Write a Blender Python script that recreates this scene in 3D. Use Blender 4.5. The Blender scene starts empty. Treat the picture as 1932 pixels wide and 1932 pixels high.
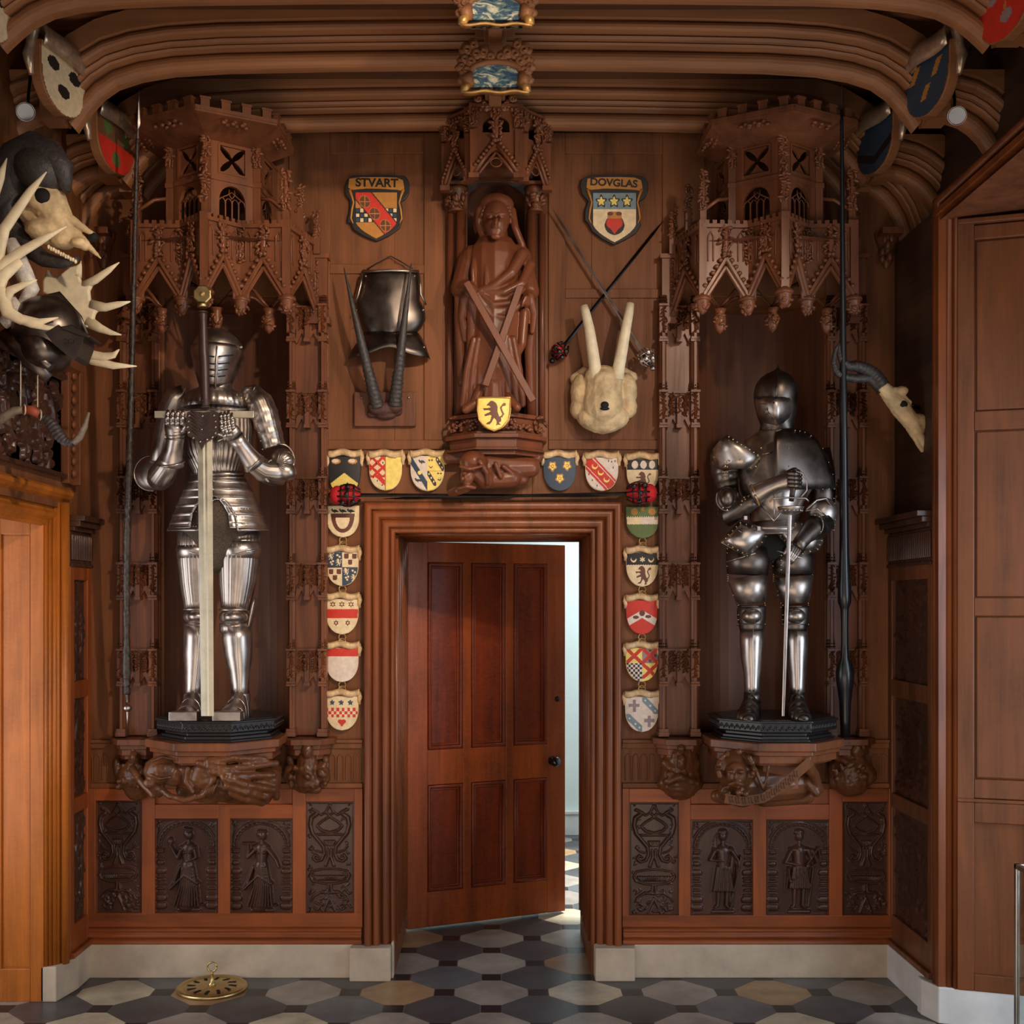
import bpy, math, random
import numpy as np
from mathutils import Vector, Matrix, Quaternion
random.seed(7)
PI = math.pi
sc = bpy.context.scene
C = sc.collection
# ---------------------------------------------------------------- camera, world, lights, exposure
CD = 5.46; HZ = 1.75; VX = 934.0; VY = 1140.0
cam_d = bpy.data.cameras.new('camera'); cam = bpy.data.objects.new('camera', cam_d); C.objects.link(cam)
cam.location = (0, -CD, HZ); cam.rotation_euler = (PI/2, 0, 0)
cam_d.sensor_width = 36; cam_d.lens = 36*2184/1932
cam_d.shift_x = (966-VX)/1932; cam_d.shift_y = (VY-966)/1932
cam_d.clip_start = .05
sc.camera = cam
w = bpy.data.worlds.new('world'); sc.world = w; w.use_nodes = True
w.node_tree.nodes['Background'].inputs[0].default_value = (1.0, .93, .86, 1)
w.node_tree.nodes['Background'].inputs[1].default_value = .36
sc.view_settings.view_transform = 'Standard'; sc.view_settings.look = 'None'
sc.view_settings.exposure = 0.12; sc.view_settings.gamma = 1

def area(name, loc, target, sx, sy, power, col, spread=None):
    l = bpy.data.lights.new(name, 'AREA'); l.shape = 'RECTANGLE'; l.size = sx; l.size_y = sy
    l.energy = power; l.color = col
    if spread: l.spread = spread
    o = bpy.data.objects.new(name, l); C.objects.link(o); o.location = loc
    o.rotation_euler = (Vector(target)-Vector(loc)).to_track_quat('-Z', 'Y').to_euler()
    return o
def spot(name, loc, target, power, col, ang=60, blend=.6, rad=.05):
    l = bpy.data.lights.new(name, 'SPOT'); l.energy = power; l.color = col
    l.spot_size = math.radians(ang); l.spot_blend = blend; l.shadow_soft_size = rad
    o = bpy.data.objects.new(name, l); C.objects.link(o); o.location = loc
    o.rotation_euler = (Vector(target)-Vector(loc)).to_track_quat('-Z', 'Y').to_euler()
    return o
# daylight from front left and both bays, added front-right fill, plus ceiling track lamps
area('window_light_front_left', (-2.6, -6.0, 2.2), (-.7, 0, 1.25), 1.5, 2.2, 235, (1, .96, .92))
area('fill_light_front_right', (2.2, -6.2, 3.0), (.4, 0, 1.4), 1.2, 1.8, 50, (1, .93, .85))  # fill lamp added at the front right, no known window there
area('window_light_left_bay', (-2.85, -1.5, 1.3), (0, -1.0, 1.3), 1.5, 1.9, 24, (.95, .97, 1.0))
area('window_light_right_bay', (2.9, -2.2, 1.5), (1.5, -.9, .8), 1.3, 2.2, 44, (.70, .84, 1.0))
area('skylight_passage', (1.15, 2.3, 2.5), (.55, 2.5, 0), 1.2, 1.2, 42, (.84, .95, 1.0))
spot('track_lamp_left', (.9, -3.4, 3.7), (-1.25, 0, 2.4), 260, (1, .80, .60), 50)
spot('track_lamp_centre', (1.7, -2.9, 3.7), (-.05, 0, 2.7), 130, (1, .80, .60), 48)
spot('track_lamp_right', (1.75, -3.2, 3.3), (1.15, 0, 1.9), 20, (1, .74, .52), 48)
spot('passage_sun', (1.3, 2.2, 2.7), (.50, 1.95, 0), 700, (1, .98, .95), 40, .3, .05)
area('floor_bounce_up', (0, -3.2, .35), (0, -1.0, 3.9), 3.0, 1.6, 34, (1, .80, .62))

# ---------------------------------------------------------------- helpers
def K(D): return (CD-D)/CD/400.0
def P(px, py, D=0.0):
    k = K(D); return Vector(((px-VX)*k, -D, HZ+(VY-py)*k))
def X(px, D=0.0): return (px-VX)*K(D)
def Z(py, D=0.0): return HZ+(VY-py)*K(D)

class MB:
    def __init__(s, T=None): s.v = []; s.f = []; s.m = []; s.sm = []; s.T = T
    def add(s, vs, fs, mi=0, smooth=False):
        b = len(s.v)
        for p in vs:
            p = Vector(p); s.v.append(s.T @ p if s.T is not None else p)
        for q in fs: s.f.append([b+i for i in q]); s.m.append(mi); s.sm.append(smooth)
    def box(s, x0, x1, y0, y1, z0, z1, mi=0):
        x0, x1 = min(x0, x1), max(x0, x1); y0, y1 = min(y0, y1), max(y0, y1); z0, z1 = min(z0, z1), max(z0, z1)
        s.add([(x0,y0,z0),(x1,y0,z0),(x1,y1,z0),(x0,y1,z0),(x0,y0,z1),(x1,y0,z1),(x1,y1,z1),(x0,y1,z1)],
              [(0,3,2,1),(4,5,6,7),(0,1,5,4),(1,2,6,5),(2,3,7,6),(3,0,4,7)], mi)
    def bp(s, px0, py0, px1, py1, D1, D0=0.0, mi=0):     # box from a front rectangle at depth D1 back to D0
        s.box(X(px0, D1), X(px1, D1), -D1, -D0, Z(py1, D1), Z(py0, D1), mi)
    def tube(s, pts, rad, seg=12, flat=1.0, mi=0, caps=True, flute=0, famp=0., smooth=True, up=None, a0=None):
        pts = [Vector(p) for p in pts]; n = len(pts)
        if not hasattr(rad, '__len__'): rad = [rad]*n
        vs = []; prev = None
        for i, p in enumerate(pts):
            t = (pts[min(i+1, n-1)]-pts[max(i-1, 0)])
            if t.length < 1e-9: t = Vector((0,0,1))
            t.normalize()
            ref = Vector(up) if up is not None else Vector((0,1,0))
            if abs(t.dot(ref)) > .97: ref = Vector((1,0,0))
            a = t.cross(ref).normalized(); b = t.cross(a).normalized()
            if prev is not None and a.dot(prev) < 0: a = -a; b = -b
            prev = a
            r = rad[i]
            ra, rb = r if hasattr(r, '__len__') else (r, r*flat)
            for j in range(seg):
                th = 2*PI*j/seg
                q = 1+famp*math.cos(flute*th) if flute else 1
                vs.append(p+a*(ra*q*math.cos(th))+b*(rb*q*math.sin(th)))
        fs = [(i*seg+j, i*seg+(j+1) % seg, (i+1)*seg+(j+1) % seg, (i+1)*seg+j) for i in range(n-1) for j in range(seg)]
        s.add(vs, fs, mi, smooth)
        if caps:
            b = len(s.v)-n*seg
            s.f.append([b+j for j in range(seg)][::-1]); s.m.append(mi); s.sm.append(False)
            s.f.append([b+(n-1)*seg+j for j in range(seg)]); s.m.append(mi); s.sm.append(False)
    def lathe(s, c, prof, seg=24, a0=0., a1=2*PI, mi=0, smooth=True, sx=1., sy=1., rot=0., flute=0, famp=0.):
        full = abs(a1-a0-2*PI) < 1e-6
        m = seg if full else seg+1; vs = []
        for r, z in prof:
            for j in range(m):
                th = a0+(a1-a0)*j/seg+rot
                q = 1+famp*math.cos(flute*th) if flute else 1
                vs.append((c[0]+r*q*sx*math.cos(th), c[1]+r*q*sy*math.sin(th), c[2]+z))
        n = len(prof); fs = []
        for i in range(n-1):
            for j in range(seg):
                k = (j+1) % m
                fs.append((i*m+j, i*m+k, (i+1)*m+k, (i+1)*m+j))
        fs.append(list(range(m))[::-1]); fs.append([(n-1)*m+j for j in range(m)])
        s.add(vs, fs, mi, smooth)
        s.sm[-1] = s.sm[-2] = False
    def prism(s, poly, y0, y1, mi=0):                    # poly in x,z ; y0 back, y1 front
        n = len(poly)
        s.add([(x, y1, z) for x, z in poly]+[(x, y0, z) for x, z in poly],
              [list(range(n)), list(range(2*n-1, n-1, -1))]+[(i, i+n, (i+1) % n+n, (i+1) % n) for i in range(n)], mi)
    def pp(s, pts, D1, D0, mi=0):                        # prism from pixel outline at depth D1
        s.prism([(X(a, D1), Z(b, D1)) for a, b in pts], -D0, -D1, mi)
    def ell(s, c, r, seg=12, rings=8, mi=0, M=None):
        c = Vector(c); vs = []; fs = []
        for i in range(rings+1):
            ph = PI*i/rings
            for j in range(seg):
                th = 2*PI*j/seg
                q = Vector((r[0]*math.sin(ph)*math.cos(th), r[1]*math.sin(ph)*math.sin(th), r[2]*math.cos(ph)))
                if M is not None: q = M @ q
                vs.append(c+q)
        for i in range(rings):
            for j in range(seg):
                fs.append((i*seg+j, (i+1)*seg+j, (i+1)*seg+(j+1) % seg, i*seg+(j+1) % seg))
        s.add(vs, fs, mi, True)
    def merge(s, o):
        T = s.T; s.T = None; n = len(s.v); s.v += o.v; s.f += [[n+i for i in f] for f in o.f]; s.m += o.m; s.sm += o.sm; s.T = T
    def cap(s, a, b, ra, rb, seg=10, mi=0):              # tapered capsule with round ends
        a = Vector(a); b = Vector(b); t = b-a
        if t.length < 1e-6: s.ell(a, (ra,)*3, seg, 8, mi); return
        t.normalize(); pts = []; rr = []
        for i in range(5):
            u = PI/2*i/4; pts.append(a-t*ra*math.cos(u)); rr.append(max(ra*math.sin(u), 1e-4))
        for i in range(5):
            u = PI/2*i/4; pts.append(b+t*rb*math.sin(u)); rr.append(max(rb*math.cos(u), 1e-4))
        s.tube(pts, rr, seg, mi=mi)
    def grid(s, O, U, V, N, H, mi=0, mask=None, mf=None, smooth=True):   # height field; H[nz+1][nx+1]
        nz, nx = H.shape[0]-1, H.shape[1]-1
        O = Vector(O); U = Vector(U); V = Vector(V); N = Vector(N)
        vs = [O+U*(i/nx)+V*(j/nz)+N*float(H[j, i]) for j in range(nz+1) for i in range(nx+1)]
        b = len(s.v)
        for p in vs: s.v.append(s.T @ p if s.T is not None else p)
        for j in range(nz):
            for i in range(nx):
                if mask is not None and not mask[j, i]: continue
                a = b+j*(nx+1)+i
                s.f.append((a, a+1, a+nx+2, a+nx+1)); s.m.append(int(mf[j, i]) if mf is not None else mi); s.sm.append(smooth)

ORG = {}
def fin(o, parent):
    pass
def obj(name, mb, mats, parent=None, bevel=0, loc=None, remesh=0, smooth_it=0, subsurf=0, disp=0, autosmooth=None):
    if not isinstance(mats, (list, tuple)): mats = [mats]
    vs = [Vector(p) for p in mb.v]
    if parent is not None: org = ORG[parent.name]
    else:
        xs = [p.x for p in vs]; ys = [p.y for p in vs]; zs = [p.z for p in vs]
        org = Vector(loc) if loc is not None else Vector(((min(xs)+max(xs))/2, (min(ys)+max(ys))/2, min(zs)))
    me = bpy.data.meshes.new(name)
    me.from_pydata([p-org for p in vs], [], mb.f)
    for m in mats: me.materials.append(m)
    me.polygons.foreach_set('material_index', mb.m); me.polygons.foreach_set('use_smooth', mb.sm)
    me.update(); me.validate()
    o = bpy.data.objects.new(name, me); C.objects.link(o)
    if parent is not None: o.parent = parent
    else: o.location = org
    ORG[o.name] = org
    if remesh:
        md = o.modifiers.new('remesh', 'REMESH'); md.mode = 'VOXEL'; md.voxel_size = remesh; md.use_smooth_shade = True
        if smooth_it:
            md = o.modifiers.new('smooth', 'SMOOTH'); md.factor = .5; md.iterations = smooth_it
    if disp:
        tx = bpy.data.textures.new('carve', 'CLOUDS'); tx.noise_scale = disp[1]; tx.noise_depth = 2
        md = o.modifiers.new('disp', 'DISPLACE'); md.texture = tx; md.strength = disp[0]; md.mid_level = .5
    if bevel:
        md = o.modifiers.new('bevel', 'BEVEL'); md.width = bevel; md.segments = 2; md.limit_method = 'ANGLE'; md.angle_limit = .6
    if subsurf:
        md = o.modifiers.new('ss', 'SUBSURF'); md.levels = subsurf; md.render_levels = subsurf
    return o
def tag(o, label, cat, group=None, kind=None):
    if kind: o['kind'] = kind
    if label: o['label'] = label
    if cat: o['category'] = cat
    if group: o['group'] = group
    return o
def thing(name, label, cat, loc, group=None):
    o = bpy.data.objects.new(name, None); C.objects.link(o); o.location = loc; o.empty_display_size = .05
    ORG[o.name] = Vector(loc)
    return tag(o, label, cat, group)
def struct(o): o['kind'] = 'structure'; return o
def dup(root, dloc, label=None):
    def cp(o, parent):
        c = o.copy(); C.objects.link(c)
        if parent is not None: c.parent = parent
        for ch in list(o.children): cp(ch, c)
        return c
    r = cp(root, None); r.location = Vector(root.location)+Vector(dloc)
    if label: r['label'] = label
    ORG[r.name] = Vector(r.location)
    return r

# ---------------------------------------------------------------- materials
def lin(c):
    return tuple((x/255/12.92 if x/255 <= .04045 else ((x/255+.055)/1.055)**2.4) for x in c)+(1,)
def base_mat(name):
    m = bpy.data.materials.new(name); m.use_nodes = True
    nt = m.node_tree; b = nt.nodes['Principled BSDF']
    return m, nt, b
def mix3(nt, fac, stops):
    r = nt.nodes.new('ShaderNodeValToRGB'); cr = r.color_ramp
    cr.elements[0].position = stops[0][0]; cr.elements[0].color = stops[0][1]
    cr.elements[1].position = stops[-1][0]; cr.elements[1].color = stops[-1][1]
    for p, c in stops[1:-1]:
        e = cr.elements.new(p); e.color = c
    nt.links.new(fac, r.inputs[0]); return r.outputs[0]
def coords(nt, scale):
    t = nt.nodes.new('ShaderNodeTexCoord'); mp = nt.nodes.new('ShaderNodeMapping'); mp.inputs['Scale'].default_value = scale
    nt.links.new(t.outputs['Object'], mp.inputs[0]); return mp.outputs[0]
def noise(nt, vec, scale, detail=4, rough=.55, dist=0):
    n = nt.nodes.new('ShaderNodeTexNoise'); n.inputs['Scale'].default_value = scale; n.inputs['Detail'].default_value = detail
    n.inputs['Roughness'].default_value = rough; n.inputs['Distortion'].default_value = dist
    nt.links.new(vec, n.inputs['Vector']); return n.outputs['Fac']
def math_(nt, op, a, b):
    n = nt.nodes.new('ShaderNodeMath'); n.operation = op
    for i, q in enumerate((a, b)):
        if isinstance(q, (int, float)): n.inputs[i].default_value = q
        else: nt.links.new(q, n.inputs[i])
    return n.outputs[0]
def bump(nt, b, h, st=.2, dist=.002):
    n = nt.nodes.new('ShaderNodeBump'); n.inputs['Strength'].default_value = st; n.inputs['Distance'].default_value = dist
    nt.links.new(h, n.inputs['Height']); nt.links.new(n.outputs[0], b.inputs['Normal'])
def wood(name, c, var=.35, rough=.42, axis='z', coat=.0, figure=0.0, spec=.38):
    m, nt, b = base_mat(name)
    s = {'z': (9, 9, .8), 'x': (.8, 9, 9), 'y': (9, .8, 9)}[axis]
    s2 = {'z': (110, 110, 4), 'x': (4, 110, 110), 'y': (110, 4, 110)}[axis]
    n1 = noise(nt, coords(nt, s), 1.0, 5, .6, .8)
    n2 = noise(nt, coords(nt, s2), 1.0, 3, .6)
    f = math_(nt, 'ADD', math_(nt, 'MULTIPLY', n1, .72), math_(nt, 'MULTIPLY', n2, .28))
    if figure:
        n3 = noise(nt, coords(nt, (16, 16, 30)), 1.0, 2, .5, 2.2)
        f = math_(nt, 'ADD', math_(nt, 'MULTIPLY', f, 1-figure), math_(nt, 'MULTIPLY', n3, figure))
    n4 = noise(nt, coords(nt, {'z': (2.6, 2.6, 1.2), 'x': (1.2, 2.6, 2.6), 'y': (2.6, 1.2, 2.6)}[axis]), 1.0, 4, .6, .6)
    f = math_(nt, 'ADD', math_(nt, 'MULTIPLY', f, .62), math_(nt, 'MULTIPLY', n4, .38))
    L = lin(c); d = tuple(x*(1-var*1.5) for x in L[:3])+(1,); h = (min(1, L[0]*(1+var*1.35)), min(1, L[1]*(1+var*1.25)), min(1, L[2]*(1+var*1.0)), 1)
    nt.links.new(mix3(nt, f, [(.36, d), (.5, L), (.64, h)]), b.inputs['Base Color'])
    nt.links.new(mix3(nt, f, [(.38, (min(1, rough*1.25),)*3+(1,)), (.62, (rough*.85,)*3+(1,))]), b.inputs['Roughness']); b.inputs['Specular IOR Level'].default_value = spec
    if coat: b.inputs['Coat Weight'].default_value = coat; b.inputs['Coat Roughness'].default_value = .25
    bump(nt, b, f, .45, .002)
    return m
def plain(name, c, rough=.5, metal=0., var=.12, scale=25, bst=.15, bd=.001, coat=0, spec=.5):
    m, nt, b = base_mat(name)
    n1 = noise(nt, coords(nt, (1, 1, 1)), scale, 5, .6)
    L = lin(c); d = tuple(x*(1-var) for x in L[:3])+(1,); h = tuple(min(1, x*(1+var)) for x in L[:3])+(1,)
    nt.links.new(mix3(nt, n1, [(.3, d), (.7, h)]), b.inputs['Base Color'])
    b.inputs['Roughness'].default_value = rough; b.inputs['Metallic'].default_value = metal
    b.inputs['Specular IOR Level'].default_value = spec
    if coat: b.inputs['Coat Weight'].default_value = coat
    if bst: bump(nt, b, n1, bst, bd)
    return m
W_wall = wood('wall_oak', (120, 74, 45), .32, .50, spec=.25)
W_rail = wood('dado_oak', (140, 70, 30), .35, .40)
W_railx = wood('dado_oak_rail', (140, 70, 30), .35, .40, axis='x')
W_case = wood('architrave_oak', (124, 66, 34), .34, .32)
W_casex = wood('architrave_oak_head', (124, 66, 34), .34, .32, axis='x')
W_door = wood('door_oak', (154, 74, 31), .38, .38, figure=.22)
W_doorp = wood('door_oak_panel', (122, 50, 24), .42, .34, figure=.30)
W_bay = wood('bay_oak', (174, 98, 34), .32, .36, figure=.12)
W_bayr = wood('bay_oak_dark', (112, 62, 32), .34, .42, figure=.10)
W_rib = wood('ceiling_oak', (150, 100, 66), .22, .46, axis='x', spec=.35)
W_ceil = wood('ceiling_board', (92, 58, 38), .25, .6, axis='x', spec=.25)
W_carve = wood('carved_oak', (112, 66, 42), .40, .36)
W_carved = wood('carved_oak_dark', (70, 44, 34), .30, .27)
W_stat = wood('statue_oak', (110, 62, 40), .25, .32)
W_corb = wood('corbel_oak', (96, 58, 34), .42, .30)
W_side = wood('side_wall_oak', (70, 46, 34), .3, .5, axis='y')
W_niche = wood('niche_oak', (108, 66, 44), .28, .5)
W_black = plain('ebonised_wood', (34, 31, 31), .35, 0, .2, 30, .1)
M_stone = plain('limestone', (190, 172, 152), .7, 0, .20, 6, .25, .002)
M_stone2 = plain('limestone_daylit', (212, 210, 208), .7, 0, .14, 6, .25, .002)  # cool window light on the right plinth mixed into the stone colour
def steel(name, c, rough, var=.2, scale=14):
    m, nt, b = base_mat(name)
    n1 = noise(nt, coords(nt, (1, 1, 1)), scale, 6, .65)
    L = lin(c); d = tuple(x*(1-var) for x in L[:3])+(1,); h = tuple(min(1, x*(1+var)) for x in L[:3])+(1,)
    nt.links.new(mix3(nt, n1, [(.3, d), (.7, h)]), b.inputs['Base Color'])
    b.inputs['Metallic'].default_value = 1
    nt.links.new(mix3(nt, n1, [(.3, (rough*.8,)*3+(1,)), (.7, (rough*1.3,)*3+(1,))]), b.inputs['Roughness'])
    return m
S_brt = steel('polished_steel', (186, 176, 170), .33)
S_mid = steel('worn_steel', (176, 164, 156), .36)
S_blk = steel('blackened_steel', (112, 102, 96), .36)
S_blade = steel('blade_steel', (196, 188, 168), .5)
S_dark = steel('dark_iron', (60, 54, 52), .38)
M_mail = plain('mail_rings', (92, 78, 66), .5, .8, .7, 260, 1.0, .004)
M_brass = steel('aged_brass', (206, 182, 128), .36)
M_bras2 = steel('brass_rivet', (210, 190, 150), .3)
M_leath = plain('dark_leather', (58, 40, 34), .42, 0, .25, 40, .3)
M_bone = plain('bone', (206, 178, 136), .6, 0, .35, 14, .7, .006)
M_antl = plain('antler', (232, 214, 180), .5, 0, .15, 22, .3, .002)
M_bonew = plain('flaking_bone', (214, 206, 198), .6, 0, .3, 50, .8, .006)
M_horn = plain('black_horn', (58, 52, 50), .45, 0, .4, 70, .9, .004)
M_horng = plain('grey_horn', (120, 106, 92), .5, 0, .35, 60, .5, .003)
M_lance = plain('gnarled_lance_wood', (52, 41, 35), .38, .0, .9, 42, 1.0, .006)
M_lanceb = plain('black_lacquer', (24, 24, 27), .28, 0, .2, 20, .0)
M_shade = plain('hollow_shade', (14, 10, 9), .8, 0, .1, 20, 0)  # shade as a colour, for holes and slits that are not cut open
M_gold = plain('worn_gilding', (196, 150, 88), .38, .55, .35, 30, .4, .003)
M_silv = plain('worn_silver_gilding', (200, 172, 146), .30, .7, .3, 30, .4, .003)
M_cloth = plain('red_velvet', (190, 22, 34), .75, 0, .25, 60, .3)
M_red = plain('red_horn_wrap', (150, 66, 42), .5, 0, .2, 60, .3)
M_cord = plain('cord', (200, 180, 150), .8, 0, .1, 60, 0)
M_white = plain('pale_plaster', (214, 224, 222), .7, 0, .03, 4, 0)
def paint(name, c, rough=.5, var=.14): return plain(name, c, rough, 0, var, 45, .12, .001)
PAL = [paint('paint_cream', (232, 206, 164)), paint('paint_gold', (226, 168, 48)), paint('paint_yellow', (246, 214, 110)),
       paint('paint_red', (206, 50, 34)), paint('paint_blue', (50, 66, 84)), paint('paint_black', (36, 30, 28)),
       paint('paint_brown', (104, 56, 40)), paint('paint_green', (92, 108, 56)), paint('paint_sky', (120, 140, 148)),
       paint('paint_ochre', (186, 124, 52)), paint('paint_pale', (226, 206, 190)), paint('paint_mauve', (150, 128, 130)),
       paint('paint_wood', (122, 76, 50))]
CR, GO, YE, RE, BL, BK, BR, GR, SK, OC, PA, MV, WD = range(13)
PAL2 = PAL
# ================================================================= STRUCTURE
# ---- floor: octagon paving with small square insets
tile_m = []
for nm, c in (('paver_grey_stone', (150, 140, 130)), ('paver_tan_stone', (160, 128, 92)), ('paver_slate', (74, 74, 76)),
              ('paver_slate_light', (96, 98, 100)), ('paver_black', (36, 33, 34)), ('paver_cream', (190, 176, 150))):
    tile_m.append(plain(nm, c, .32, 0, .34, 6, .2, .001))
grout = plain('grout', (120, 112, 102), .8, 0, .1, 30, 0)
fl = MB()
p_ = .423; s_ = .092; a_ = (p_-s_)/2; g = .0016; ox, oy = -.017, -.243
rnd = random.Random(3)
def octa(cx, cy, mi):
    a = a_-g; h = s_/2-g*.4
    fl.add([(cx+x, cy+y, .0005) for x, y in ((a, -h), (a, h), (h, a), (-h, a), (-a, h), (-a, -h), (-h, -a), (h, -a))], [tuple(range(8))], mi)
for i in range(-8, 9):
    for j in range(-14, 9):
        cx, cy = ox+i*p_, oy+j*p_
        if cy > .72 and abs(cx) > 1.5: continue
        octa(cx, cy, rnd.choice([0, 0, 0, 1, 1, 5, 0]) if cy > -.5 else rnd.choice([0, 5, 5, 1, 0]))
        octa(cx+p_/2, cy+p_/2, rnd.choice([2, 2, 3]))
        for dx, dy in ((p_/2, 0), (0, p_/2)):
            h = s_/2-g; x, y = cx+dx, cy+dy
            fl.add([(x-h, y-h, .0005), (x+h, y-h, .0005), (x+h, y+h, .0005), (x-h, y+h, .0005)], [(0, 1, 2, 3)], 4)
fl.box(-3.3, 3.3, -6.4, 3.5, -.05, 0, 6)
struct(obj('floor', fl, tile_m+[grout]))

# ---- back wall with door opening and three niches
wb = MB()
cols = [(-2.1, -1.56, []), (-1.56, -.96, [(1.12, 3.2)]), (-.96, -.475, []), (-.475, -.165, [(0, 2.09)]),
        (-.165, .175, [(0, 2.09), (2.6, 3.74)]), (.175, .455, [(0, 2.09)]), (.455, .96, []), (.96, 1.56, [(1.12, 3.2)]), (1.56, 2.1, [])]
for x0, x1, ops in cols:
    z = 0
    for a, b in ops+[(4.3, 4.3)]:
        if a > z: wb.box(x0, x1, 0, .72, z, a)
        z = b
# raised framing of the upper panelling
for (a, b, c, d) in ((545, 250, 622, 830), (800, 250, 836, 830), (622, 250, 800, 290), (622, 498, 800, 516), (545, 830, 836, 848),
                     (1035, 250, 1066, 830), (1250, 250, 1330, 560), (1066, 250, 1250, 290), (1066, 545, 1250, 562), (1035, 830, 1250, 848)):
    wb.bp(a, b, c, d, .010)
struct(obj('wall_back', wb, W_wall, bevel=.003))
nl = MB()
for c, hw, z0, z1, dep in ((-1.26, .30, 1.12, 3.2, .34), (1.26, .30, 1.12, 3.2, .34), (.005, .17, 2.6, 3.58, .20)):
    n = 20
    for i in range(n):
        a, b = PI*i/n, PI*(i+1)/n
        xa, ya, xb, yb = c-hw*math.cos(a), dep*math.sin(a)**.7, c-hw*math.cos(b), dep*math.sin(b)**.7
        nl.add([(xa, ya, z0), (xb, yb, z0), (xb, yb, z1), (xa, ya, z1)], [(0, 1, 2, 3)], 0, True)
        if dep < .25:
            for k in range(6):
                e0, e1 = PI/2*k/6, PI/2*(k+1)/6
                q = [(c-hw*math.cos(t)*math.cos(e), dep*math.sin(t)**.7*math.cos(e)+.0, z1+.16*math.sin(e)) for t, e in ((a, e0), (b, e0), (b, e1), (a, e1))]
                nl.add(q, [(0, 1, 2, 3)], 0, True)
    nl.box(c-hw, c+hw, 0, dep, z0-.02, z0)
struct(obj('trim_4', nl, W_niche))

# ---- side walls with deep bays, ceiling, room behind the camera left open to the windows
wl = MB()
wl.box(-2.4, -1.935, -.30, .3, 0, 4.3)                      # beside the corner
wl.box(-3.1, -1.935, -6.3, -.30, 2.18, 4.3)                 # above the bay
wl.box(-3.1, -1.935, -6.3, -2.35, 0, 2.18)                  # beyond the bay
wl.box(-3.1, -1.99, -.30, .3, 0, 2.18)
struct(obj('wall_left', wl, W_wall))
wr = MB()
wr.add([(1.885, 0, 0), (1.885, -.56, 0), (2.5, -.78, 0), (2.5, 0, 0), (1.885, 0, 3.42), (1.885, -.56, 3.42), (2.5, -.78, 3.42), (2.5, 0, 3.42)],
       [(0, 1, 5, 4), (1, 2, 6, 5), (4, 5, 6, 7), (0, 3, 2, 1), (0, 4, 7, 3), (2, 3, 7, 6)])
wr.box(2.03, 3.2, -6.3, 0, 3.42, 4.3); wr.box(1.885, 2.04, -6.3, .0, 3.42, 3.44)
wr.box(1.885, 3.2, -6.3, -3.1, 0, 3.42)
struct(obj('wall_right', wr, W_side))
ce = MB()
ce.box(-3.1, 3.1, -6.3, .72, 4.12, 4.24)
for y in (-.02, -.44, -.50, -1.10, -1.16, -1.7): ce.box(-2.0, 2.0, y-.10, y-.075, 4.095, 4.12)
struct(obj('ceiling', ce, W_ceil))
# ---- passage seen through the open door
pr = MB()
pr.box(-1.6, 1.9, 3.33, 3.4, 0, 2.9); pr.box(-1.6, -1.5, .72, 3.33, 0, 2.9); pr.box(1.8, 1.9, .72, 3.33, 0, 2.9)
pr.box(-1.6, 1.9, .72, 3.4, 2.9, 2.95); pr.box(-1.5, -.9, .72, .76, 0, 2.9); pr.box(.9, 1.8, .72, .76, 0, 2.9); pr.box(-.9, .9, .725, .76, 2.3, 2.9)
struct(obj('wall_passage', pr, M_white))
bpz = MB(); bpz.box(-1.5, 1.8, 3.30, 3.33, 0, .16); bpz.box(-1.5, 1.8, 3.29, 3.33, .16, .185)
struct(obj('baseboard_passage', bpz, M_stone2, bevel=.004))

# ---- stone plinths
def plinth(name, parts, m):
    b = MB()
    for q in parts: b.box(*q)
    return struct(obj(name, b, m, bevel=.006))
plinth('baseboard_back_left', [(-1.905, -.665, -.045, 0, 0, .158), (-.675, -.485, -.095, 0, 0, .155), (-.485, -.475, -.05, .6, 0, .17)], M_stone)
plinth('baseboard_back_right', [(.65, 1.86, -.045, 0, 0, .158), (.465, .65, -.095, 0, 0, .155)], M_stone)
b = MB()
b.box(-1.99, -1.895, -.20, 0, 0, .158); b.add([(-1.99, -.20, 0), (-1.895, -.20, 0), (-1.93, -.37, 0), (-2.0, -.37, 0), (-1.99, -.20, .155), (-1.895, -.20, .155), (-1.93, -.37, .155), (-2.0, -.37, .155)],
      [(0, 3, 2, 1), (4, 5, 6, 7), (0, 1, 5, 4), (1, 2, 6, 5), (2, 3, 7, 6), (3, 0, 4, 7)])
struct(obj('baseboard_left', b, M_stone, bevel=.005))
b = MB()
b.box(1.835, 1.92, -.49, 0, 0, .158)
def quadbox(b, pts, z0, z1, mi=0):
    n = len(pts)
    b.add([(x, y, z0) for x, y in pts]+[(x, y, z1) for x, y in pts], [tuple(range(n))[::-1], tuple(range(n, 2*n))]+[(i, (i+1) % n, (i+1) % n+n, i+n) for i in range(n)], mi)
quadbox(b, [(1.815, -.48), (1.815, -.53), (1.85, -.63), (2.6, -.87), (2.6, -.6), (1.92, -.45)], 0, .152)
struct(obj('baseboard_right', b, M_stone2, bevel=.005))

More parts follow.
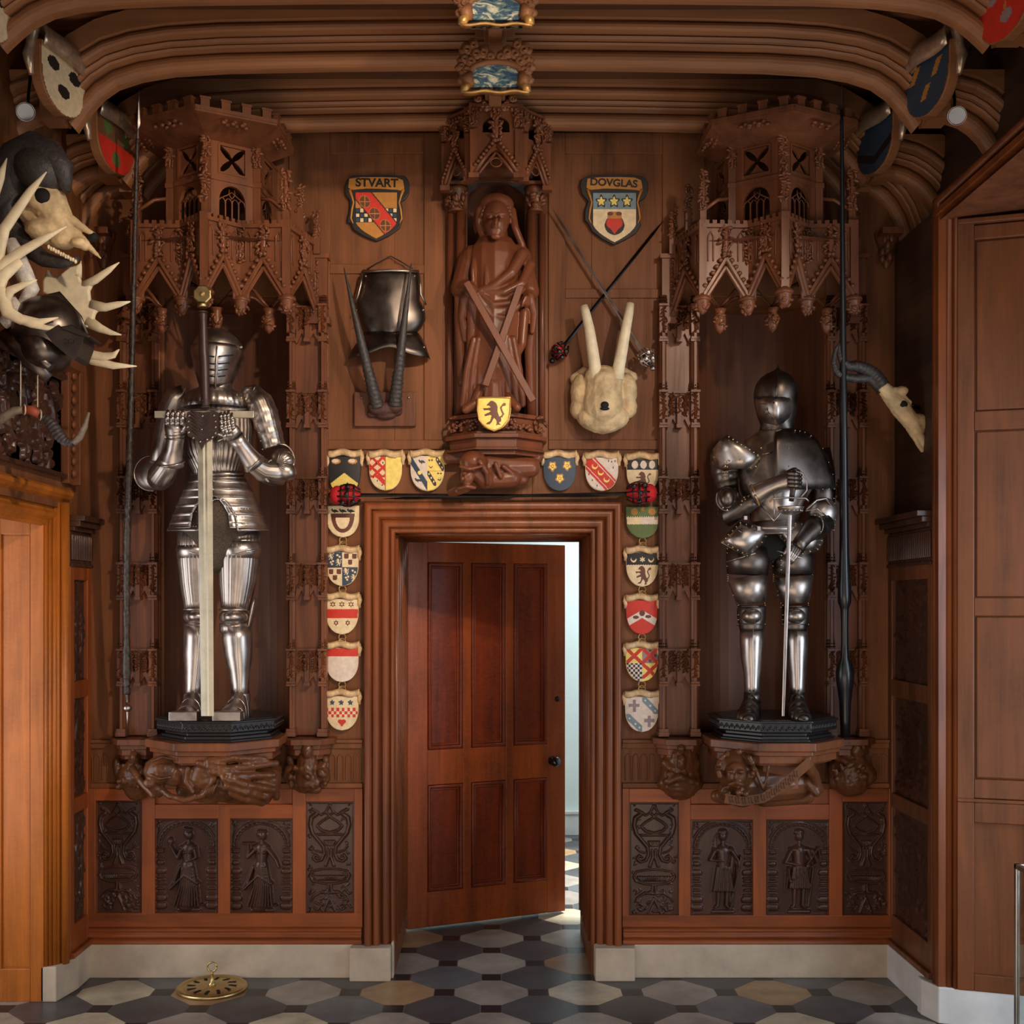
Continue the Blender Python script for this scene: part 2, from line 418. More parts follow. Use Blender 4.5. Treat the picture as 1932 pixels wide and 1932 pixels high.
# ---- mitred door surround
def surround(mb, x0, x1, zb, zt, prof, y0=0.):
    n = len(prof); vs = []
    for (sx, sz) in ((0, 0), (0, 1), (1, 1), (1, 0)):
        for q, d in prof:
            vs.append(((x1+q) if sx else (x0-q), y0-d, (zt+q) if sz else zb))
    fs = []
    for s in range(3):
        for i in range(n-1): fs.append((s*n+i, s*n+i+1, (s+1)*n+i+1, (s+1)*n+i))
    mb.add(vs, fs, 0, True)
def rollprof(items):
    out = []
    for it in items:
        if it[0] == 'p': out.append((it[1], it[2]))
        else:
            _, c, d, r = it
            for k in range(9):
                a = PI*k/8; out.append((c-r*math.cos(a), d+r*math.sin(a)))
    return out
prof = rollprof([('p', -.004, -.02), ('p', -.004, .008), ('r', .008, .010, .010), ('p', .020, .002), ('r', .040, .018, .018), ('p', .060, .012),
                 ('p', .064, .026), ('r', .083, .036, .017), ('p', .101, .028), ('r', .120, .048, .017), ('p', .138, .040), ('p', .138, 0)])
b = MB(); surround(b, -.475, .455, .15, 2.09, prof)
for x, sg in ((-.475, 1), (.455, -1)):                     # ribbed reveals
    for k in range(6):
        y = .05+k*.11; b.tube([(x+sg*.004, y, .15), (x+sg*.004, y, 2.08)], .012, 8)
        b.box(x, x+sg*.010, y+.03, y+.09, .15, 2.08)
for k in range(5): b.tube([(-.475, .06+k*.12, 2.084), (.455, .06+k*.12, 2.084)], .012, 8)
struct(obj('trim_1', b, W_case))

# ---- open door leaf
hx, hy = -.467, .72; ang = math.atan2(.38, .865)
T = Matrix.Translation((hx, hy, 0)) @ Matrix.Rotation(ang, 4, 'Z')
root = bpy.data.objects.new('door_1', None); C.objects.link(root); root.location = (hx, hy, .01); ORG['door_1'] = Vector(root.location); struct(root)
L = .945; H0, H1 = .012, 2.085
b = MB(T); b.box(0, L, .018, .030, H0, H1)
xs = [(0, .115), (.115+.205, .115+.205+.05), (.115+.205*2+.05, .115+.205*2+.1), (L-.115, L)]
for i, (a, c) in enumerate(xs):
    if i in (0, 3): b.box(a, c, 0, .046, H0, H1)
    else: b.box(a, c, 0, .046, .16, 1.99)
for z0, z1 in ((H0, .20), (.775, .965), (1.975, H1)): b.box(.115, L-.115, .0005, .0455, z0, z1)
pan = [(.115, .32), (.37, .575), (.625, .83)]
obj('door_leaf', b, W_door, root, bevel=.004)
for (x0, x1) in pan:
    for z0, z1 in ((.20, .775), (.965, 1.975)):
        b = MB(T)
        b2 = rollprof([('p', .0, .0), ('p', .001, -.006), ('r', .010, -.004, .009), ('p', .020, -.008), ('r', .026, -.011, .005), ('p', .033, -.0165)])
        # moulding around the inside of each panel
        n = len(b2); vs = []
        for sx, sz in ((0, 0), (0, 1), (1, 1), (1, 0)):
            for q, d in b2: vs.append(((x1-q) if sx else (x0+q), -d, (z1-q) if sz else (z0+q)))
        fs = [(s*n+i, ((s+1) % 4)*n+i, ((s+1) % 4)*n+i+1, s*n+i+1) for s in range(4) for i in range(n-1)]
        b.add(vs, fs, 0, True)
        b.add([(x0+.026, .0165, z0+.026), (x1-.026, .0165, z0+.026), (x1-.026, .0165, z1-.026), (x0+.026, .0165, z1-.026)], [(0, 1, 2, 3)])
        o = obj('door_panel', b, W_doorp, root)
b = MB(T @ Matrix.Translation((.862, 0, .868)) @ Matrix.Rotation(PI/2, 4, 'X'))
b.lathe((0, 0, 0), [(.026, 0), (.026, .004), (.011, .008), (.010, .03), (.024, .036), (.029, .048), (.024, .060), (.0, .064)], 20)
o = obj('door_knob', b, plain('black_ceramic', (18, 17, 17), .12, 0, .1, 10, 0, coat=.6), root); o['label'] = 'black round door knob'
b = MB(T @ Matrix.Translation((.895, 0, 1.215)) @ Matrix.Rotation(PI/2, 4, 'X'))
b.lathe((0, 0, 0), [(.015, 0), (.015, .004), (.007, .006), (.0, .006)], 16)
obj('keyhole_cover', b, S_dark, root)

# ---- height-field carving tool (lengths in the units of w,h)
class HF:
    def __init__(s, w, h, nx, nz):
        s.w, s.h = w, h; s.X, s.Z = np.meshgrid(np.linspace(0, w, nx+1), np.linspace(0, h, nz+1)); s.H = np.zeros_like(s.X)
    def stroke(s, pts, r0, r1, hh, z0=0.):
        n = len(pts)-1
        for i in range(n):
            (ax, az), (bx, bz) = pts[i], pts[i+1]
            dx, dz = bx-ax, bz-az; L2 = dx*dx+dz*dz+1e-12
            t = np.clip(((s.X-ax)*dx+(s.Z-az)*dz)/L2, 0, 1)
            d = np.hypot(s.X-ax-t*dx, s.Z-az-t*dz); r = r0+(r1-r0)*((i+t)/n)
            s.H = np.maximum(s.H, z0+hh*np.sqrt(np.clip(1-(d/r)**2, 0, 1))-(z0+1)*(d > r))
        return s
    def dome(s, cx, cz, rx, rz, hh, z0=0.):
        q = ((s.X-cx)/rx)**2+((s.Z-cz)/rz)**2
        s.H = np.maximum(s.H, z0+hh*np.sqrt(np.clip(1-q, 0, 1))-(z0+1)*(q > 1)); return s
    def arc(s, cx, cz, rx, rz, a0, a1, r, hh, z0=0., n=14):
        return s.stroke([(cx+rx*math.cos(a0+(a1-a0)*i/n), cz+rz*math.sin(a0+(a1-a0)*i/n)) for i in range(n+1)], r, r, hh, z0)
    def rect(s, x0, x1, z0, z1, hh):
        s.H = np.where((s.X >= x0) & (s.X <= x1) & (s.Z >= z0) & (s.Z <= z1), np.maximum(s.H, hh), s.H); return s
    def leaves(s, n, seed, x0, x1, z0, z1, r, hh):
        g = random.Random(seed)
        for _ in range(n):
            cx, cz = g.uniform(x0, x1), g.uniform(z0, z1); a = g.uniform(0, 2*PI)
            s.stroke([(cx, cz), (cx+r*1.6*math.cos(a), cz+r*1.6*math.sin(a)), (cx+r*2.2*math.cos(a+.8), cz+r*2.2*math.sin(a+.8))], r*g.uniform(.5, .9), r*.25, hh*g.uniform(.6, 1))
        return s
def vase_panel(seed):
    h = HF(285, 695, 95, 220); c = 142; g = random.Random(seed)
    def f(pts): return [(x, 695-y) for x, y in pts]
    def both(pts, r0, r1, hh):
        h.stroke(f(pts), r0, r1, hh); h.stroke([(2*c-x, z) for x, z in f(pts)], r0, r1, hh)
    both([(40, 45), (70, 60), (95, 80), (120, 60)], 8, 4, 8)
    both([(62, 75), (35, 95), (28, 140), (40, 190), (75, 235), (105, 275), (110, 320), (95, 355), (65, 365), (45, 345), (58, 325), (74, 336)], 13, 6, 12)
    both([(142, 15), (120, 60), (150, 95), (190, 120), (215, 145)], 6, 6, 8)
    h.dome(c, 695-20, 12, 12, 10); h.dome(30, 680, 6, 6, 8); h.dome(255, 680, 6, 6, 8)
    both([(142, 190), (95, 175), (70, 150)], 9, 6, 9); h.stroke(f([(70, 200), (214, 200)]), 6, 6, 8)
    for k in range(-3, 4): h.stroke(f([(c+k*10, 240), (c+k*6, 268)]), 5, 3, 10)
    both([(132, 290), (134, 340), (118, 390)], 6, 10, 9)
    both([(25, 455), (40, 425), (90, 415), (142, 412)], 6, 5, 8); both([(25, 455), (40, 485), (90, 500), (142, 505)], 6, 6, 8)
    for k in range(-7, 8): h.stroke(f([(c+k*13, 458), (c+k*10, 480)]), 7, 4, 12)
    both([(135, 505), (132, 545), (100, 560)], 8, 8, 9); both([(142, 560), (90, 555), (45, 585), (35, 610)], 9, 4, 10)
    both([(60, 620), (90, 640), (70, 665), (50, 650)], 7, 5, 9); both([(225-142+60, 590), (120, 640), (105, 680)], 9, 5, 8)
    both([(230-142+0, 310), (60, 300), (38, 275)], 5, 4, 8)
    h.leaves(26, seed, 20, 265, 10, 150, 11, 8); h.leaves(14, seed+1, 20, 60, 150, 660, 8, 5); h.leaves(14, seed+2, 225, 265, 150, 660, 8, 5)
    h.H = np.maximum(h.H, 5*((h.X < 8) | (h.X > 277) | (h.Z < 8) | (h.Z > 687)))
    return h
def figure_panel(kind):
    h = HF(380, 600, 120, 190); h_ = 600
    def f(p): return [(x, h_-y) for x, y in p]
    S = lambda p, a, b, q, z0=0: h.stroke(f(p), a, b, q, z0)
    h.arc(190, 430, 168, 155, 0, PI, 7, 9); h.arc(190, 430, 150, 138, 0, PI, 4, 6); h.arc(190, 430, 182, 168, 0, PI, 5, 7)
    for k in range(19):
        a = PI*k/18; h.stroke([(190+154*math.cos(a), 430+141*math.sin(a)), (190+165*math.cos(a), 430+152*math.sin(a))], 4, 4, 11)
    for x in (35, 345):
        for y, r, t in ((170+20, 26, 6), (205, 18, 10), (240, 22, 5), (275, 14, 16), (330, 20, 20), (365, 28, 6), (385, 24, 8), (410, 30, 6), (440, 22, 8), (470, 28, 6), (500, 24, 22), (550, 24, 22)):
            S([(x-r+5, y), (x+r-5, y)], t, t, 10)
    for x in (30, 350): h.leaves(5, int(x)+len(kind), x-14, x+14, 545, 585, 8, 7)
    cx = 205 if kind == 'mirror' else 195
    S([(cx-60, 575), (cx+60, 575)], 14, 14, 12)
    if kind in ('mirror', 'cup'):
        h.dome(cx+4, h_-100, 26, 34, 26); h.dome(cx-8, h_-90, 26, 30, 22)
        S([(cx+2, 130), (cx, 165)], 12, 14, 18)
        S([(cx-38, 180), (cx+38, 182)], 18, 18, 22); S([(cx, 185), (cx-4, 270)], 44, 30, 26)
        h.dome(cx-18, h_-205, 15, 15, 34); h.dome(cx+18, h_-205, 15, 15, 34)
        S([(cx-5, 290), (cx+5, 400), (cx-15, 530)], 42, 60, 28)
        for k in range(-4, 5): S([(cx+k*8, 300), (cx+k*12+6, 420), (cx+k*18-8, 545)], 6, 8, 33)
        S([(cx-50, 300), (cx-85, 400), (cx-110, 440)], 12, 10, 20); S([(cx-110, 440), (cx-20, 350), (cx+60, 400)], 9, 12, 34)
        S([(cx-70, 545), (cx, 552), (cx+90, 540)], 10, 8, 22)
        if kind == 'mirror':
            S([(cx-40, 190), (cx-62, 245), (cx-85, 200), (cx-105, 160)], 15, 9, 30); h.dome(cx-108, h_-140, 22, 28, 22)
            S([(cx+40, 190), (cx+50, 240), (cx-5, 265)], 15, 10, 30); S([(cx-20, 60), (cx+20, 65)], 14, 8, 22)
        else:
            S([(cx-40, 190), (cx-85, 240), (cx-75, 190)], 14, 9, 28); S([(cx-115, 152), (cx-45, 152)], 9, 9, 22); S([(cx-80, 155), (cx-80, 215)], 7, 7, 20)
            S([(cx+40, 190), (cx+85, 250), (cx+105, 300)], 16, 10, 28); S([(cx-24, 75), (cx+24, 75)], 8, 8, 28)
    else:
        h.dome(cx, h_-100, 25, 34, 26); h.dome(cx, h_-75, 32, 24, 22)
        S([(cx, 135), (cx, 160)], 14, 14, 18)
        S([(cx-52, 185), (cx+52, 185)], 18, 18, 24); S([(cx, 195), (cx, 290)], 46, 34, 28)
        for k in range(-4, 5): S([(cx+k*9, 290), (cx+k*14, 440 if kind == 'spear' else 420)], 9, 11, 26+(k % 2)*5)
        S([(cx-28, 430), (cx-32, 530), (cx-45, 545)], 15, 12, 22); S([(cx+25, 430), (cx+20, 530), (cx+35, 548)], 15, 12, 22)
        S([(cx+55, 200), (cx+85, 290), (cx+55, 540)], 10, 8, 16); S([(cx+60, 220), (cx+40, 400), (cx+45, 540)], 18, 12, 14)
        if kind == 'spear':
            S([(cx-52, 190), (cx-80, 245), (cx-5, 250)], 16, 10, 32); S([(cx+52, 190), (cx+90, 250), (cx+95, 310)], 16, 9, 28)
            S([(cx+105, 220), (cx+40, 560)], 4, 4, 34)
            for k in range(6): S([(cx-40, 110+k*14-20), (cx-60, 130+k*20)], 4, 3, 14)
        else:
            S([(cx-52, 190), (cx-85, 260), (cx, 275)], 16, 10, 32); S([(cx+52, 190), (cx+70, 240), (cx+60, 260)], 16, 9, 26)
            S([(cx+45, 270), (cx+110, 170), (cx+125, 250), (cx+70, 290)], 8, 8, 30); S([(cx+75, 190), (cx+110, 260)], 16, 16, 22)
            S([(cx-70, 300), (cx-60, 380), (cx+50, 300)], 10, 6, 34); S([(cx-70, 330), (cx-80, 450)], 8, 4, 22)
    h.H = np.maximum(h.H, 7*((h.X < 10) | (h.X > 370) | (h.Z < 10) | (h.Z > 590)))
    return h
def place_hf(mb, hf, px0, py0, px1, py1, D, sc_):
    k = K(D); O = P(px0, py1, D); U = P(px1, py1, D)-O; V = P(px0, py0, D)-O
    mb.grid(O, U, V, (0, -1, 0), hf.H*sc_)

def dado(x0, x1, mid, vl, f1, f2, vr, kinds, label, seed):
    r = thing('dado_panelling', label, 'wall panelling', ((X(x0)+X(x1))/2, 0, .16))
    b = MB(); b.bp(x0, 1488, x1, 1748, .006); D = .034
    def fr(a, c, d, e, mi=0, DD=D): b.bp(a, c, d, e, DD, 0, mi)
    fr(x0, 1488, vl[0], 1776-28); fr(vl[2], 1488, f1[0], 1748); fr(f1[2], 1520, f2[0], 1748); fr(f2[2], 1488, vr[0], 1748); fr(vr[2], 1488, x1, 1748)
    fr(vl[0], 1488, vl[2], vl[1], 1, D-.001); fr(vr[0], 1488, vr[2], vr[1], 1, D-.001); fr(f1[0], 1518, f2[2], f1[1], 1, D-.001)
    fr(f1[0], 1488, f2[2], 1518, 0, .016)
    fr(x0, f1[3], x1, 1750, 1, D+.0008)
    obj('frame', b, [W_rail, W_railx], r, bevel=.004)
    b = MB()
    zt, zb = Z(1750, D), .158
    pf = [(zt, D), (zt-.004, D+.014), (zt-.012, D+.018), (zt-.02, D+.008), (zt-.028, D+.012), (zt-.034, D+.020), (zt-.044, D+.018), (zt-.05, D+.004), (zb+.01, D-.0), (zb, D+.01)]
    vs = []
    for x in (X(x0), X(x1)): vs += [(x, -d, z) for z, d in pf]
    n = len(pf); b.add(vs, [(i+1, i, i+n, i+n+1) for i in range(n-1)], 0, True)
    obj('base_moulding', b, W_railx, r)
    for q, nm in ((vl, 'v'), (vr, 'v'), (f1, kinds[0]), (f2, kinds[1])):
        b = MB(); hf = vase_panel(seed+int(q[0])) if nm == 'v' else figure_panel(nm)
        place_hf(b, hf, *q, .008, .00105)
        o = obj('carved_panel', b, W_carved, r)
        o['label'] = {'v': 'dark panel carved with vase and scrolls', 'mirror': 'panel carved with woman raising a mirror', 'cup': 'panel carved with woman holding a cup',
                      'spear': 'panel carved with robed figure leaning on staff', 'tablet': 'panel carved with robed figure holding a tablet'}[nm]
    return r
dado(157, 684, 0, (180, 1511, 267, 1721), (292, 1545, 411, 1723), (434, 1545, 552, 1724), (577, 1513, 668, 1725), ('mirror', 'cup'),
     'orange-brown oak dado with four dark carved panels under the knight with great sword', 11)
dado(1174, 1692, 0, (1187, 1514, 1281, 1727), (1303, 1547, 1421, 1727), (1446, 1547, 1565, 1727), (1590, 1513, 1677, 1726), ('spear', 'tablet'),
     'darker oak dado with four carved panels under the knight with rapier', 31)
# lower band of the wall between brackets and dado: blind arcading and string mould
for (a, c, nm) in ((160, 684, 'trim_2'), (1174, 1692, 'trim_3')):
    b = MB(); b.bp(a, 1396, c, 1402, .022); b.bp(a, 1402, c, 1412, .012); b.bp(a, 1478, c, 1488, .018)
    for q0, q1 in (((163, 205), (620, 682)) if a < 500 else ((1178, 1236), (1642, 1690))):
        n = max(3, round((q1-q0)/14)); s = (q1-q0)/n
        for i in range(n):
            x = q0+s*(i+.5)
            pts = [(X(x-s*.36), -.002, Z(1472)), (X(x-s*.36), -.002, Z(1432))]+[(X(x+s*.36*math.cos(t)), -.002, Z(1432-9*math.sin(t))) for t in (2.6, 2.0, 1.57, 1.1, .5)]+[(X(x+s*.36), -.002, Z(1432)), (X(x+s*.36), -.002, Z(1472))]
            b.tube(pts, .0045, 6)
    struct(obj(nm, b, W_wall, bevel=.002))

# ---- generic framed panelling on a vertical plane
def plane_T(x0, y0, ang_):                       # local x along the plane, local -y toward the viewer
    return Matrix.Translation((x0, y0, 0)) @ Matrix.Rotation(ang_, 4, 'Z')
# left bay jamb panel (frontal, y=-.37)
T = plane_T(0, -.37, 0)
r = thing('bay_panelling', 'golden oak panelled door jamb at left edge, ending at the fluted posts', 'wall panelling', (-2.25, -.36, 0))
b = MB(T); xa, xb = -2.75, -1.985
b.box(xa, xb, .012, .07, .0, 2.19)
zP = lambda py: Z(py, .37)
xP = lambda px: X(px, .37)
b.box(xP(57), xb, 0, .02, .0, 2.19); b.box(xP(0)-.012, xP(2), 0, .02, .0, 2.19); b.box(xa, xP(57), .001, .02, 0, zP(1828)); b.box(xa, xP(57), .001, .02, zP(1008), 2.19)
obj('frame', b, W_bay, r, bevel=.004)
b = MB(T); b.box(xP(3), xP(56), .010, .02, zP(1827), zP(1009)); obj('panel', b, W_bay, r, bevel=.006)
# left round posts
r = thing('bay_surround', 'cluster of golden round oak mouldings with cornice at far left', 'door surround', (-1.95, -.36, .155))
b = MB()
for px, rad, D in ((122, .021, .30), (109, .010, .325), (102, .012, .335), (94, .009, .35), (87, .008, .36)):
    b.tube([(X(px, D), -D, .15), (X(px, D), -D, 2.2)], rad, 16)
b.box(-2.0, -1.955, -.335, -.28, .15, 2.2); b.box(-1.99, -1.935, -.295, -.2, .15, 2.2)
obj('post', b, W_bay, r)
b = MB()
pf = [(2.095, -1.995), (2.105, -1.975), (2.12, -1.965), (2.133, -1.945), (2.148, -1.937), (2.16, -1.948), (2.18, -1.955), (2.205, -1.945), (2.22, -1.915), (2.235, -1.90), (2.25, -1.90), (2.262, -1.912), (2.262, -1.97)]
n = len(pf); vs = []
for y in (-.24, -2.4): vs += [(x, y, z) for z, x in pf]
b.add(vs, [(i, i+1, i+n+1, i+n) for i in range(n-1)]+[tuple(range(n))[::-1]], 0, False)
obj('cornice', b, W_bay, r)
# left wall carved overpanel
r = thing('carved_overpanel', 'dark carved oak panelling above the left cornice', 'wall carving', (-1.93, -.62, 2.3))
b = MB()
h = HF(1000, 460, 210, 100); h.leaves(150, 5, 60, 940, 40, 420, 26, 40)
for k in range(3):
    cx = 180+k*300; h.arc(cx, 230, 90, 130, 0, 2*PI, 12, 46); h.dome(cx, 230, 46, 70, 40)
h.H = np.maximum(h.H, 50*(h.Z < 20)); h.H = np.maximum(h.H, 50*(h.Z > 440))
b.grid((-1.935, -1.30, 2.31), (0, 1.0, 0), (0, 0, .46), (1, 0, 0), h.H*.0006)
obj('relief', b, W_carved, r)
b = MB()
b.box(-1.935, -1.90, -.30, -.27, 2.29, 2.80); b.box(-1.935, -1.885, -.20, -.17, 2.29, 2.84)
for k in range(9): b.ell((-1.90, -.235, 2.34+k*.055), (.014, .022, .02), 10, 6)
b.box(-1.935, -1.912, -.27, -.20, 2.29, 2.84)
b.add([(-1.935, -1.4, 2.77), (-1.87, -1.4, 2.80), (-1.86, -1.4, 2.85), (-1.935, -1.4, 2.86), (-1.935, -.22, 2.77), (-1.87, -.22, 2.80), (-1.86, -.22, 2.85), (-1.935, -.22, 2.86)],
      [(0, 1, 5, 4), (1, 2, 6, 5), (2, 3, 7, 6), (4, 5, 6, 7)])
b.box(-1.935, -1.86, -.29, -.12, 2.86, 2.885)
obj('frame', b, W_carve, r, bevel=.003)
# tall side dados in both corners
def side_dado(sx, xw, label, yend):
    r = thing('side_dado', label, 'wall panelling', (xw, -yend/2, .16))
    b = MB(); s = -sx          # s: direction into the room
    b.box(xw, xw+s*.012, -yend, 0, .158, 2.05)
    for y0, y1 in ((0, .05), (yend-.05, yend)): b.box(xw, xw+s*.032, -y1, -y0, .20, 1.92)
    for z0, z1 in ((.158, .30), (.80, .87), (1.32, 1.40), (1.86, 1.93)): b.box(xw, xw+s*.031, -yend, 0, z0, z1)
    b.box(xw, xw+s*.05, -yend, 0, .158, .185)
    obj('frame', b, W_rail if sx < 0 else W_carve, r, bevel=.004)
    b = MB()
    b.box(xw, xw+s*.03, -yend, 0, 1.93, 2.08)
    n = int(yend/.022)
    for i in range(n): b.tube([(xw+s*.034, -(i+.5)*yend/n, 1.95), (xw+s*.034, -(i+.5)*yend/n, 2.065)], .007, 6)
    b.box(xw, xw+s*.05, -yend, 0, 2.08, 2.10); b.box(xw, xw+s*.075, -yend, 0, 2.10, 2.125); b.box(xw, xw+s*.095, -yend, 0, 2.125, 2.15); b.box(xw, xw+s*.04, -yend, 0, 1.92, 1.935)
    obj('fluted_cornice', b, W_carved, r, bevel=.003)
    for z0, z1 in ((.30, .80), (.87, 1.32), (1.40, 1.86)):
        h = HF(300, 500, 50, 80); h.leaves(60, int(z0*10), 20, 280, 20, 480, 22, 12); h.arc(150, 250, 70, 150, 0, 2*PI, 9, 14)
        b = MB(); b.grid((xw+s*.013, -yend+.05, z0), (0, yend-.1, 0), (0, 0, z1-z0), (s, 0, 0), h.H*.0008)
        obj('carved_panel', b, W_carved, r)
    return r
side_dado(-1, -1.935, 'narrow carved oak dado with fluted cap in the left corner', .27)
side_dado(1, 1.885, 'dark carved oak dado with fluted cap in the right corner', .548)

# ---- right bay: splayed panelled jamb with tall moulded surround
a_r = -math.atan2(.099, .309)
T = plane_T(1.852, -.634, a_r)
def uR(px):                                       # local x on the splayed plane for a photo column
    t = (px-VX)/2184.0                            # x = t*(y+5.46)
    s, c = math.sin(a_r), math.cos(a_r)
    return (t*(CD-.634)-1.852)/(c-t*s)
def zR(px, py):
    u = uR(px); y = -.634+u*math.sin(a_r); return HZ+(VY-py)*(CD+y)/2184.0
r = thing('bay_panelling', 'tall brown oak panelled jamb filling the right edge', 'wall panelling', (2.1, -.7, .15))
b = MB(T); U0, U1 = uR(1806), .95
zt = zR(1810, 415)
b.box(U0, U1, .02, .08, .15, zt)
b.box(U0, uR(1838), 0, .03, zR(1838, 1508), zt)
for py0, py1 in ((425, 452), (776, 812), (1128, 1162), (1470, 1506)): b.box(uR(1838), U1, .001, .03, zR(1838, py1), zR(1838, py0))
b.box(U0, U1, -.004, .03, zR(1838, 1514), zR(1838, 1507)); b.box(U0, U1, -.018, .03, zR(1810, 425), zt)
b.box(U0, uR(1838), -.002, .03, .15, zR(1838, 1514)); b.box(uR(1838), U1, -.001, .03, zR(1838, 1552), zR(1838, 1514)); b.box(uR(1838), U1, -.001, .03, .15, zR(1838, 1838)); b.box(uR(1838)+.21, U1, -.001, .03, .15, 1.1)
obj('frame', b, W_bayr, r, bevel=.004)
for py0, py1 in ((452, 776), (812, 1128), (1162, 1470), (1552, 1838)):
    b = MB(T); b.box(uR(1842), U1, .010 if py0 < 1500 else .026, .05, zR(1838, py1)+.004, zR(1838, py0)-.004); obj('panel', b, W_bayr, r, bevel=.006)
r = thing('bay_surround', 'tall surround of round oak mouldings on the right side wall', 'door surround', (1.86, -.6, .155))
b = MB()
zh = 3.42
for px, rad, D, dz in ((1769, .021, .575, .03), (1790, .020, .615, .0), (1803, .011, .64, -.025)):
    x = X(px, D); b.tube([(x, -D, .15), (x, -D, zh+dz), (x, -3.0, zh+dz)], rad, 14)
b.box(1.852, 1.92, -.625, -.555, .15, zh-.02); b.box(1.84, 1.93, -3.0, -.60, zh-.045, zh-.02)
b.box(1.895, 2.04, -3.0, -.55, zh-.02, zh+.04)
obj('moulding', b, W_case, r)
b = MB(); b.add([(1.86, -.62, zt+.01), (1.86, -3, zt+.01), (3.1, -3, zt+.05), (3.1, -.9, zt+.05)], [(0, 1, 2, 3)]); b.box(1.98, 3.1, -3, -.7, zt+.06, zt+.08)
obj('soffit', b, W_carve, r)

# ---- moulded ceiling ribs with drop-ended arches
inner = [(-1.63, 3.585), (-1.61, 3.62), (-1.575, 3.675), (-1.53, 3.735), (-1.47, 3.785), (-1.38, 3.82), (-1.25, 3.845), (-1.05, 3.86), (-.6, 3.87), (0, 3.877),
         (.6, 3.87), (1.05, 3.86), (1.25, 3.845), (1.38, 3.82), (1.47, 3.785), (1.53, 3.735), (1.575, 3.675), (1.61, 3.62), (1.63, 3.585)]
def ribprof():
    # (n above the lower edge, forward offset)
    out = [(0, -.02), (0, .0)]
    for k in range(9): a = -PI/2+PI*k/8; out.append((.034+.034*math.sin(a), .004+.034*math.cos(a)))
    out += [(.070, .022), (.074, .050), (.082, .056), (.088, .050), (.092, .064), (.102, .072), (.110, .064), (.114, .078)]
    for k in range(7): a = -PI/2+PI*k/6; out.append((.134+.019*math.sin(a), .082+.022*math.cos(a)))
    out += [(.156, .088), (.162, .104), (.235, .110), (.245, .02)]
    return out
RP = ribprof()
def sweep(mb, path, D, side=None, dz=0., zfix=None):
    n = len(path); m = len(RP); vs = []
    for i, (x, z) in enumerate(path):
        (xa, za), (xb, zb) = path[max(i-1, 0)], path[min(i+1, n-1)]
        tx, tz = xb-xa, zb-za; l = math.hypot(tx, tz); nx, nz = -tz/l, tx/l
        if nz < 0: nx, nz = -nx, -nz
        nx *= .55; l = math.hypot(nx, nz); nx /= l; nz /= l
        for q, d in RP:
            zz = z+nz*q+dz
            if zfix is not None: zz = min(zz, zfix)
            vs.append((x+nx*q, -(D+d), zz))
    mb.add(vs, [(i*m+j, (i+1)*m+j, (i+1)*m+j+1, i*m+j+1) for i in range(n-1) for j in range(m-1)], 0, False)
    mb.f.append([len(mb.v)-n*m+j for j in range(m)]); mb.m.append(0); mb.sm.append(False)
    mb.f.append([len(mb.v)-m+j for j in range(m)][::-1]); mb.m.append(0); mb.sm.append(False)
def outer(s, xe):
    p = [(1.66, 3.605), (1.72, 3.622), (1.78, 3.622), (1.83, 3.606), (1.875, 3.578), (1.915, 3.54), (1.95, 3.49), (1.975, 3.43), (2.0, 3.36)]
    p = [(x*s if False else s*(1.66+(x-1.66)*(xe-1.66)/.34), z) for x, z in p]
    return p if s > 0 else p[::-1]
def warp(p, xs, zf, ze): return [(x*xs, ze+(z-3.585)*(zf-ze)/.292) for x, z in p]
for n_, (D, xs, zf, ze, full) in enumerate(((.13, 1.03, 3.94, 3.665, True), (.74, 1.045, 3.935, 3.675, True), (1.28, 1.085, 3.93, 3.745, True), (.0, 1.0, 3.89, 3.645, False)), 5):
    b = MB()
    if full: sweep(b, warp(inner, xs, zf, ze), D)
    else:
        sweep(b, warp(inner[-7:], xs, zf, ze), D-.02); sweep(b, warp(inner[:7], xs, zf, ze), D-.02)
    for sg, xe in ((1, 2.05 if full else 1.91), (-1, 2.03 if full else 1.95)):
        o_ = [(sg*(abs(x)*1.0+(1.66*xs-1.66)*(1-(abs(x)-1.66)/(xe-1.66))), z-3.585+ze) for x, z in outer(sg, xe)]
        sweep(b, o_, D, zfix=ze+.205)
    for sx in (1, -1):                                     # pendant block behind each shield
        b.box(sx*1.665*xs, sx*1.74*xs, -(D+.10), -(D-.0), ze+.015, ze+.275)
        if full: b.box(sx*1.66*xs, sx*2.05, -(D+.06), -(D+.0), ze+.165, ze+.215)
    if full: b.box(-.9, .9, -(D+.09), -(D-.02), 4.08, 4.13); b.box(-1.9, 1.9, -(D+.09), -(D-.02), 4.10, 4.13)
    struct(obj('trim_%d' % n_, b, W_rib))
b = MB()
b.box(-.045, .045, -2.2, -.14, 3.995, 4.12); b.box(-.028, .028, -2.2, -.14, 3.965, 4.0); b.box(-.08, .08, -2.2, -.14, 4.03, 4.12)
struct(obj('trim_9', b, W_rib, bevel=.006))
for sx, nm in ((1, 'trim_10'), (-1, 'trim_11')):           # corbels under the wall arch ends
    b = MB(); x = sx*1.845
    b.box(x-.05, x+.05, -.10, 0, 3.47, 3.50); b.lathe((x, -.0, 3.33), [(.012, 0), (.03, .04), (.04, .10), (.055, .14), (.06, .17)], 12, PI, 2*PI)
    for k in range(8): b.ell((x+random.uniform(-.04, .04), -.05+random.uniform(-.02, .01), 3.36+random.uniform(0, .1)), (.014, .012, .02), 8, 6)
    struct(obj(nm, b, W_carve, bevel=.003))
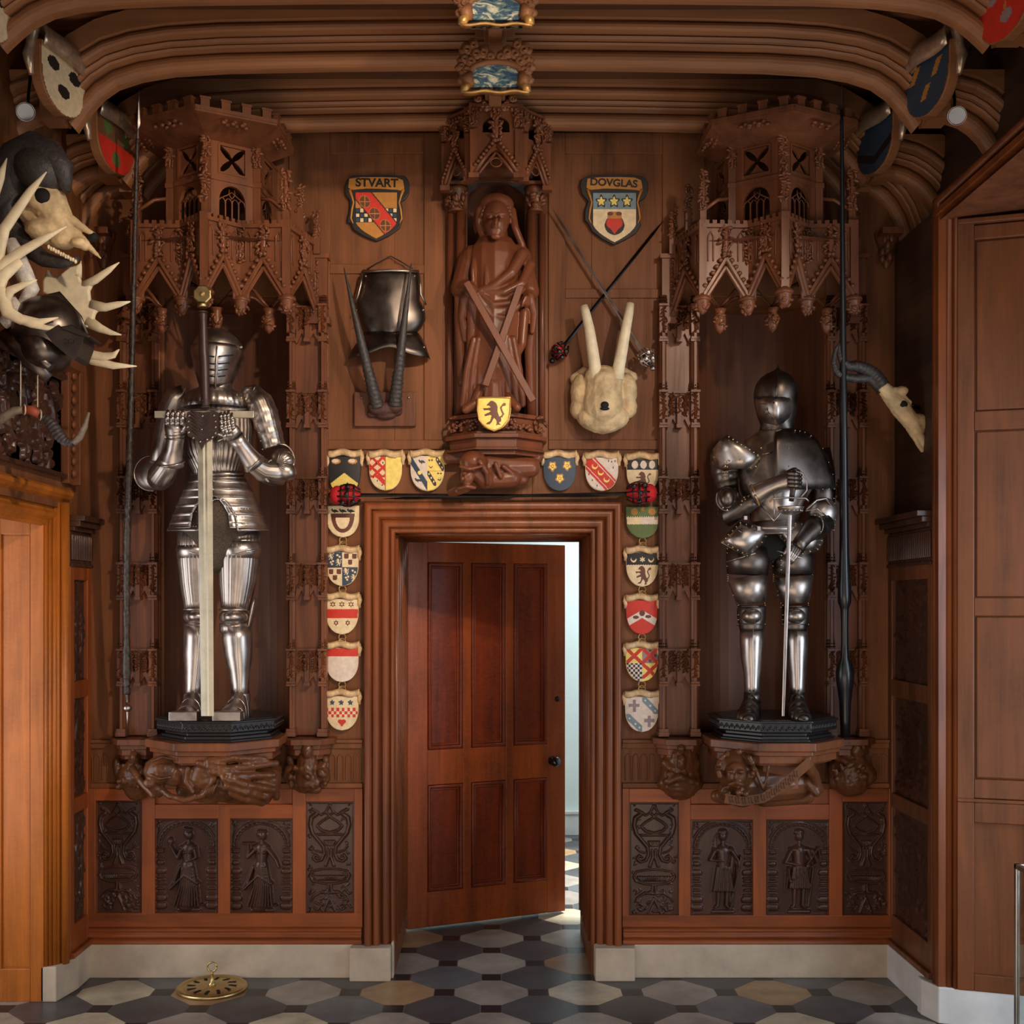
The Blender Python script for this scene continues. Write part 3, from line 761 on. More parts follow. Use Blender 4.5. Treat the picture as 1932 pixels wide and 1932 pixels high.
# ================================================================= CARVED CANOPIES, PILASTERS, BRACKETS
def leafball(mb, c, r, n, seed, mi=0):
    g = random.Random(seed)
    for _ in range(n):
        a, e = g.uniform(PI, 2*PI), g.uniform(-1.2, 1.3)
        q = Vector((math.cos(a)*math.cos(e)*r[0], math.sin(a)*math.cos(e)*r[1], math.sin(e)*r[2]))
        s = g.uniform(.22, .38)*min(r[0], r[2])
        M = Matrix.Rotation(g.uniform(0, PI), 3, 'Y')
        mb.ell(Vector(c)+q, (s*1.5, s*.8, s*.7), 6, 5, mi, M)
def crocket_strip(mb, u0, u1, z0, z1, y, seed, n=16, s=.010):
    g = random.Random(seed)
    n = int(n*1.7)
    for i in range(n):
        z = z0+(z1-z0)*(i+.5)/n; u = (u0+u1)/2+(1 if i % 2 else -1)*(u1-u0)*g.uniform(.05, .42); q = s*g.uniform(.55, 1.15)
        mb.ell((u, y+g.uniform(-.3, .3)*s, z), (q*1.5, q*.75, q*.62), 7, 5, 0, Matrix.Rotation(g.uniform(-1.4, 1.4), 3, 'Y'))
    mb.ell(((u0+u1)/2, y+.002, (z0+z1)/2), ((u1-u0)*.22, s*.6, (z1-z0)*.5), 8, 6)
def arch_pts(u0, u1, zs, z1, n=6):
    m = (u0+u1)/2; L = []
    for i in range(n+1):
        t = i/n; L.append((u0+(m-u0)*math.sin(t*PI/2)**1.0*t**.15 if False else u0+(m-u0)*(1-math.cos(t*PI/2))**.9, zs+(z1-zs)*math.sin(t*PI/2)**.9))
    return L
def opening(mb, W, zb, zt, u0, u1, z0, z1, zs, y0=.02, y1=0.):
    mb.box(0, u0, y1, y0, zb, zt); mb.box(u1, W, y1, y0, zb, zt); mb.box(u0, u1, y1, y0, zb, z0); mb.box(u0, u1, y1, y0, z1, zt)
    A = arch_pts(u0, u1, zs, z1)
    mb.prism(A+[(u0, z1)], y0-.001, y1+.001); m = (u0+u1)/2
    mb.prism([(2*m-x, z) for x, z in A][::-1]+[(u1, z1)][::1], y0-.001, y1+.001)
def facetT(A, B):
    return plane_T(A[0], -A[1], math.atan2(-(B[1]-A[1]), B[0]-A[0])), math.hypot(B[0]-A[0], B[1]-A[1])
def big_canopy():
    r = thing('niche_canopy', 'tall carved openwork tower canopy above the knight with great sword', 'canopy', (-1.26, 0, 3.1))
    c = -1.26
    def V(x, d): return (c+x, d)
    # crown with gabled arches
    cv = [V(-.425, .02), V(-.335, .33), V(-.13, .32), V(0, .445), V(.13, .32), V(.335, .33), V(.425, .02)]
    zb, zt, za = 3.10, 3.43, 3.27
    b = MB(); lf = MB()
    for i in range(6):
        A, B = cv[i], cv[i+1]; T, W = facetT(A, B); b.T = T; lf.T = T; m = W/2
        b.prism([(0, zb+.035), (.012, zb+.035), (m, za), (W-.012, zb+.035), (W, zb+.035), (W, zt), (0, zt)], .022, 0)
        for s in (0, 1):                                   # gable mouldings and lancets
            f = (lambda u: u) if s == 0 else (lambda u: W-u)
            b.tube([(f(.004), -.008, zb+.02), (f(m), -.008, za+.012)], (.011), 6, smooth=False)
            b.tube([(f(.010), -.002, zb-.0), (f(m), -.002, za-.026)], (.009), 6, smooth=False)
            A2 = arch_pts(.03, m, zb+.0, za-.05, 5)
            b.tube([(f(u), .004, z) for u, z in A2], .008, 6)
            u = W*.17
            b.tube([(f(u-.012), -.002, 3.27), (f(u-.012), -.002, 3.38), (f(u), -.002, 3.40), (f(u+.012), -.002, 3.38), (f(u+.012), -.002, 3.27)], .004, 6)
            for k in range(6):
                t = (k+.5)/6; lf.ell((f(m*t), -.014, zb+.045+(za-zb)*t), (.012, .010, .010), 6, 5)
        crocket_strip(lf, m-W*.16, m+W*.16, za+.02, zt-.005, -.012, i, 14, .011)
        b.box(-.004, W+.004, -.014, .02, zt-.012, zt+.004)
        n = max(4, int(W/.030))
        for k in range(n): b.box(W*(k+.22)/n, W*(k+.78)/n, -.014, .004, zt+.004, zt+.020)
    b.T = None; lf.T = None
    for i, q in enumerate(cv[1:-1]):
        x, d = q
        if i in (0, 2, 4): b.box(x-.017, x+.017, -d-.012, -d+.02, zb+.0, zt+.02)
        else: crocket_strip(lf, x-.02, x+.02, zb+.16, zt-.01, -d-.012, 40+i, 12, .010)
    # wings stepping back to the wall
    for s in (-1, 1):
        b.box(c+s*.40, c+s*.475, -.055, 0, 3.09, 3.37); b.box(c+s*.395, c+s*.485, -.065, 0, 3.365, 3.385); b.box(c+s*.39, c+s*.49, -.065, 0, 3.06, 3.09)
        crocket_strip(lf, c+s*.42-.015, c+s*.42+.015, 3.11, 3.36, -.06, 60+s, 14, .009)
        b.box(c+s*.375-.014, c+s*.375+.014, -.20, -.16, 3.42, 3.55); crocket_strip(lf, c+s*.375-.02, c+s*.375+.02, 3.5, 3.66, -.19, 70+s, 14, .011)
        b.box(c+s*.43-.014, c+s*.43+.014, -.08, -.05, 3.38, 3.50); crocket_strip(lf, c+s*.43-.018, c+s*.43+.018, 3.45, 3.58, -.08, 80+s, 12, .010)
    b.add([(c-.425, -.02, 3.36), (c-.335, -.325, 3.36), (c, -.43, 3.36), (c+.335, -.325, 3.36), (c+.425, -.02, 3.36)], [(0, 1, 2, 3, 4)])
    b.merge(lf); obj('crown', b, W_carve, r)
    # pendant bosses
    for i, q in enumerate(cv[1:-1]):
        b = MB(); x, d = q
        b.lathe((x, -d+.012, zb-.005), [(.040, 0), (.042, .012), (.032, .022), (.026, .03)], 10)
        b.lathe((x, -d+.005, zb-.065), [(.004, 0), (.018, .012), (.028, .035), (.030, .055), (.036, .062)], 10)
        leafball(b, (x, -d+.012, zb-.03), (.030, .030, .03), 16, i)
        obj('boss', b, W_carve, r)
    for x, d, z in ((-.24, .24, 3.02), (.24, .24, 3.02), (0, .22, 3.03)):
        b = MB(); b.lathe((c+x, -d, z-.05), [(.003, 0), (.018, .015), (.026, .04), (.028, .06), (.02, .09), (.03, .11)], 10)
        leafball(b, (c+x, -d, z), (.028, .028, .04), 16, int(x*100))
        for s in (-1, 1):
            for q in cv[1:-1]:
                if abs(q[0]-c-x) < .16: b.tube([(c+x, -d, z+.06), ((c+x+q[0])/2, -(d+q[1])/2, z+.10), (q[0], -q[1], zb+.02)], .007, 6)
            b.tube([(c+x, -d, z+.06), (c+x+s*.07, -d+.02, z+.15), (c+x+s*.13, -d+.04, z+.185)], .008, 6)
        obj('pendant', b, W_carve, r)
    # tower
    tv = [V(-.235, .0), V(-.195, .27), V(0, .40), V(.195, .27), V(.235, .0)]
    b = MB(); lf2 = MB()
    z0, z1, z2 = 3.37, 3.625, 3.80
    for i in range(4):
        T, W = facetT(tv[i], tv[i+1]); b.T = T; lf2.T = T
        u0, u1 = W*.24, W*.76
        opening(b, W, z0, z1-.012, u0, u1, 3.445, 3.60, 3.53)
        for k in range(1, 4):
            u = u0+(u1-u0)*k/4; b.box(u-.003, u+.003, .004, .012, 3.445, 3.535)
        for k in range(4):
            a0_, a1_ = u0+(u1-u0)*k/4, u0+(u1-u0)*(k+1)/4
            L_ = arch_pts(a0_, a1_, 3.52, 3.545, 3); b.tube([(x, .008, z) for x, z in L_]+[(a0_+a1_-x, .008, z) for x, z in L_[::-1]], .003, 5)
        mm = (u0+u1)/2
        for s in (-1, 1):
            b.tube([(mm+s*(u1-u0)*.5, .008, 3.535), (mm+s*.02, .008, 3.56), (mm, .008, 3.575)], .003, 5)
            b.tube([(mm, .008, 3.545), (mm+s*.014, .008, 3.565), (mm+s*.012, .008, 3.585)], .003, 5)
        b.box(-.006, W+.006, -.008, .02, z1-.012, z1+.008)
        # quatrefoil stage
        q0, q1 = z1+.03, z2-.03; hh = (q1-q0); u0, u1 = W/2-hh/2, W/2+hh/2
        b.box(0, u0, 0, .02, z1, z2); b.box(u1, W, 0, .02, z1, z2); b.box(u0, u1, 0, .02, z1, q0); b.box(u0, u1, 0, .02, q1, z2)
        for k in range(4):
            R = Matrix.Rotation(k*PI/2, 2); e = hh/2
            pts = [Vector((-e*.82, e)), Vector((-e*.50, e*.80)), Vector((-e*.20, e*.52)), Vector((0, e*.20)), Vector((e*.20, e*.52)), Vector((e*.50, e*.80)), Vector((e*.82, e))]
            pts = [R @ p for p in pts]; b.prism([(W/2+p.x, (q0+q1)/2+p.y) for p in pts], .018, .006)
        for s0, s1, t0, t1 in ((u0-.01, u1+.01, q0-.008, q0), (u0-.01, u1+.01, q1, q1+.008), (u0-.01, u0, q0, q1), (u1, u1+.01, q0, q1)):
            b.box(s0, s1, -.005, .004, t0, t1)
        b.box(0, W, -.004, .02, z2-.012, z2)
    b.T = None; lf2.T = None
    for i, (x, d) in enumerate(tv[1:4]):
        b.box(x-.016, x+.016, -d-.014, -d+.02, z0, z2); crocket_strip(lf2, x-.02, x+.02, z2-.10, z2+.01, -d-.018, 90+i, 12, .010)
        b.box(x-.02, x+.02, -d-.02, -d+.02, z1-.015, z1+.006)
    for x, d in ((c, .43), (c-.33, .31), (c+.33, .31)):          # pinnacles and little flying arches
        b.box(x-.014, x+.014, -d-.01, -d+.016, 3.42, 3.60); crocket_strip(lf2, x-.022, x+.022, 3.50, 3.68, -d-.012, int(abs(x)*99), 16, .011)
        tx, td = (c, .40) if abs(x-c) < .1 else ((c-.195, .27) if x < c else (c+.195, .27))
        b.tube([(x, -d, 3.50), ((x+tx)/2, -(d+td)/2, 3.555), (tx, -td, 3.57)], .009, 6)
    rl = lf2
    b.merge(lf2); lf2 = MB(); obj('tower', b, W_carve, r)
    # flared battlemented roof
    b = MB()
    rv = [V(-.33, .12), V(-.315, .44), V(0, .60), V(.315, .44), V(.33, .12)]
    tv2 = [V(-.215, .12)]+tv[1:4]+[V(.215, .12)]
    def ring(vs, z, g_=0.): return [(x, -d, z) for x, d in vs]
    for (va, za_, vb, zb_) in ((tv2, 3.785, rv, 3.825), (rv, 3.825, rv, 3.842)):
        v = ring(va, za_)+ring(vb, zb_); b.add(v, [(i, i+1, i+6, i+5) for i in range(4)])
    b.add(ring(rv, 3.842), [(0, 1, 2, 3, 4)]); b.add(ring(tv2, 3.79), [(4, 3, 2, 1, 0)])
    for i in range(4):
        T, W = facetT(rv[i], rv[i+1]); b.T = T; n = 4 if i in (1, 2) else 3
        b.box(0, W, -.004, .012, 3.834, 3.850)
        for k in range(n):
            u = W*(k+.5)/n; b.box(u-.019, u+.019, .004, .026, 3.846, 3.888); b.box(u-.023, u+.023, 0, .030, 3.884, 3.893)
        b.T = None; lf2.T = T
        for k in range(9): lf2.ell((W*(.35+.3*k/8), .028+.02*((k*7) % 3-1), 3.808+.008*((k*5) % 3-1)), (.014, .010, .009), 6, 5)
        lf2.T = None
    b.merge(lf2); obj('roof', b, W_carve, r)
    return r
can = big_canopy()
dup(can, (2.515, 0, 0), 'tall carved openwork tower canopy above the knight with rapier')

# ---- pilasters with two shafts and gabled bands
def pilaster(xc, label):
    r = thing('gothic_pilaster', label, 'pilaster', (xc, 0, 1.135), 'gothic pilasters flanking the two knights')
    b = MB(); z0, z1 = 1.135, 3.115
    b.box(xc-.062, xc+.062, -.012, 0, z0, z1); b.box(xc-.094, xc+.094, -.026, 0, z0, z1)
    obj('back_panel', b, W_carve, r, bevel=.002)
    bands = [(Z(575+162.6*i, .07), Z(640+162.6*i, .07)) for i in range(5)]
    for s in (-1, 1):
        b = MB(); x = xc+s*.074
        b.tube([(x, -.052, z0), (x, -.052, z1)], .016, 4, smooth=False); b.box(x-.016, x+.016, -.04, 0, z0, z1); b.box(x-.006, x+.006, -.072, -.05, z0, z1)
        for zt, zb in bands:
            for z, rr in ((zb-.004, .021), (zb+.006, .019)): b.box(x-rr, x+rr, -.078, 0, z-.006, z+.006)
            b.box(x-.019, x+.019, -.072, 0, zb+.03, zt); crocket_strip(b, x-.014, x+.014, zb+.03, zt, -.074, int(zt*50), 9, .008)
            b.box(x-.022, x+.022, -.082, 0, zt-.006, zt+.004)
            for k in range(3): b.lathe((x, -.052, zt+.008+k*.014), [(.020, 0), (.024-.002*k, .005), (.020, .010)], 8)
        b.box(x-.024, x+.024, -.085, 0, z0, z0+.02); b.box(x-.021, x+.021, -.08, 0, z0+.02, z0+.035)
        obj('shaft', b, W_carve, r, bevel=.0015)
    for i, (zt, zb) in enumerate(bands):
        b = MB()
        b.box(xc-.056, xc+.056, -.040, 0, zb+.05, zt); b.box(xc-.056, xc+.056, -.048, 0, zt-.006, zt+.002)
        for s in (-1, 1):
            b.prism([(xc+s*.003, zb+.055), (xc+s*.05, zb+.055), (xc+s*.058, zb-.012), (xc+s*.05, zb-.012), (xc+s*.028, zb+.035), (xc+s*.006, zb+.0)][::s], -.0, -.046)
            crocket_strip(b, xc+s*.032-.014, xc+s*.032+.014, zb+.05, zt-.006, -.046, i*7+s, 11, .009)
        b.box(xc-.010, xc+.010, -.066, 0, zb+.0, zt-.02); b.box(xc-.014, xc+.014, -.072, 0, zb-.010, zb+.006)
        crocket_strip(b, xc-.01, xc+.01, zb+.06, zt-.01, -.066, i, 8, .008)
        obj('carved_band', b, W_carve, r, bevel=.0015)
    return r
pl_ = pilaster(-1.667, 'carved gothic pilaster behind the gnarled lance, far left of the four')
dup(pl_, (.790, 0, 0), 'carved gothic pilaster between the knight with great sword and the painted crests')
dup(pl_, (2.526, 0, 0), 'carved gothic pilaster between the painted crests and the knight with rapier')
dup(pl_, (3.309, 0, 0), 'carved gothic pilaster behind the black lance, far right of the four')

# ---- blob sculpture tool: (capsule) ('c',a,b,ra,rb) (ellipsoid) ('e',c,(rx,ry,rz)[,roty]); points are (px,py,D), radii in photo px
def blob(name, prims, m, parent, vox=.006, it=3, disp=0, dk=.3, dD=0.):
    _P = P
    def P_(x, y, D=0.): return _P(x, y, D+dD)
    b = MB(); k = K(dk)
    for q in prims:
        if q[0] == 'c':
            b.cap(P_(*q[1]), P_(*q[2]), q[3]*k, (q[4] if len(q) > 4 else q[3])*k, 12)
        elif q[0] == 'l':                              # poly-line of capsules
            pts = q[1]; n = len(pts)-1
            for i in range(n): b.cap(P_(*pts[i]), P_(*pts[i+1]), (q[2]+(q[3]-q[2])*i/n)*k, (q[2]+(q[3]-q[2])*(i+1)/n)*k, 10)
        else:
            M = Matrix.Rotation(q[3], 3, 'Y') if len(q) > 3 else None
            b.ell(P_(*q[1]), [x*k for x in q[2]], 20, 14, 0, M)
    return obj(name, b, m, parent, remesh=vox, smooth_it=it, disp=disp)

def ledge(xc, label, right=False):
    r = thing('niche_bracket', label, 'bracket', (xc, 0, .9))
    b = MB(); k22 = PI/8
    for R_, z0, z1 in ((.325, 1.112, 1.148), (.305, 1.09, 1.112), (.29, 1.055, 1.09), (.27, 1.045, 1.055), (.20, .93, 1.045)):
        pts = [(xc+R_*math.cos(k22+k*PI/4), min(0, -.16+R_*1.0*math.sin(k22+k*PI/4))) for k in range(8)]
        quadbox(b, [(x, y) for x, y in pts], z0, z1)
    obj('ledge', b, W_carve, r, bevel=.004)
    return r
lb = ledge(-1.265, 'carved bracket with a recumbent helmeted knight under the left niche')
E = 'e'; c_ = 'c'; l_ = 'l'
fig = [(E, (306, 1453, .30), (34, 30, 27)), (E, (330, 1462, .30), (20, 24, 22)), (c_, (345, 1455, .26), (420, 1480, .26), 30, 34), (c_, (350, 1490, .24), (400, 1500, .24), 18, 18),
       (c_, (420, 1470, .26), (505, 1470, .22), 34, 26), (c_, (430, 1500, .22), (500, 1505, .2), 16, 14), (E, (282, 1478, .34), (12, 10, 10)), (c_, (282, 1478, .33), (300, 1495, .30), 9, 10),
       (l_, [(300, 1485, .30), (320, 1502, .33), (350, 1510, .34), (385, 1500, .34), (405, 1470, .36), (400, 1448, .36), (375, 1440, .37)], 6, 6),
       (l_, [(355, 1450, .37), (350, 1475, .37), (365, 1495, .36)], 5, 4), (E, (382, 1465, .34), (26, 14, 24)),
       (l_, [(395, 1437, .37), (440, 1430, .36), (500, 1432, .28)], 8, 6), (l_, [(395, 1445, .38), (430, 1452, .37), (520, 1440, .26)], 8, 7), (l_, [(400, 1455, .38), (440, 1465, .37), (515, 1462, .26)], 7, 7),
       (l_, [(425, 1468, .38), (460, 1480, .36), (515, 1490, .26)], 9, 7), (l_, [(430, 1482, .37), (465, 1495, .35), (505, 1505, .26)], 8, 6), (l_, [(440, 1495, .34), (470, 1508, .32), (495, 1515, .24)], 10, 7),
       (l_, [(500, 1500, .26), (520, 1490, .24), (522, 1505, .22)], 9, 7), (l_, [(250, 1450, .12), (262, 1470, .18), (290, 1500, .22)], 8, 7),
       (l_, [(288, 1436, .42), (306, 1428, .40), (330, 1434, .36)], 3, 3), (l_, [(285, 1462, .43), (300, 1470, .43), (322, 1466, .40)], 4, 4)]
blob('recumbent_knight', fig, W_corb, lb, .006, 2, (.008, .03), .3, .07)
b = MB()                                                # helmet crown and mail stripes read as separate metalwork carving
for k in range(9): b.tube([P(408-k*3.2, 1492+k*1.2-12, .455-k*.004), P(398-k*3.2, 1512+k*.3-6, .43-k*.004)], .003, 5)
obj('mail_stripes', b, W_corb, lb)
rb = ledge(1.262, 'carved bracket with a curly bearded man holding a lettered scroll under the right niche')
fig = [(E, (1388, 1455, .30), (33, 28, 40)), (E, (1388, 1462, .36), (20, 14, 24)), (c_, (1380, 1490, .26), (1400, 1498, .26), 26, 26), (c_, (1400, 1480, .24), (1500, 1475, .20), 38, 34),
       (c_, (1440, 1455, .24), (1500, 1440, .24), 18, 20), (c_, (1352, 1502, .22), (1375, 1505, .24), 12, 14), (c_, (1440, 1505, .20), (1520, 1500, .18), 18, 18), (c_, (1525, 1475, .26), (1540, 1495, .28), 12, 9),
       (l_, [(1520, 1440, .34), (1535, 1460, .30), (1545, 1490, .26)], 12, 9), (E, (1388, 1466, .425), (4, 7, 9)), (E, (1377, 1456, .40), (7, 4, 3.5)), (E, (1399, 1456, .40), (7, 4, 3.5)), (l_, [(1376, 1480, .40), (1388, 1476, .415), (1400, 1480, .40)], 4, 4),
       (l_, [(1425, 1450, .34), (1440, 1490, .34)], 4, 3), (l_, [(1450, 1446, .36), (1442, 1492, .34)], 3, 3)]
g = random.Random(5)
for _ in range(46):
    a = g.uniform(-.5, PI+.5); fig.append((E, (1388+33*math.cos(a), 1450-32*math.sin(a), g.uniform(.27, .38)), (g.uniform(4, 7),)*3))
for _ in range(26): fig.append((E, (1388+g.uniform(-26, 26), 1490+g.uniform(-6, 14), g.uniform(.34, .40)), (g.uniform(3, 6),)*3))
blob('reclining_bearded_man', fig, W_corb, rb, .0055, 2, 0, .3, .06)
b = MB(); sp = [(1368, 1506), (1400, 1512), (1440, 1506), (1475, 1484), (1505, 1458), (1530, 1436)]
vs = []
for i, (x, y) in enumerate(sp):
    t = Vector((sp[min(i+1, 5)][0]-sp[max(i-1, 0)][0], sp[min(i+1, 5)][1]-sp[max(i-1, 0)][1])).normalized(); nx, ny = -t.y, t.x
    for s, D in ((-9, .455), (9, .46), (9, .445), (-9, .44)): vs.append(P(x+nx*s, y+ny*s, D))
b.add(vs, [(i*4+j, i*4+(j+1) % 4, (i+1)*4+(j+1) % 4, (i+1)*4+j) for i in range(5) for j in range(4)], 0, False)
for (x, y) in [(1380, 1508), (1392, 1510), (1404, 1511), (1416, 1510), (1428, 1508), (1440, 1505), (1450, 1500), (1459, 1494), (1468, 1488), (1477, 1482), (1486, 1475), (1494, 1468), (1502, 1460)]:
    for dx in (-2.5, 2.5): b.tube([P(x+dx-1, y-6, .458), P(x+dx+1.5, y+6, .462)], .0022, 5)
o = obj('lettered_scroll', b, W_corb, rb)

# ---- small figure brackets under each pilaster
def small_bracket(xc, label, kind, m=None):
    r = thing('pilaster_bracket', label, 'bracket', (xc, 0, .93), None)
    b = MB()
    for R_, z0, z1 in ((.125, 1.10, 1.128), (.108, 1.08, 1.10), (.100, 1.05, 1.08), (.085, 1.03, 1.05)):
        quadbox(b, [(xc+R_*u, -v) for u, v in ((-1, 0), (-1, R_*.6), (-.55, R_*1.15), (.55, R_*1.15), (1, R_*.6), (1, 0))], z0, z1)
    obj('ledge', b, W_carve, r, bevel=.003)
    cx = VX+xc/K(.1); f = []; g = random.Random(int(xc*100))
    F = lambda x, y, d=.1: (cx+x, y, d)
    if kind == 'angel':
        f = [(c_, F(-2, 1405), F(-2, 1418), 8, 8), (E, F(-1, 1430, .13), (10, 9, 12)), (c_, F(0, 1445), F(0, 1465), 18, 26), (c_, F(0, 1465, .08), F(5, 1485, .06), 32, 26), (c_, F(-34, 1445, .05), F(-28, 1470, .06), 9, 10), (E, F(-34, 1440, .05), (8, 8, 10)),
             (c_, F(12, 1455, .12), F(36, 1478, .08), 10, 9), (c_, F(-18, 1458, .13), F(8, 1470, .15), 8, 7)]
    elif kind == 'knight':
        f = [(E, F(0, 1418, .13), (12, 11, 15)), (c_, F(0, 1436), F(0, 1470), 20, 26), (c_, F(-30, 1460, .07), F(-20, 1475, .06), 18, 16), (l_, [F(-18, 1450, .13), F(0, 1465, .16), F(20, 1478, .12)], 6, 5), (E, F(26, 1458, .12), (15, 8, 17)), (E, F(26, 1458, .15), (8, 6, 8)), (c_, F(-32, 1430, .05), F(-28, 1450, .05), 8, 8), (c_, F(34, 1432, .06), F(36, 1470, .06), 8, 8), (c_, F(-10, 1485, .05), F(18, 1488, .04), 12, 10)]
    elif kind == 'monster':
        f = [(c_, F(0, 1430, .06), F(0, 1470, .06), 34, 40), (c_, F(-30, 1478, .06), F(30, 1478, .06), 14, 14), (E, F(2, 1412, .14), (8, 8, 9)), (E, F(2, 1438, .15), (9, 7, 14)), (c_, F(-28, 1440, .1), F(-14, 1450, .12), 9, 9), (c_, F(30, 1440, .1), F(16, 1450, .12), 9, 9), (l_, [F(-24, 1474, .14), F(0, 1466, .16), F(26, 1476, .14)], 7, 7), (E, F(0, 1481, .13), (22, 8, 6))]
    else:
        f = [(c_, F(-5, 1440, .06), F(0, 1466, .06), 30, 38), (E, F(12, 1416, .12), (11, 10, 14)), (c_, F(14, 1436, .1), F(30, 1462, .08), 14, 20), (c_, F(-30, 1450, .06), F(-28, 1476, .06), 14, 14), (l_, [F(-26, 1430, .1), F(0, 1442, .14), F(20, 1434, .12)], 6, 6), (c_, F(-10, 1478, .08), F(20, 1478, .08), 14, 12)]
    for _ in range(26): f.append((E, F(g.uniform(-34, 34), g.uniform(1440, 1486), g.uniform(.10, .15)), (g.uniform(3, 7),)*3))
    blob('carved_figure', f, W_corb, r, .005, 2, (.008, .02), .1)
small_bracket(-1.667, 'carved corbel of a capped angel holding cloth, under the leftmost pilaster', 'angel')
small_bracket(-.870, 'carved corbel of a helmeted warrior with round shield, left of the door', 'knight')
small_bracket(.858, 'carved corbel of a gaping grotesque beast, right of the door', 'monster')
small_bracket(1.645, 'carved corbel of a crouching figure at the foot of the black lance', 'other')

# ---- ebonised pedestals
def pedestal(xc, label):
    r = thing('display_pedestal', label, 'pedestal', (xc, -.17, 1.148), 'black octagonal armour pedestals')
    def oc(R_, z0, z1, b):
        quadbox(b, [(xc+R_*math.cos(PI/8+k*PI/4), min(-.17+R_*math.sin(PI/8+k*PI/4), .12)) for k in range(8)], z0, z1)
    b = MB()
    for R_, z0, z1 in ((.275, 1.148, 1.158), (.265, 1.158, 1.172), (.25, 1.172, 1.186), (.255, 1.186, 1.192)): oc(R_, z0, z1, b)
    obj('base', b, W_black, r, bevel=.003)
    b = MB()
    for R_, z0, z1 in ((.285, 1.192, 1.234), (.295, 1.232, 1.242), (.27, 1.238, 1.246)): oc(R_, z0, z1, b)
    obj('top', b, W_black, r, bevel=.003)
    b = MB()
    for k in range(3, 8):
        a0_, a1_ = PI/8+k*PI/4, PI/8+(k+1)*PI/4
        A = Vector((xc+.285*math.cos(a0_), -.17+.285*math.sin(a0_))); B = Vector((xc+.285*math.cos(a1_), -.17+.285*math.sin(a1_)))
        n = 8
        for i in range(n):
            q = lambda t: A+(B-A)*(i+t)/n
            pts = [Vector((q(t).x, q(t).y, 1.200+.022*abs(math.sin(PI*t)))) for t in (0, .2, .5, .8, 1)]
            b.tube(pts, .0028, 5); c2 = q(.5); b.ell((c2.x, c2.y, 1.210), (.006, .006, .006), 6, 4)
    obj('guilloche_band', b, W_black, r)
    return r
pd = pedestal(-1.25, 'black octagonal pedestal carrying the knight with great sword')
dup(pd, (2.515, 0, 0), 'black octagonal pedestal carrying the knight with rapier')

# ---- central canopy over the statue
r = thing('statue_canopy', 'small carved gothic canopy with leafy capitals over the wooden saint', 'canopy', (.005, 0, 3.5))
b = MB(); lf = MB()
cc = .005
sv = [(cc-.25, .02), (cc-.235, .13), (cc-.125, .24), (cc-.10, .29), (cc+.10, .29), (cc+.125, .24), (cc+.235, .13), (cc+.25, .02)]
Zc = lambda py: Z(py, .24)
zt_, zb_ = Zc(208), Zc(345)
for i in range(7):
    T, W = facetT(sv[i], sv[i+1]); b.T = T; lf.T = T
    b.box(0, W, -.012, .02, zt_-.03, zt_-.012); b.box(0, W, -.02, .02, zt_-.012, zt_)
    for k in range(int(W/.02)): lf.ell(((k+.5)*.02, -.016, zt_-.022), (.008, .006, .010), 6, 4)
    if i in (1, 3, 5):
        u0, u1 = W*.2, W*.8
        opening(b, W, zt_-.13, zt_-.03, u0, u1, zt_-.12, zt_-.05, zt_-.09)
        m = W/2; b.prism([(0, zb_+.06), (m, zb_+.13), (W, zb_+.06), (W, zt_-.13), (0, zt_-.13)], .018, 0)
        for s in (0, 1):
            f = (lambda u: u) if s == 0 else (lambda u: W-u)
            A2 = [(f(.0), -.006, zb_+.02), (f(W*.2), -.006, zb_+.08), (f(m), -.006, zb_+.155)]
            b.tube(A2, .010, 6); b.tube([(f(.012), 0, zb_+.01), (f(W*.25), 0, zb_+.06), (f(m), 0, zb_+.12)], .007, 6)
            for k in range(8):
                t = (k+.5)/8; lf.ell((f(m*t), -.018, zb_+.05+.125*t), (.011, .009, .009), 6, 4)
        crocket_strip(lf, m-.03, m+.03, zb_+.16, zt_-.03, -.016, i, 14, .011)
        b.tube([(m+.025*math.cos(t), .004, zb_+.075+.02*math.sin(t)) for t in [k*PI/6 for k in range(13)]], .0035, 5)
    else:
        b.box(0, W, 0, .02, zb_+.02, zt_-.03)
b.T = None; lf.T = None
for x, d in sv[1:7]:
    b.box(x-.02, x+.02, -d-.016, -d+.02, zt_-.10, zt_+.006); b.box(x-.022, x+.022, -d-.020, -d+.02, zb_+.0, zb_+.022)
    b.box(x-.016, x+.016, -d-.012, -d+.02, zb_+.02, zt_-.11); crocket_strip(lf, x-.018, x+.018, zt_-.10, zt_-.02, -d-.018, int(x*99), 10, .009)
    leafball(lf, (x, -d, zt_-.035), (.03, .028, .02), 10, int(x*77))
b.add([(x, -d, zt_-.005) for x, d in sv], [tuple(range(8))]); b.add([(x, -d, zb_+.10) for x, d in sv], [tuple(range(8))[::-1]])
b.merge(lf); obj('canopy_frame', b, W_carve, r)
for s in (-1, 1):
    b = MB(); x = cc+s*.185
    b.tube([(x-.02*s, -.045, Z(790, .06)), (x-.02*s, -.045, Z(400, .06))], .024, 16); b.tube([(x+.030*s, -.03, Z(790, .06)), (x+.030*s, -.03, Z(400, .06))], .016, 12); b.box(x-.05, x+.05, -.02, 0, Z(792, .06), Z(345, .1))
    obj('column', b, W_stat, r)
    b = MB(); b.lathe((x, -.05, Z(400, .06)), [(.034, 0), (.040, .008), (.030, .018), (.036, .06), (.052, .095), (.055, .11)], 14)
    leafball(b, (x, -.055, Z(372, .06)), (.042, .042, .055), 34, 5+s); b.box(x-.055, x+.055, -.11, 0, Z(351, .08), Z(345, .08))
    obj('leafy_capital', b, W_carve, r)

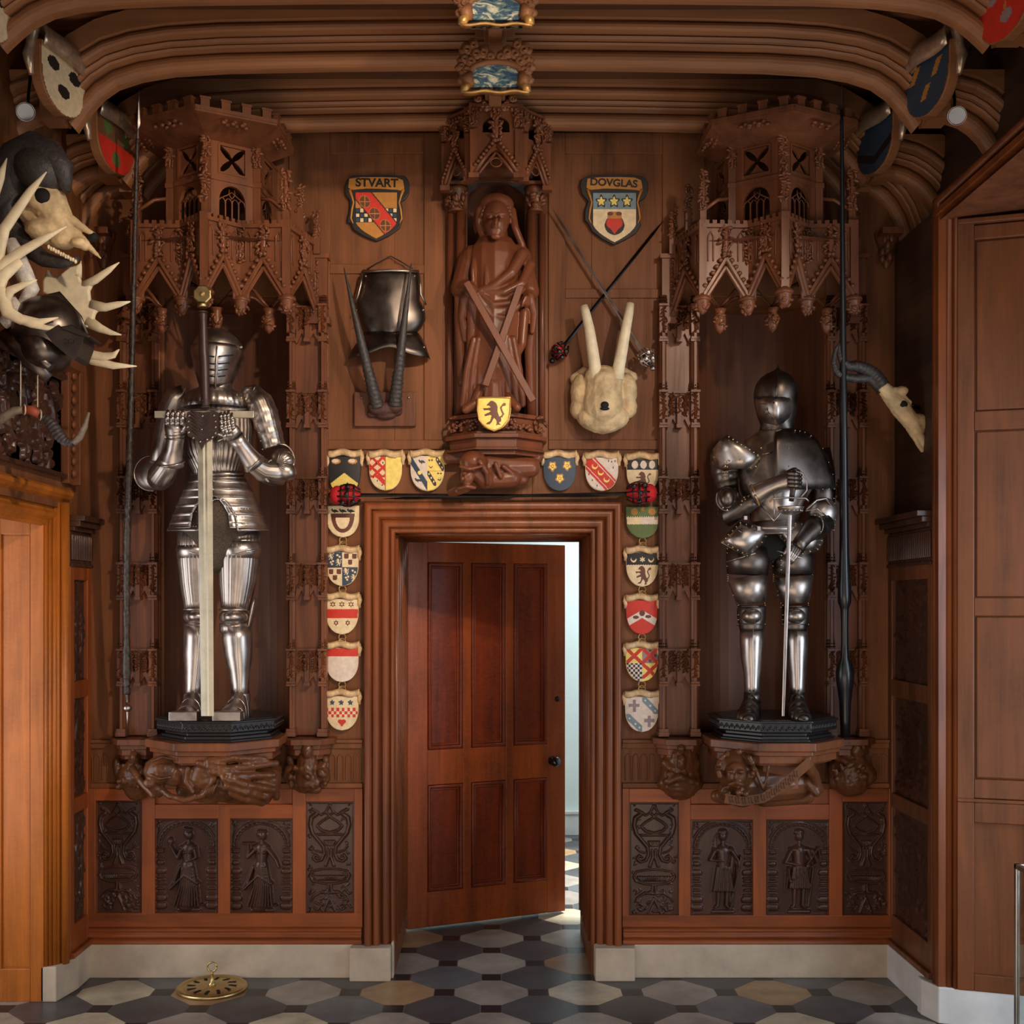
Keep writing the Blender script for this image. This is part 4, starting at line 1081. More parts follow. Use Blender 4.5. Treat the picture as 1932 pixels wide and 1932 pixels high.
# ---- plinth bracket with crouching figure and gilded lion shield
r = thing('statue_bracket', 'moulded bracket with crouching hooded figure beneath the wooden saint', 'bracket', (.005, 0, 2.2))
b = MB()
def hexl(R_, D, z0, z1): quadbox(b, [(cc-R_, 0), (cc-R_, -D*.45), (cc-R_*.42, -D), (cc+R_*.42, -D), (cc+R_, -D*.45), (cc+R_, 0)], z0, z1)
Zs = lambda py: Z(py, .22)
hexl(.225, .23, Zs(848), Zs(844)); hexl(.215, .215, Zs(844), Zs(826)); hexl(.235, .24, Zs(826), Zs(818)); hexl(.21, .21, Zs(818), Zs(812)); hexl(.20, .20, Zs(856), Zs(848))
hexl(.195, .17, Zs(812), Zs(784)); hexl(.205, .19, Zs(784), Zs(776))
obj('ledge', b, W_stat, r, bevel=.003)
b = MB(); g = random.Random(9)
for k in range(80):
    t = g.uniform(-1, 1); x = cc+t*.20; d = .175-.09*max(0, abs(t)-.42)/.58
    b.ell((x, -d-.012, Zs(798)+g.uniform(-.022, .022)), (.011, .009, .008), 6, 4)
for s in (-1, 1): leafball(b, (cc+s*.20, -.08, Zs(792)), (.03, .04, .035), 14, 3)
obj('leaf_carving', b, W_carve, r)
fig = [(E, (893, 872, .20), (26, 26, 22)), (c_, (893, 880, .18), (915, 905, .18), 24, 18), (E, (882, 898, .235), (13, 12, 17)), (c_, (920, 885, .12), (1000, 882, .10), 34, 20), (c_, (915, 905, .16), (965, 902, .14), 18, 18),
       (c_, (940, 895, .14), (985, 905, .10), 20, 12), (E, (873, 903, .27), (4, 6, 5)), (l_, [(880, 918, .2), (865, 925, .19), (852, 930, .15)], 11, 8), (l_, [(905, 870, .26), (918, 890, .25), (920, 912, .22)], 5, 4),
       (l_, [(870, 880, .28), (885, 885, .29), (908, 880, .27)], 4, 3), (c_, (850, 862, .06), (1010, 862, .06), 16, 16), (E, (876, 893, .285), (6, 3, 2.5)), (l_, [(866, 922, .22), (880, 918, .25), (895, 920, .24)], 4, 4),
       (l_, [(950, 880, .2), (975, 900, .16)], 5, 4), (l_, [(935, 875, .22), (945, 900, .2)], 5, 4)]
blob('crouching_figure', fig, W_stat, r, .005, 2, 0, .2)
fig = [(l_, [(905, 915, .24), (890, 925, .26), (868, 928, .27)], 4, 3)]

# ---- the wooden saint
r = thing('saint_statue', 'carved wooden robed saint with long veil standing in the central niche', 'statue', (.005, -.06, 2.66))
Dm = .10
fig = [(E, (936, 412, .15), (26, 26, 36)), (E, (936, 425, .17), (22, 20, 26)), (c_, (936, 440, .13), (936, 470, .12), 22, 24), (c_, (893, 488, .10), (978, 488, .10), 26, 26), (c_, (934, 490, .11), (934, 560, .12), 50, 50),
       (c_, (934, 560, .115), (930, 700, .09), 52, 54), (c_, (930, 700, .08), (930, 762, .06), 50, 54),
       (c_, (884, 490, .10), (872, 545, .12), 20, 22), (c_, (872, 545, .13), (888, 545, .22), 18, 12), (c_, (986, 490, .10), (998, 550, .12), 18, 20), (c_, (998, 555, .13), (992, 570, .20), 14, 10),
       # veil and hair
       (l_, [(905, 398, .13), (903, 425, .13), (912, 450, .14)], 9, 6), (l_, [(966, 398, .13), (972, 430, .14), (985, 462, .13), (990, 480, .12)], 8, 6), (E, (936, 386, .12), (34, 28, 20)), (E, (899, 420, .10), (7, 14, 22)),
       # face
       (E, (936, 420, .262), (5, 8, 10)), (E, (936, 427, .272), (5, 4, 4)), (E, (936, 446, .255), (10, 6, 6)), (c_, (928, 434, .262), (944, 434, .262), 3, 3), (c_, (930, 438, .262), (942, 438, .262), 3, 3),
       (l_, [(918, 404, .245), (928, 402, .255), (934, 405, .262)], 2.5, 2.5), (l_, [(954, 404, .245), (944, 402, .255), (938, 405, .262)], 2.5, 2.5), (E, (925, 410, .250), (5, 3, 3)), (E, (947, 410, .250), (5, 3, 3)),
       # cloak across the chest and swags
       (l_, [(985, 480, 0.200), (965, 515, 0.230), (935, 538, 0.230), (905, 548, 0.220)], 12, 6), (l_, [(1000, 500, 0.180), (985, 535, 0.220), (950, 552, 0.230), (908, 552, 0.220)], 10, 6), (l_, [(905, 552, 0.220), (930, 575, 0.230), (960, 572, 0.230), (988, 545, 0.200)], 7, 5),
       (l_, [(900, 556, 0.220), (925, 595, 0.220), (955, 600, 0.220), (985, 570, 0.200)], 7, 5), (l_, [(898, 560, 0.210), (915, 600, 0.210), (945, 620, 0.210)], 6, 5), (l_, [(917, 470, 0.200), (917, 535, 0.230)], 5, 4), (l_, [(955, 470, 0.200), (957, 510, 0.220)], 5, 4),
       (l_, [(910, 560, .205), (925, 585, .22), (950, 592, .22), (975, 575, .20)], 4, 3), (l_, [(905, 575, .20), (925, 612, .215), (950, 618, .21)], 4, 3), (l_, [(903, 590, .19), (920, 640, .205), (935, 655, .20)], 4, 3),
       (l_, [(900, 545, .2), (930, 556, .225), (965, 548, .22), (990, 520, .19)], 4, 3), (l_, [(945, 500, .22), (925, 528, .225), (905, 545, .21)], 4, 3), (l_, [(965, 560, .22), (955, 600, .22), (945, 640, .205)], 4, 3), (l_, [(897, 480, .16), (892, 510, .2), (893, 540, .2)], 5, 4),
       # hanging sleeves and hems
       (l_, [(878, 560, .20), (872, 600, .16), (878, 640, .14)], 10, 7), (l_, [(888, 565, .20), (890, 610, .18), (888, 690, .14)], 9, 9), (l_, [(866, 560, .16), (866, 600, .14), (872, 720, .08)], 9, 10),
       (l_, [(1000, 560, .2), (1008, 590, .17), (1004, 625, .15)], 8, 6), (l_, [(990, 590, .17), (985, 650, .17), (975, 670, .19)], 9, 7), (l_, [(1004, 600, .13), (998, 660, .1), (1000, 740, .06)], 10, 9)]
for k, x in enumerate((880, 892, 905, 918, 930, 943, 956, 968, 980)):
    fig.append((l_, [(x+(934-x)*.25, 640, .20), (x, 700, .185), (x-(934-x)*.12, 762, .165)], 5+(k % 3), 7))
fig += [(l_, [(905, 735, .2), (895, 762, .22), (880, 772, .22)], 9, 9), (l_, [(960, 750, .2), (975, 768, .22)], 9, 9)]
for i in range(4): fig.append((l_, [(884+i*4, 541+i*4, .245), (891+i*3, 547+i*3, .258), (896+i*2, 556+i*3, .248)], 3, 2.6))
for i in range(4): fig.append((l_, [(999-i*2, 561+i*4, .215), (992-i*2, 560+i*4, .232), (988-i, 566+i*4, .225)], 3, 2.6))
blob('figure', fig, W_stat, r, .0045, 1, 0, .15)
b = MB()
for s in (0, 1): pass
for i in range(12):
    a = PI*(.04+.92*i/11); b.cap(P(936-27*math.cos(a), 408-26*math.sin(a), .16), P(936-34*math.cos(a), 418-20*math.sin(a), .13), .010, .007)
obj('hair', b, W_stat, r)
r = thing('saltire_cross', 'plain wooden X-shaped cross held in front of the wooden saint', 'cross', (.02, -.29, 2.7))
b = MB()
for (x0, y0), (x1, y1), D in (((880, 533), (1006, 757), .285), ((982, 540), (916, 728), .27)):
    A, B = P(x0, y0, D), P(x1, y1, D); d = (B-A); L_ = d.length; a = math.atan2(d.x, -d.z)
    T = Matrix.Translation(A) @ Matrix.Rotation(-a, 4, 'Y')
    b.T = T; b.box(-.015, .015, -.012, .012, -L_, 0)
obj('beam', b, W_stat, r, bevel=.002)
# ================================================================= ARMOUR
def rings(mb, R, seg=28, mi=0, flute=0, famp=0., a0=0., a1=2*PI, cap_ends=True, gap=None, pw=1.0, step=0.):
    # R rows: (py, cx px, rx px, ry px, D)  -> loft of horizontal ellipses ; angle -90deg faces the camera
    full = gap is None and abs(a1-a0-2*PI) < 1e-6
    m = seg if full else seg+1; vs = []; n = len(R)
    for i, (py, cx, rx, ry, D) in enumerate(R):
        k = K(D); c = P(cx, py, D)
        gp = gap[i] if gap else 0
        for j in range(m):
            if full: th = 2*PI*j/seg
            elif gap: th = -PI/2+gp+(2*PI-2*gp)*j/seg
            else: th = a0+(a1-a0)*j/seg
            q = 1+(famp*math.cos(flute*th) if flute else 0)
            vs.append((c.x+rx*k*q*math.cos(th), c.y+ry*k*q*math.sin(th), c.z))
    fs = [(i*m+j, (i+1)*m+j, (i+1)*m+(j+1) % m, i*m+(j+1) % m) for i in range(n-1) for j in range(seg)]
    mb.add(vs, fs, mi, True)
    if full and cap_ends:
        b = len(mb.v)-n*m
        mb.f.append([b+j for j in range(m)]); mb.m.append(mi); mb.sm.append(False)
        mb.f.append([b+(n-1)*m+j for j in range(m)][::-1]); mb.m.append(mi); mb.sm.append(False)
def lames(R, n_per=4, amp=.8):
    # subdivide rows and give the plates little overlapping steps
    out = []
    for i in range(len(R)-1):
        A, B = R[i], R[i+1]
        for s in range(n_per):
            t = s/n_per; q = [A[k]+(B[k]-A[k])*t for k in range(5)]; out.append(tuple(q))
        q = list(B); out.append((q[0]-.6, q[1], q[2]+amp, q[3]+amp, q[4])); out.append((q[0], q[1], q[2]+amp, q[3]+amp, q[4]))
    out.append(R[-1]); return out
def solid(o, th=.003):
    md = o.modifiers.new('solid', 'SOLIDIFY'); md.thickness = th; md.offset = -1; return o
def ht(mb, pts, rad, seg=18, flat=1.1, mi=0, flute=0, famp=0.):   # pixel tube
    kk = [K(p[2]) for p in pts]
    mb.tube([P(*p) for p in pts], [(r*k, r*k*flat) if not hasattr(r, '__len__') else (r[0]*k, r[1]*k) for r, k in zip(rad, kk)], seg, 1, mi, True, flute, famp)
def rivets(mb, pts, r=1.3, mi=1):
    for p in pts:
        mb.ell(P(*p), (r*K(p[2]),)*3, 6, 5, mi)
def lineP(a, b, n): return [tuple(a[k]+(b[k]-a[k])*i/(n-1) for k in range(3)) for i in range(n)]

def foot(mb, S, z0=1.246):
    # sections along the depth: (D, x centre, half width, height), laminated top, flat sole
    vs = []; m = 13; n = 0; S2 = []
    for i in range(len(S)-1):
        for t in (0, .45, .9):
            q = [S[i][k]+(S[i+1][k]-S[i][k])*t for k in range(4)]; S2.append(q)
            if t == .9 and i > 1: S2.append([q[0]+.001, q[1], q[2]-.003, q[3]-.003])
    S2.append(list(S[-1]))
    for D, x, w_, h_ in S2:
        for j in range(m):
            a = PI*j/(m-1); vs.append((x+w_*math.cos(a)*(1 if abs(math.cos(a)) > .2 else 1), -D, z0+h_*math.sin(a)**.7))
        vs.append((x, -D, z0))
    M_ = m+1; n = len(S2)
    mb.add(vs, [(i*M_+j, i*M_+(j+1) % M_, (i+1)*M_+(j+1) % M_, (i+1)*M_+j) for i in range(n-1) for j in range(M_)]+[tuple(range(M_))[::-1], tuple((n-1)*M_+j for j in range(M_))], 0, True)

# ---------------- knight with the great sword
r = thing('suit_of_armour', 'polished fluted plate armour with both gauntlets on a great sword, in the left niche', 'suit of armour', (-1.25, -.25, 1.246))
b = MB()
rings(b, [(619, 409, .5, .5, .30), (620, 409, 8, 9, .30), (623, 409, 17, 19, .30), (629, 409, 27, 31, .30), (638, 409.5, 37, 42, .30), (648, 410, 44, 49, .30), (658, 410, 47, 51, .30), (670, 409, 46, 50, .30), (684, 408, 41, 47, .30), (700, 407, 35, 42, .30), (716, 406.5, 31, 37, .30), (728, 407, 30, 34, .30), (738, 407, 34, 36, .29), (748, 407, 44, 42, .28), (756, 407, 55, 46, .27)], 40)
obj('helmet', b, S_mid, r)
b = MB()
R = [(657, 409, 47, 54, .30), (664, 409, 48, 56, .30), (676, 409, 45, 58, .30), (690, 408, 41, 57, .30), (704, 407, 37, 54, .30), (718, 406.5, 33, 47, .30), (728, 406, 29, 42, .30), (736, 406, 23, 36, .30)]
rings(b, R, 30, 0, a0=-PI-.15, a1=.15); o = obj('visor', b, S_brt, r); solid(o)
b = MB()
for py, rx, ry, a in ((673, 46.5, 59, .75), (687, 42.5, 58.5, .62), (699, 39, 56.5, .58), (711, 35.5, 52, .5)):
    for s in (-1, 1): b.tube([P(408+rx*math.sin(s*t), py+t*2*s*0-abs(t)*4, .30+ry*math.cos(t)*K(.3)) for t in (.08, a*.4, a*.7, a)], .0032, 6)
obj('vision_slit', b, M_shade, r)  # dark strips painting the shade inside the sight and breath slits
b = MB(); b.tube([P(409, 621, .30), P(409, 624, .37), P(409, 640, .40), P(409, 657, .432), P(408, 690, .437), P(407, 718, .41), P(406, 735, .385)], .004, 8); b.ell(P(455, 655, .33), (.008,)*3, 10, 8); b.ell(P(362, 655, .33), (.008,)*3, 10, 8)
obj('comb', b, S_brt, r)
b = MB()
R = [(738, 407, 40, 46, .28), (746, 407, 56, 52, .28), (756, 407, 61, 56, .28), (772, 407, 63, 59, .28)]
rings(b, R, 60, 0, 30, .012, -PI, 0); o = solid(obj('gorget', b, S_mid, r))
b = MB(); b.tube([P(407+63.5*math.cos(a), 772, .28-59*K(.28)*math.sin(a)) for a in [-PI*k/20 for k in range(21)]], .0045, 8)
rivets(b, [(394, 752, .405), (401, 752, .408), (408, 752, .408), (447, 745, .37), (455, 750, .35), (366, 743, .36), (358, 748, .34)], 1.8); obj('gorget_rim', b, [S_brt, M_bras2], r)
b = MB()
R = [(750, 407, 52, 40, .27), (765, 407, 62, 46, .27), (790, 408, 68, 52, .27), (815, 408, 69, 55, .28), (840, 408, 68, 58, .29), (860, 409, 62, 57, .29), (876, 410, 53, 50, .28), (890, 411, 46, 44, .27), (898, 412, 47, 45, .27)]
rings(b, R, 168, 0, 42, .016); obj('breastplate', b, S_mid, r)
b = MB(); b.tube([P(411+48*math.cos(a), 894, .27-46*K(.27)*math.sin(a)) for a in [2*PI*k/36 for k in range(37)]], .009, 8)
b.tube([P(411+49*math.cos(a), 901, .27-47*K(.27)*math.sin(a)) for a in [2*PI*k/36 for k in range(37)]], .006, 8); obj('waist_roll', b, S_mid, r)
b = MB()
RR = [(898, 412, 47, 45, .27), (912, 412, 56, 50, .27), (928, 412, 65, 56, .27), (942, 412, 71, 60, .27), (958, 412, 78, 64, .27), (974, 412, 84, 67, .27), (990, 412, 90, 69, .27), (1000, 412, 94, 70, .27)]
L_ = lames(RR, 4, .9); gap = [0 if q[0] < 942 else min(.40, .10+.045*max(0, q[0]-942)**.55) for q in L_]
rings(b, L_, 64, 0, gap=gap); o = solid(obj('skirt_of_plates', b, S_brt, r))
b = MB()
gl = gap[-1]
b.tube([P(412+95*math.sin(t), 1000, .27+71*math.cos(t)*K(.27)) for t in [gl+(2*PI-2*gl)*k/60 for k in range(61)]], .0055, 8)
for s in (-1, 1): b.tube([P(q[1]+(q[2]+1)*math.sin(s*g2), q[0], .27+(q[3]+1)*math.cos(g2)*K(.27)) for q, g2 in zip(L_, gap) if q[0] > 940], .004, 6)
rivets(b, [(458+i*5, 960+j*14, .27+66*K(.27)*.86) for i in range(3) for j in (0, 2)]+[(360+i*5, 965+j*14, .27+66*K(.27)*.86) for i in range(3) for j in (0, 2)], 1.5)
obj('roped_edge', b, [S_brt, M_bras2], r)
b = MB(); rings(b, [(925, 412, 60, 52, .27), (960, 412, 74, 60, .27), (990, 412, 80, 60, .27), (1012, 414, 62, 50, .26), (1040, 415, 40, 40, .26), (1070, 415, 22, 32, .26), (1080, 415, 10, 20, .26)], 40); obj('mail_skirt', b, M_mail, r)
# legs
for side, cuis, knee, gre in (('l', [(370, 995, 32), (369, 1030, 33), (370, 1060, 33), (371, 1100, 30), (373, 1135, 26), (374, 1148, 25)], (374, 1163, 27), [(374, 1180, 26), (374, 1205, 26), (372, 1235, 25), (369, 1265, 20), (366, 1295, 16), (365, 1315, 17)]),
                              ('r', [(456, 1000, 34), (452, 1030, 38), (450, 1060, 38), (448, 1100, 34), (445, 1135, 28), (444, 1148, 26)], (442, 1164, 28), [(446, 1182, 27), (448, 1205, 28), (450, 1235, 26), (452, 1265, 20), (453, 1295, 16), (454, 1315, 17)])):
    D0 = .25
    b = MB(); ht(b, [(x, y, D0) for x, y, q in cuis], [q for *_, q in cuis], 90, 1.05, 0, 30, .022)
    obj('thigh_plate', b, S_mid, r)
    b = MB(); x, y, q = cuis[1]; rings(b, [(y-8 if side == 'r' else y, x, q+1.5, q+2, D0), (y+10, x, q+2, q+3, D0), (y+24, x, q+1, q+2, D0)], 30)
    b.tube([P(x+(q+2)*math.cos(a), y+14+9*math.sin(a)*0+(8 if side == 'r' else -8)*-math.cos(a), D0-(q+3)*K(D0)*math.sin(a)) for a in [2*PI*k/30 for k in range(31)]], .004, 6)
    obj('thigh_band', b, S_brt, r)
    b = MB(); x, y, q = knee; b.ell(P(x, y, D0+.012), (q*K(D0), (q+6)*K(D0), 17*K(D0)), 24, 14)
    b.ell(P(x, y, D0+.05), (q*.72*K(D0), (q)*K(D0), 13*K(D0)), 20, 12)
    ht(b, [(x, y-16, D0), (x, y-12, D0)], [q-1, q+1]); ht(b, [(x, y+12, D0), (x, y+30, D0)], [q-1, q-2], 60, 1.05, 0, 20, .02)
    sx = 1 if side == 'r' else -1
    if side == 'r': b.ell(P(x+33, y-3, D0-.01), (.010, .035, 34*K(D0)), 12, 10, 0, Matrix.Rotation(.2, 3, 'Y'))
    obj('knee_plate', b, S_mid, r)
    b = MB(); ht(b, [(x2, y2, D0-.005) for x2, y2, q2 in gre], [q2 for *_, q2 in gre], 24, 1.15)
    b.tube([P(x2-sx*2, y2, D0-.005+q2*1.15*K(D0)) for x2, y2, q2 in gre], .003, 6)
    obj('greave', b, S_brt, r)
    b = MB(); x0 = gre[-1][0]; tx = 347 if side == 'l' else 429
    xa_, xb_ = X(x0, .25), X(tx, .45)
    foot(b, [(.185, xa_, .036, .05), (.21, xa_, .043, .085), (.25, xa_, .044, .13), (.285, xa_+(xb_-xa_)*.3, .046, .12), (.33, xa_+(xb_-xa_)*.5, .050, .085), (.38, xa_+(xb_-xa_)*.8, .056, .056), (.43, xb_, .060, .040), (.46, xb_, .058, .036)])
    ht(b, [(x0, 1308, .25), (x0, 1326, .25)], [18, 19], 18)
    b.box(xb_-.060, xb_+.060, -.472, -.40, 1.247, 1.285)
    obj('foot_plate', b, S_brt, r, bevel=.003)
# arms : (image right arm)
b = MB(); pts = [(462, 742, .27), (478, 748, .28), (492, 764, .29), (500, 785, .29), (506, 806, .29), (512, 826, .29), (518, 846, .29)]
pr_ = []; rr = []
RAD = [15, 22, 25, 25, 23.5, 22, 20]
for i in range(len(pts)-1):
    for t in (0, .5, .93): pr_.append(tuple(pts[i][k]+(pts[i+1][k]-pts[i][k])*t for k in range(3))); rr.append(RAD[i]+(RAD[i+1]-RAD[i])*t+(1.3 if t == .93 else 0))
pr_.append(pts[-1]); rr.append(RAD[-1]); ht(b, pr_, rr, 80, 1.15, 0, 26, .014)
rivets(b, [(478+k*3.4, 768+k*16, .37) for k in range(6)]+[(500+k*3, 760+k*16, .34) for k in range(6)], 1.5); b.tube([P(474, 742, .33), P(482, 729, .34)], .002, 6)
obj('shoulder_and_arm_plates', b, [S_mid, M_bras2], r)
b = MB()
R5 = P(534, 868, .31); kk = K(.31)
for q in range(2): b.ell(R5+Vector((q*.008, -.01*q, -q*.05)), (24*kk, 22*kk, 22*kk-q*.006), 26, 14, 0, Matrix.Rotation(.4, 3, 'Y'))
for k in range(11):
    a = -1.1+k*.24; b.tube([P(522, 874, .37), P(522+16*math.cos(a), 874-16*math.sin(a), .375), P(522+27*math.cos(a), 874-27*math.sin(a), .345)], .0022, 6)
b.tube([P(530+25*math.cos(a), 868-30*math.sin(a), .35-.03*abs(math.cos(a))) for a in [-1.5+3.3*k/16 for k in range(17)]], .004, 8)
b.tube([P(520+22*math.cos(a), 890-24*math.sin(a), .385) for a in [1.9+2.2*k/14 for k in range(15)]], .0045, 8)
obj('elbow_plate', b, S_mid, r)
b = MB(); ht(b, [(533, 893, .31), (515, 893, .33), (495, 886, .36), (478, 872, .40), (462, 852, .44)], [22, 24, 22, 18, 14], 60, 1.05, 0, 22, .02); obj('forearm_plate', b, S_mid, r)
b = MB(); ht(b, [(481, 876, .405), (474, 867, .42), (462, 850, .45), (452, 836, .47), (444, 824, .49)], [23, 19, 15.5, 14.5, 16], 26, 1.0)
b.tube([P(481+23*math.cos(a)*.62, 876+23*math.cos(a)*-.62+6*math.sin(a)*0, .405+23*K(.4)*math.sin(a)) for a in [2*PI*k/24 for k in range(25)]], .004, 6)
ht(b, [(444, 824, .49), (437, 816, .50), (430, 812, .505)], [16, 17, 15], 20, .6); b.tube([P(411, 832, .535), P(425, 826, .535), P(440, 816, .53)], .004, 6)
obj('gauntlet', b, S_brt, r)
def finger(mb, pts, r0, r1):
    n = len(pts)
    for i in range(n-1):
        q = r0+(r1-r0)*i/(n-1); mb.cap(P(*pts[i]), P(*pts[i+1]), q*K(.5), q*.95*K(.5), 10); mb.ell(P(pts[i][0], pts[i][1], pts[i][2]+.004), (q*1.12*K(.5),)*3, 8, 6)
for k, (x, y0, y1) in enumerate(((417.5, 812, 778), (424.5, 814, 777), (431.5, 812, 776), (438, 806, 779))):
    b = MB(); finger(b, [(x+3, y0, .535), (x+1, y0-9, .545), (x, y0-18, .545), (x-.5, y1+7, .54), (x, y1, .52)], 3.7, 3.1); obj('finger', b, S_brt, r)
b = MB(); finger(b, [(436, 820, .52), (424, 822, .545), (414, 818, .545)], 4, 3.4); obj('thumb', b, S_brt, r)
# image left arm
b = MB(); ht(b, [(352, 742, .26), (336, 752, .26), (325, 775, .25), (316, 805, .24), (308, 840, .24), (302, 875, .25)], [18, 25, 26, 23, 20, 20], 60, 1.15, 0, 24, .016); b.tube([P(352, 734, .32), P(358, 742, .34)], .002, 6); b.tube([P(345, 742, .33), P(352, 730, .33)], .002, 6)
obj('shoulder_and_arm_plates', b, S_mid, r)
b = MB(); c5 = P(288, 893, .24); b.ell(c5, (34*K(.24), .045, 33*K(.24)), 28, 16, 0, Matrix.Rotation(.5, 3, 'Y')); b.tube([P(287+34*math.cos(a), 893-33*math.sin(a), .25) for a in [1.2+3.6*k/24 for k in range(25)]], .004, 8)
obj('elbow_plate', b, S_mid, r)
b = MB(); ht(b, [(298, 908, .30), (304, 898, .33), (316, 878, .37), (325, 856, .41)], [21, 25, 22, 17], 60, 1.0, 0, 22, .02); obj('forearm_plate', b, S_mid, r)
b = MB(); ht(b, [(322, 874, .40), (323, 866, .41), (328, 845, .44), (331, 828, .46), (330, 810, .47), (331, 796, .48)], [25, 21.5, 17, 16.5, 19.5, 20], 26, .9)
b.tube([P(322+25*math.cos(a), 874-(3*math.cos(a)-5*abs(math.sin(a))), .40+22*K(.4)*math.sin(a)) for a in [2*PI*k/24 for k in range(25)]], .004, 6)
for y in (806, 813, 820, 827): b.tube([P(330+18.5*math.cos(a), y+3*math.sin(a), .465+17*K(.46)*math.sin(a)) for a in [PI*j/10 for j in range(11)]], .0025, 6)
obj('gauntlet', b, S_brt, r)
for k, x in enumerate((315.5, 325, 334.5, 344)):
    b = MB(); finger(b, [(x, 798, .52), (x, 789, .54), (x+1, 780, .535), (x+1.5, 777, .515), (x+1.5, 783, .49)], 4.6, 3.8); obj('finger', b, S_brt, r)
b = MB(); finger(b, [(345, 812, .50), (352, 802, .52), (354, 792, .52)], 5, 4); obj('thumb', b, S_brt, r)
b = MB(); rings(b, [(740, 375, 14, 20, .22), (760, 360, 30, 30, .22), (800, 345, 25, 25, .2)], 16); 

# great sword
r = thing('great_sword', 'two-handed sword with octagonal brass pommel and broad pale blade, point down', 'sword', (X(390, .50), -.5, 1.25))
D = .52
b = MB(); w0 = 14.5; A = [(374, 845), (403, 845), (404.5, 1351), (388, 1353.5), (379.5, 1351)]
def blade(mb, xl0, xr0, y0, xl1, xr1, y1, D, t=.004):
    vs = []
    for xl, xr, y in ((xl0, xr0, y0), (xl1, xr1, y1)):
        m = (xl+xr)/2; g1, g2 = xl+(xr-xl)*.36, xl+(xr-xl)*.64
        vs += [P(xl, y, D), P(g1, y, D+t), P(m, y, D+t*.5), P(g2, y, D+t), P(xr, y, D), P(g2, y, D-t), P(m, y, D-t*.5), P(g1, y, D-t)]
    mb.add(vs, [(i, (i+1) % 8, 8+(i+1) % 8, 8+i) for i in range(8)]+[tuple(range(8))[::-1], tuple(range(8, 16))], 0, False)
blade(b, 372, 400.5, 800, 379.5, 403.5, 1351, D); obj('blade', b, S_blade, r)
b = MB(); ht(b, [(382, 590, D), (382.5, 594, D), (383, 600, D), (384, 660, D), (385, 676, D), (385.5, 682, D), (387, 740, D), (387.5, 760, D), (387.5, 772, D)], [8, 9, 7.5, 9, 9.5, 9, 8.5, 8, 6.5], 16, 1)
for y, q in ((589, 10.5), (678, 10), (756, 9.5), (768, 9.5)): ht(b, [(382+(y-589)*.03, y-2, D), (382+(y-589)*.03, y, D), (382+(y-589)*.03, y+2, D)], [q-2, q, q-2], 16, 1)
obj('grip', b, M_leath, r)
b = MB(); b.T = Matrix.Translation(P(382, 555.5, D)) @ Matrix.Rotation(PI/2, 4, 'X'); q = 18*K(D)
b.lathe((0, 0, -.012), [(q*.86, 0), (q, .004), (q, .016), (q*.86, .020), (.012, .020), (.010, .027), (.0, .029)], 8, rot=PI/8, smooth=False); b.T = None
ht(b, [(382, 571, D), (382, 580, D)], [9, 10], 8, 1); obj('pommel', b, M_brass, r)
b = MB(); b.bp(291, 775, 479, 788, D+.008, D-.008); o = obj('crossguard', b, S_blade, r, bevel=.002)
b = MB(); fp = [(353, 778), (362, 775), (384, 778), (405, 775), (413, 779), (414, 802), (408, 822), (395, 830), (386, 836), (380, 849), (377, 843), (372, 831), (355, 823), (349, 803)]
b.pp(fp, D+.022, D+.010)
for k in range(7): b.tube([P(383, 792+k*6.5, D+.023), P(362-(k < 3)*3, 780+k*6.5-6, D+.023)], .0022, 5); b.tube([P(384, 792+k*6.5, D+.023), P(401+(k < 3)*3, 780+k*6.5-6, D+.023)], .0022, 5)
rivets(b, [(357, 784, D+.024), (356, 795, D+.024), (354, 806, D+.024), (356, 816, D+.024), (365, 826, D+.024), (378, 833, D+.024), (404, 784, D+.024), (407, 795, D+.024), (407, 806, D+.024), (407, 817, D+.024), (401, 825, D+.024), (391, 829, D+.024), (381, 810, D+.024), (382, 785, D+.024)], 2.6)
obj('leather_rain_guard', b, [M_leath, S_mid], r)

# ---------------- knight with the rapier
r = thing('suit_of_armour', 'dark riveted tilting armour with pointed helmet holding a rapier, in the right niche', 'suit of armour', (1.25, -.25, 1.246))
hx_ = 1465
b = MB()
rings(b, [(687, 1468, .4, .4, .29), (692, 1468, 1.6, 1.6, .29), (697, 1467.5, 4, 4, .29), (701, 1467, 11, 12, .29), (706, 1466, 21, 24, .29), (713, 1465, 30, 35, .29), (724, 1464.5, 37, 43, .29), (736, 1464, 40.5, 47, .29), (749, 1464, 41, 48, .29), (765, 1464, 39, 44, .29), (785, 1465, 35, 40, .29), (800, 1466, 31, 36, .28), (812, 1467, 34, 36, .27), (822, 1468, 45, 38, .26)], 40)
b.tube([P(1467, 700, .36), P(1466, 712, .385), P(1465.5, 730, .41), P(1465, 748, .415)], .003, 6); obj('helmet', b, S_blk, r)
b = MB()
vs = []; rows = [(750, 40, 12), (760, 40, 14), (775, 38, 15), (788, 33, 13), (798, 24, 9), (805, 8, 4)]
R = []
for py, rx, keel in rows:
    for j in range(21):
        a = -PI+PI*j/20; ke = keel*max(0, 1-abs(math.cos(a))*1.0)**.8
        vs.append(P(1465+rx*math.cos(a), py+(0 if j != 10 else 2), .29-(-(rx+7+0)*math.sin(a)*-1-ke)*K(.29)))
b.add(vs, [(i*21+j, (i+1)*21+j, (i+1)*21+j+1, i*21+j+1) for i in range(5) for j in range(20)], 0, True)
o = solid(obj('visor', b, S_mid, r))
b = MB(); b.tube([P(1464+41.5*math.cos(a), 750, .29-49*K(.29)*math.sin(a)) for a in [-PI*.04-PI*.92*k/20 for k in range(21)]], .003, 6)
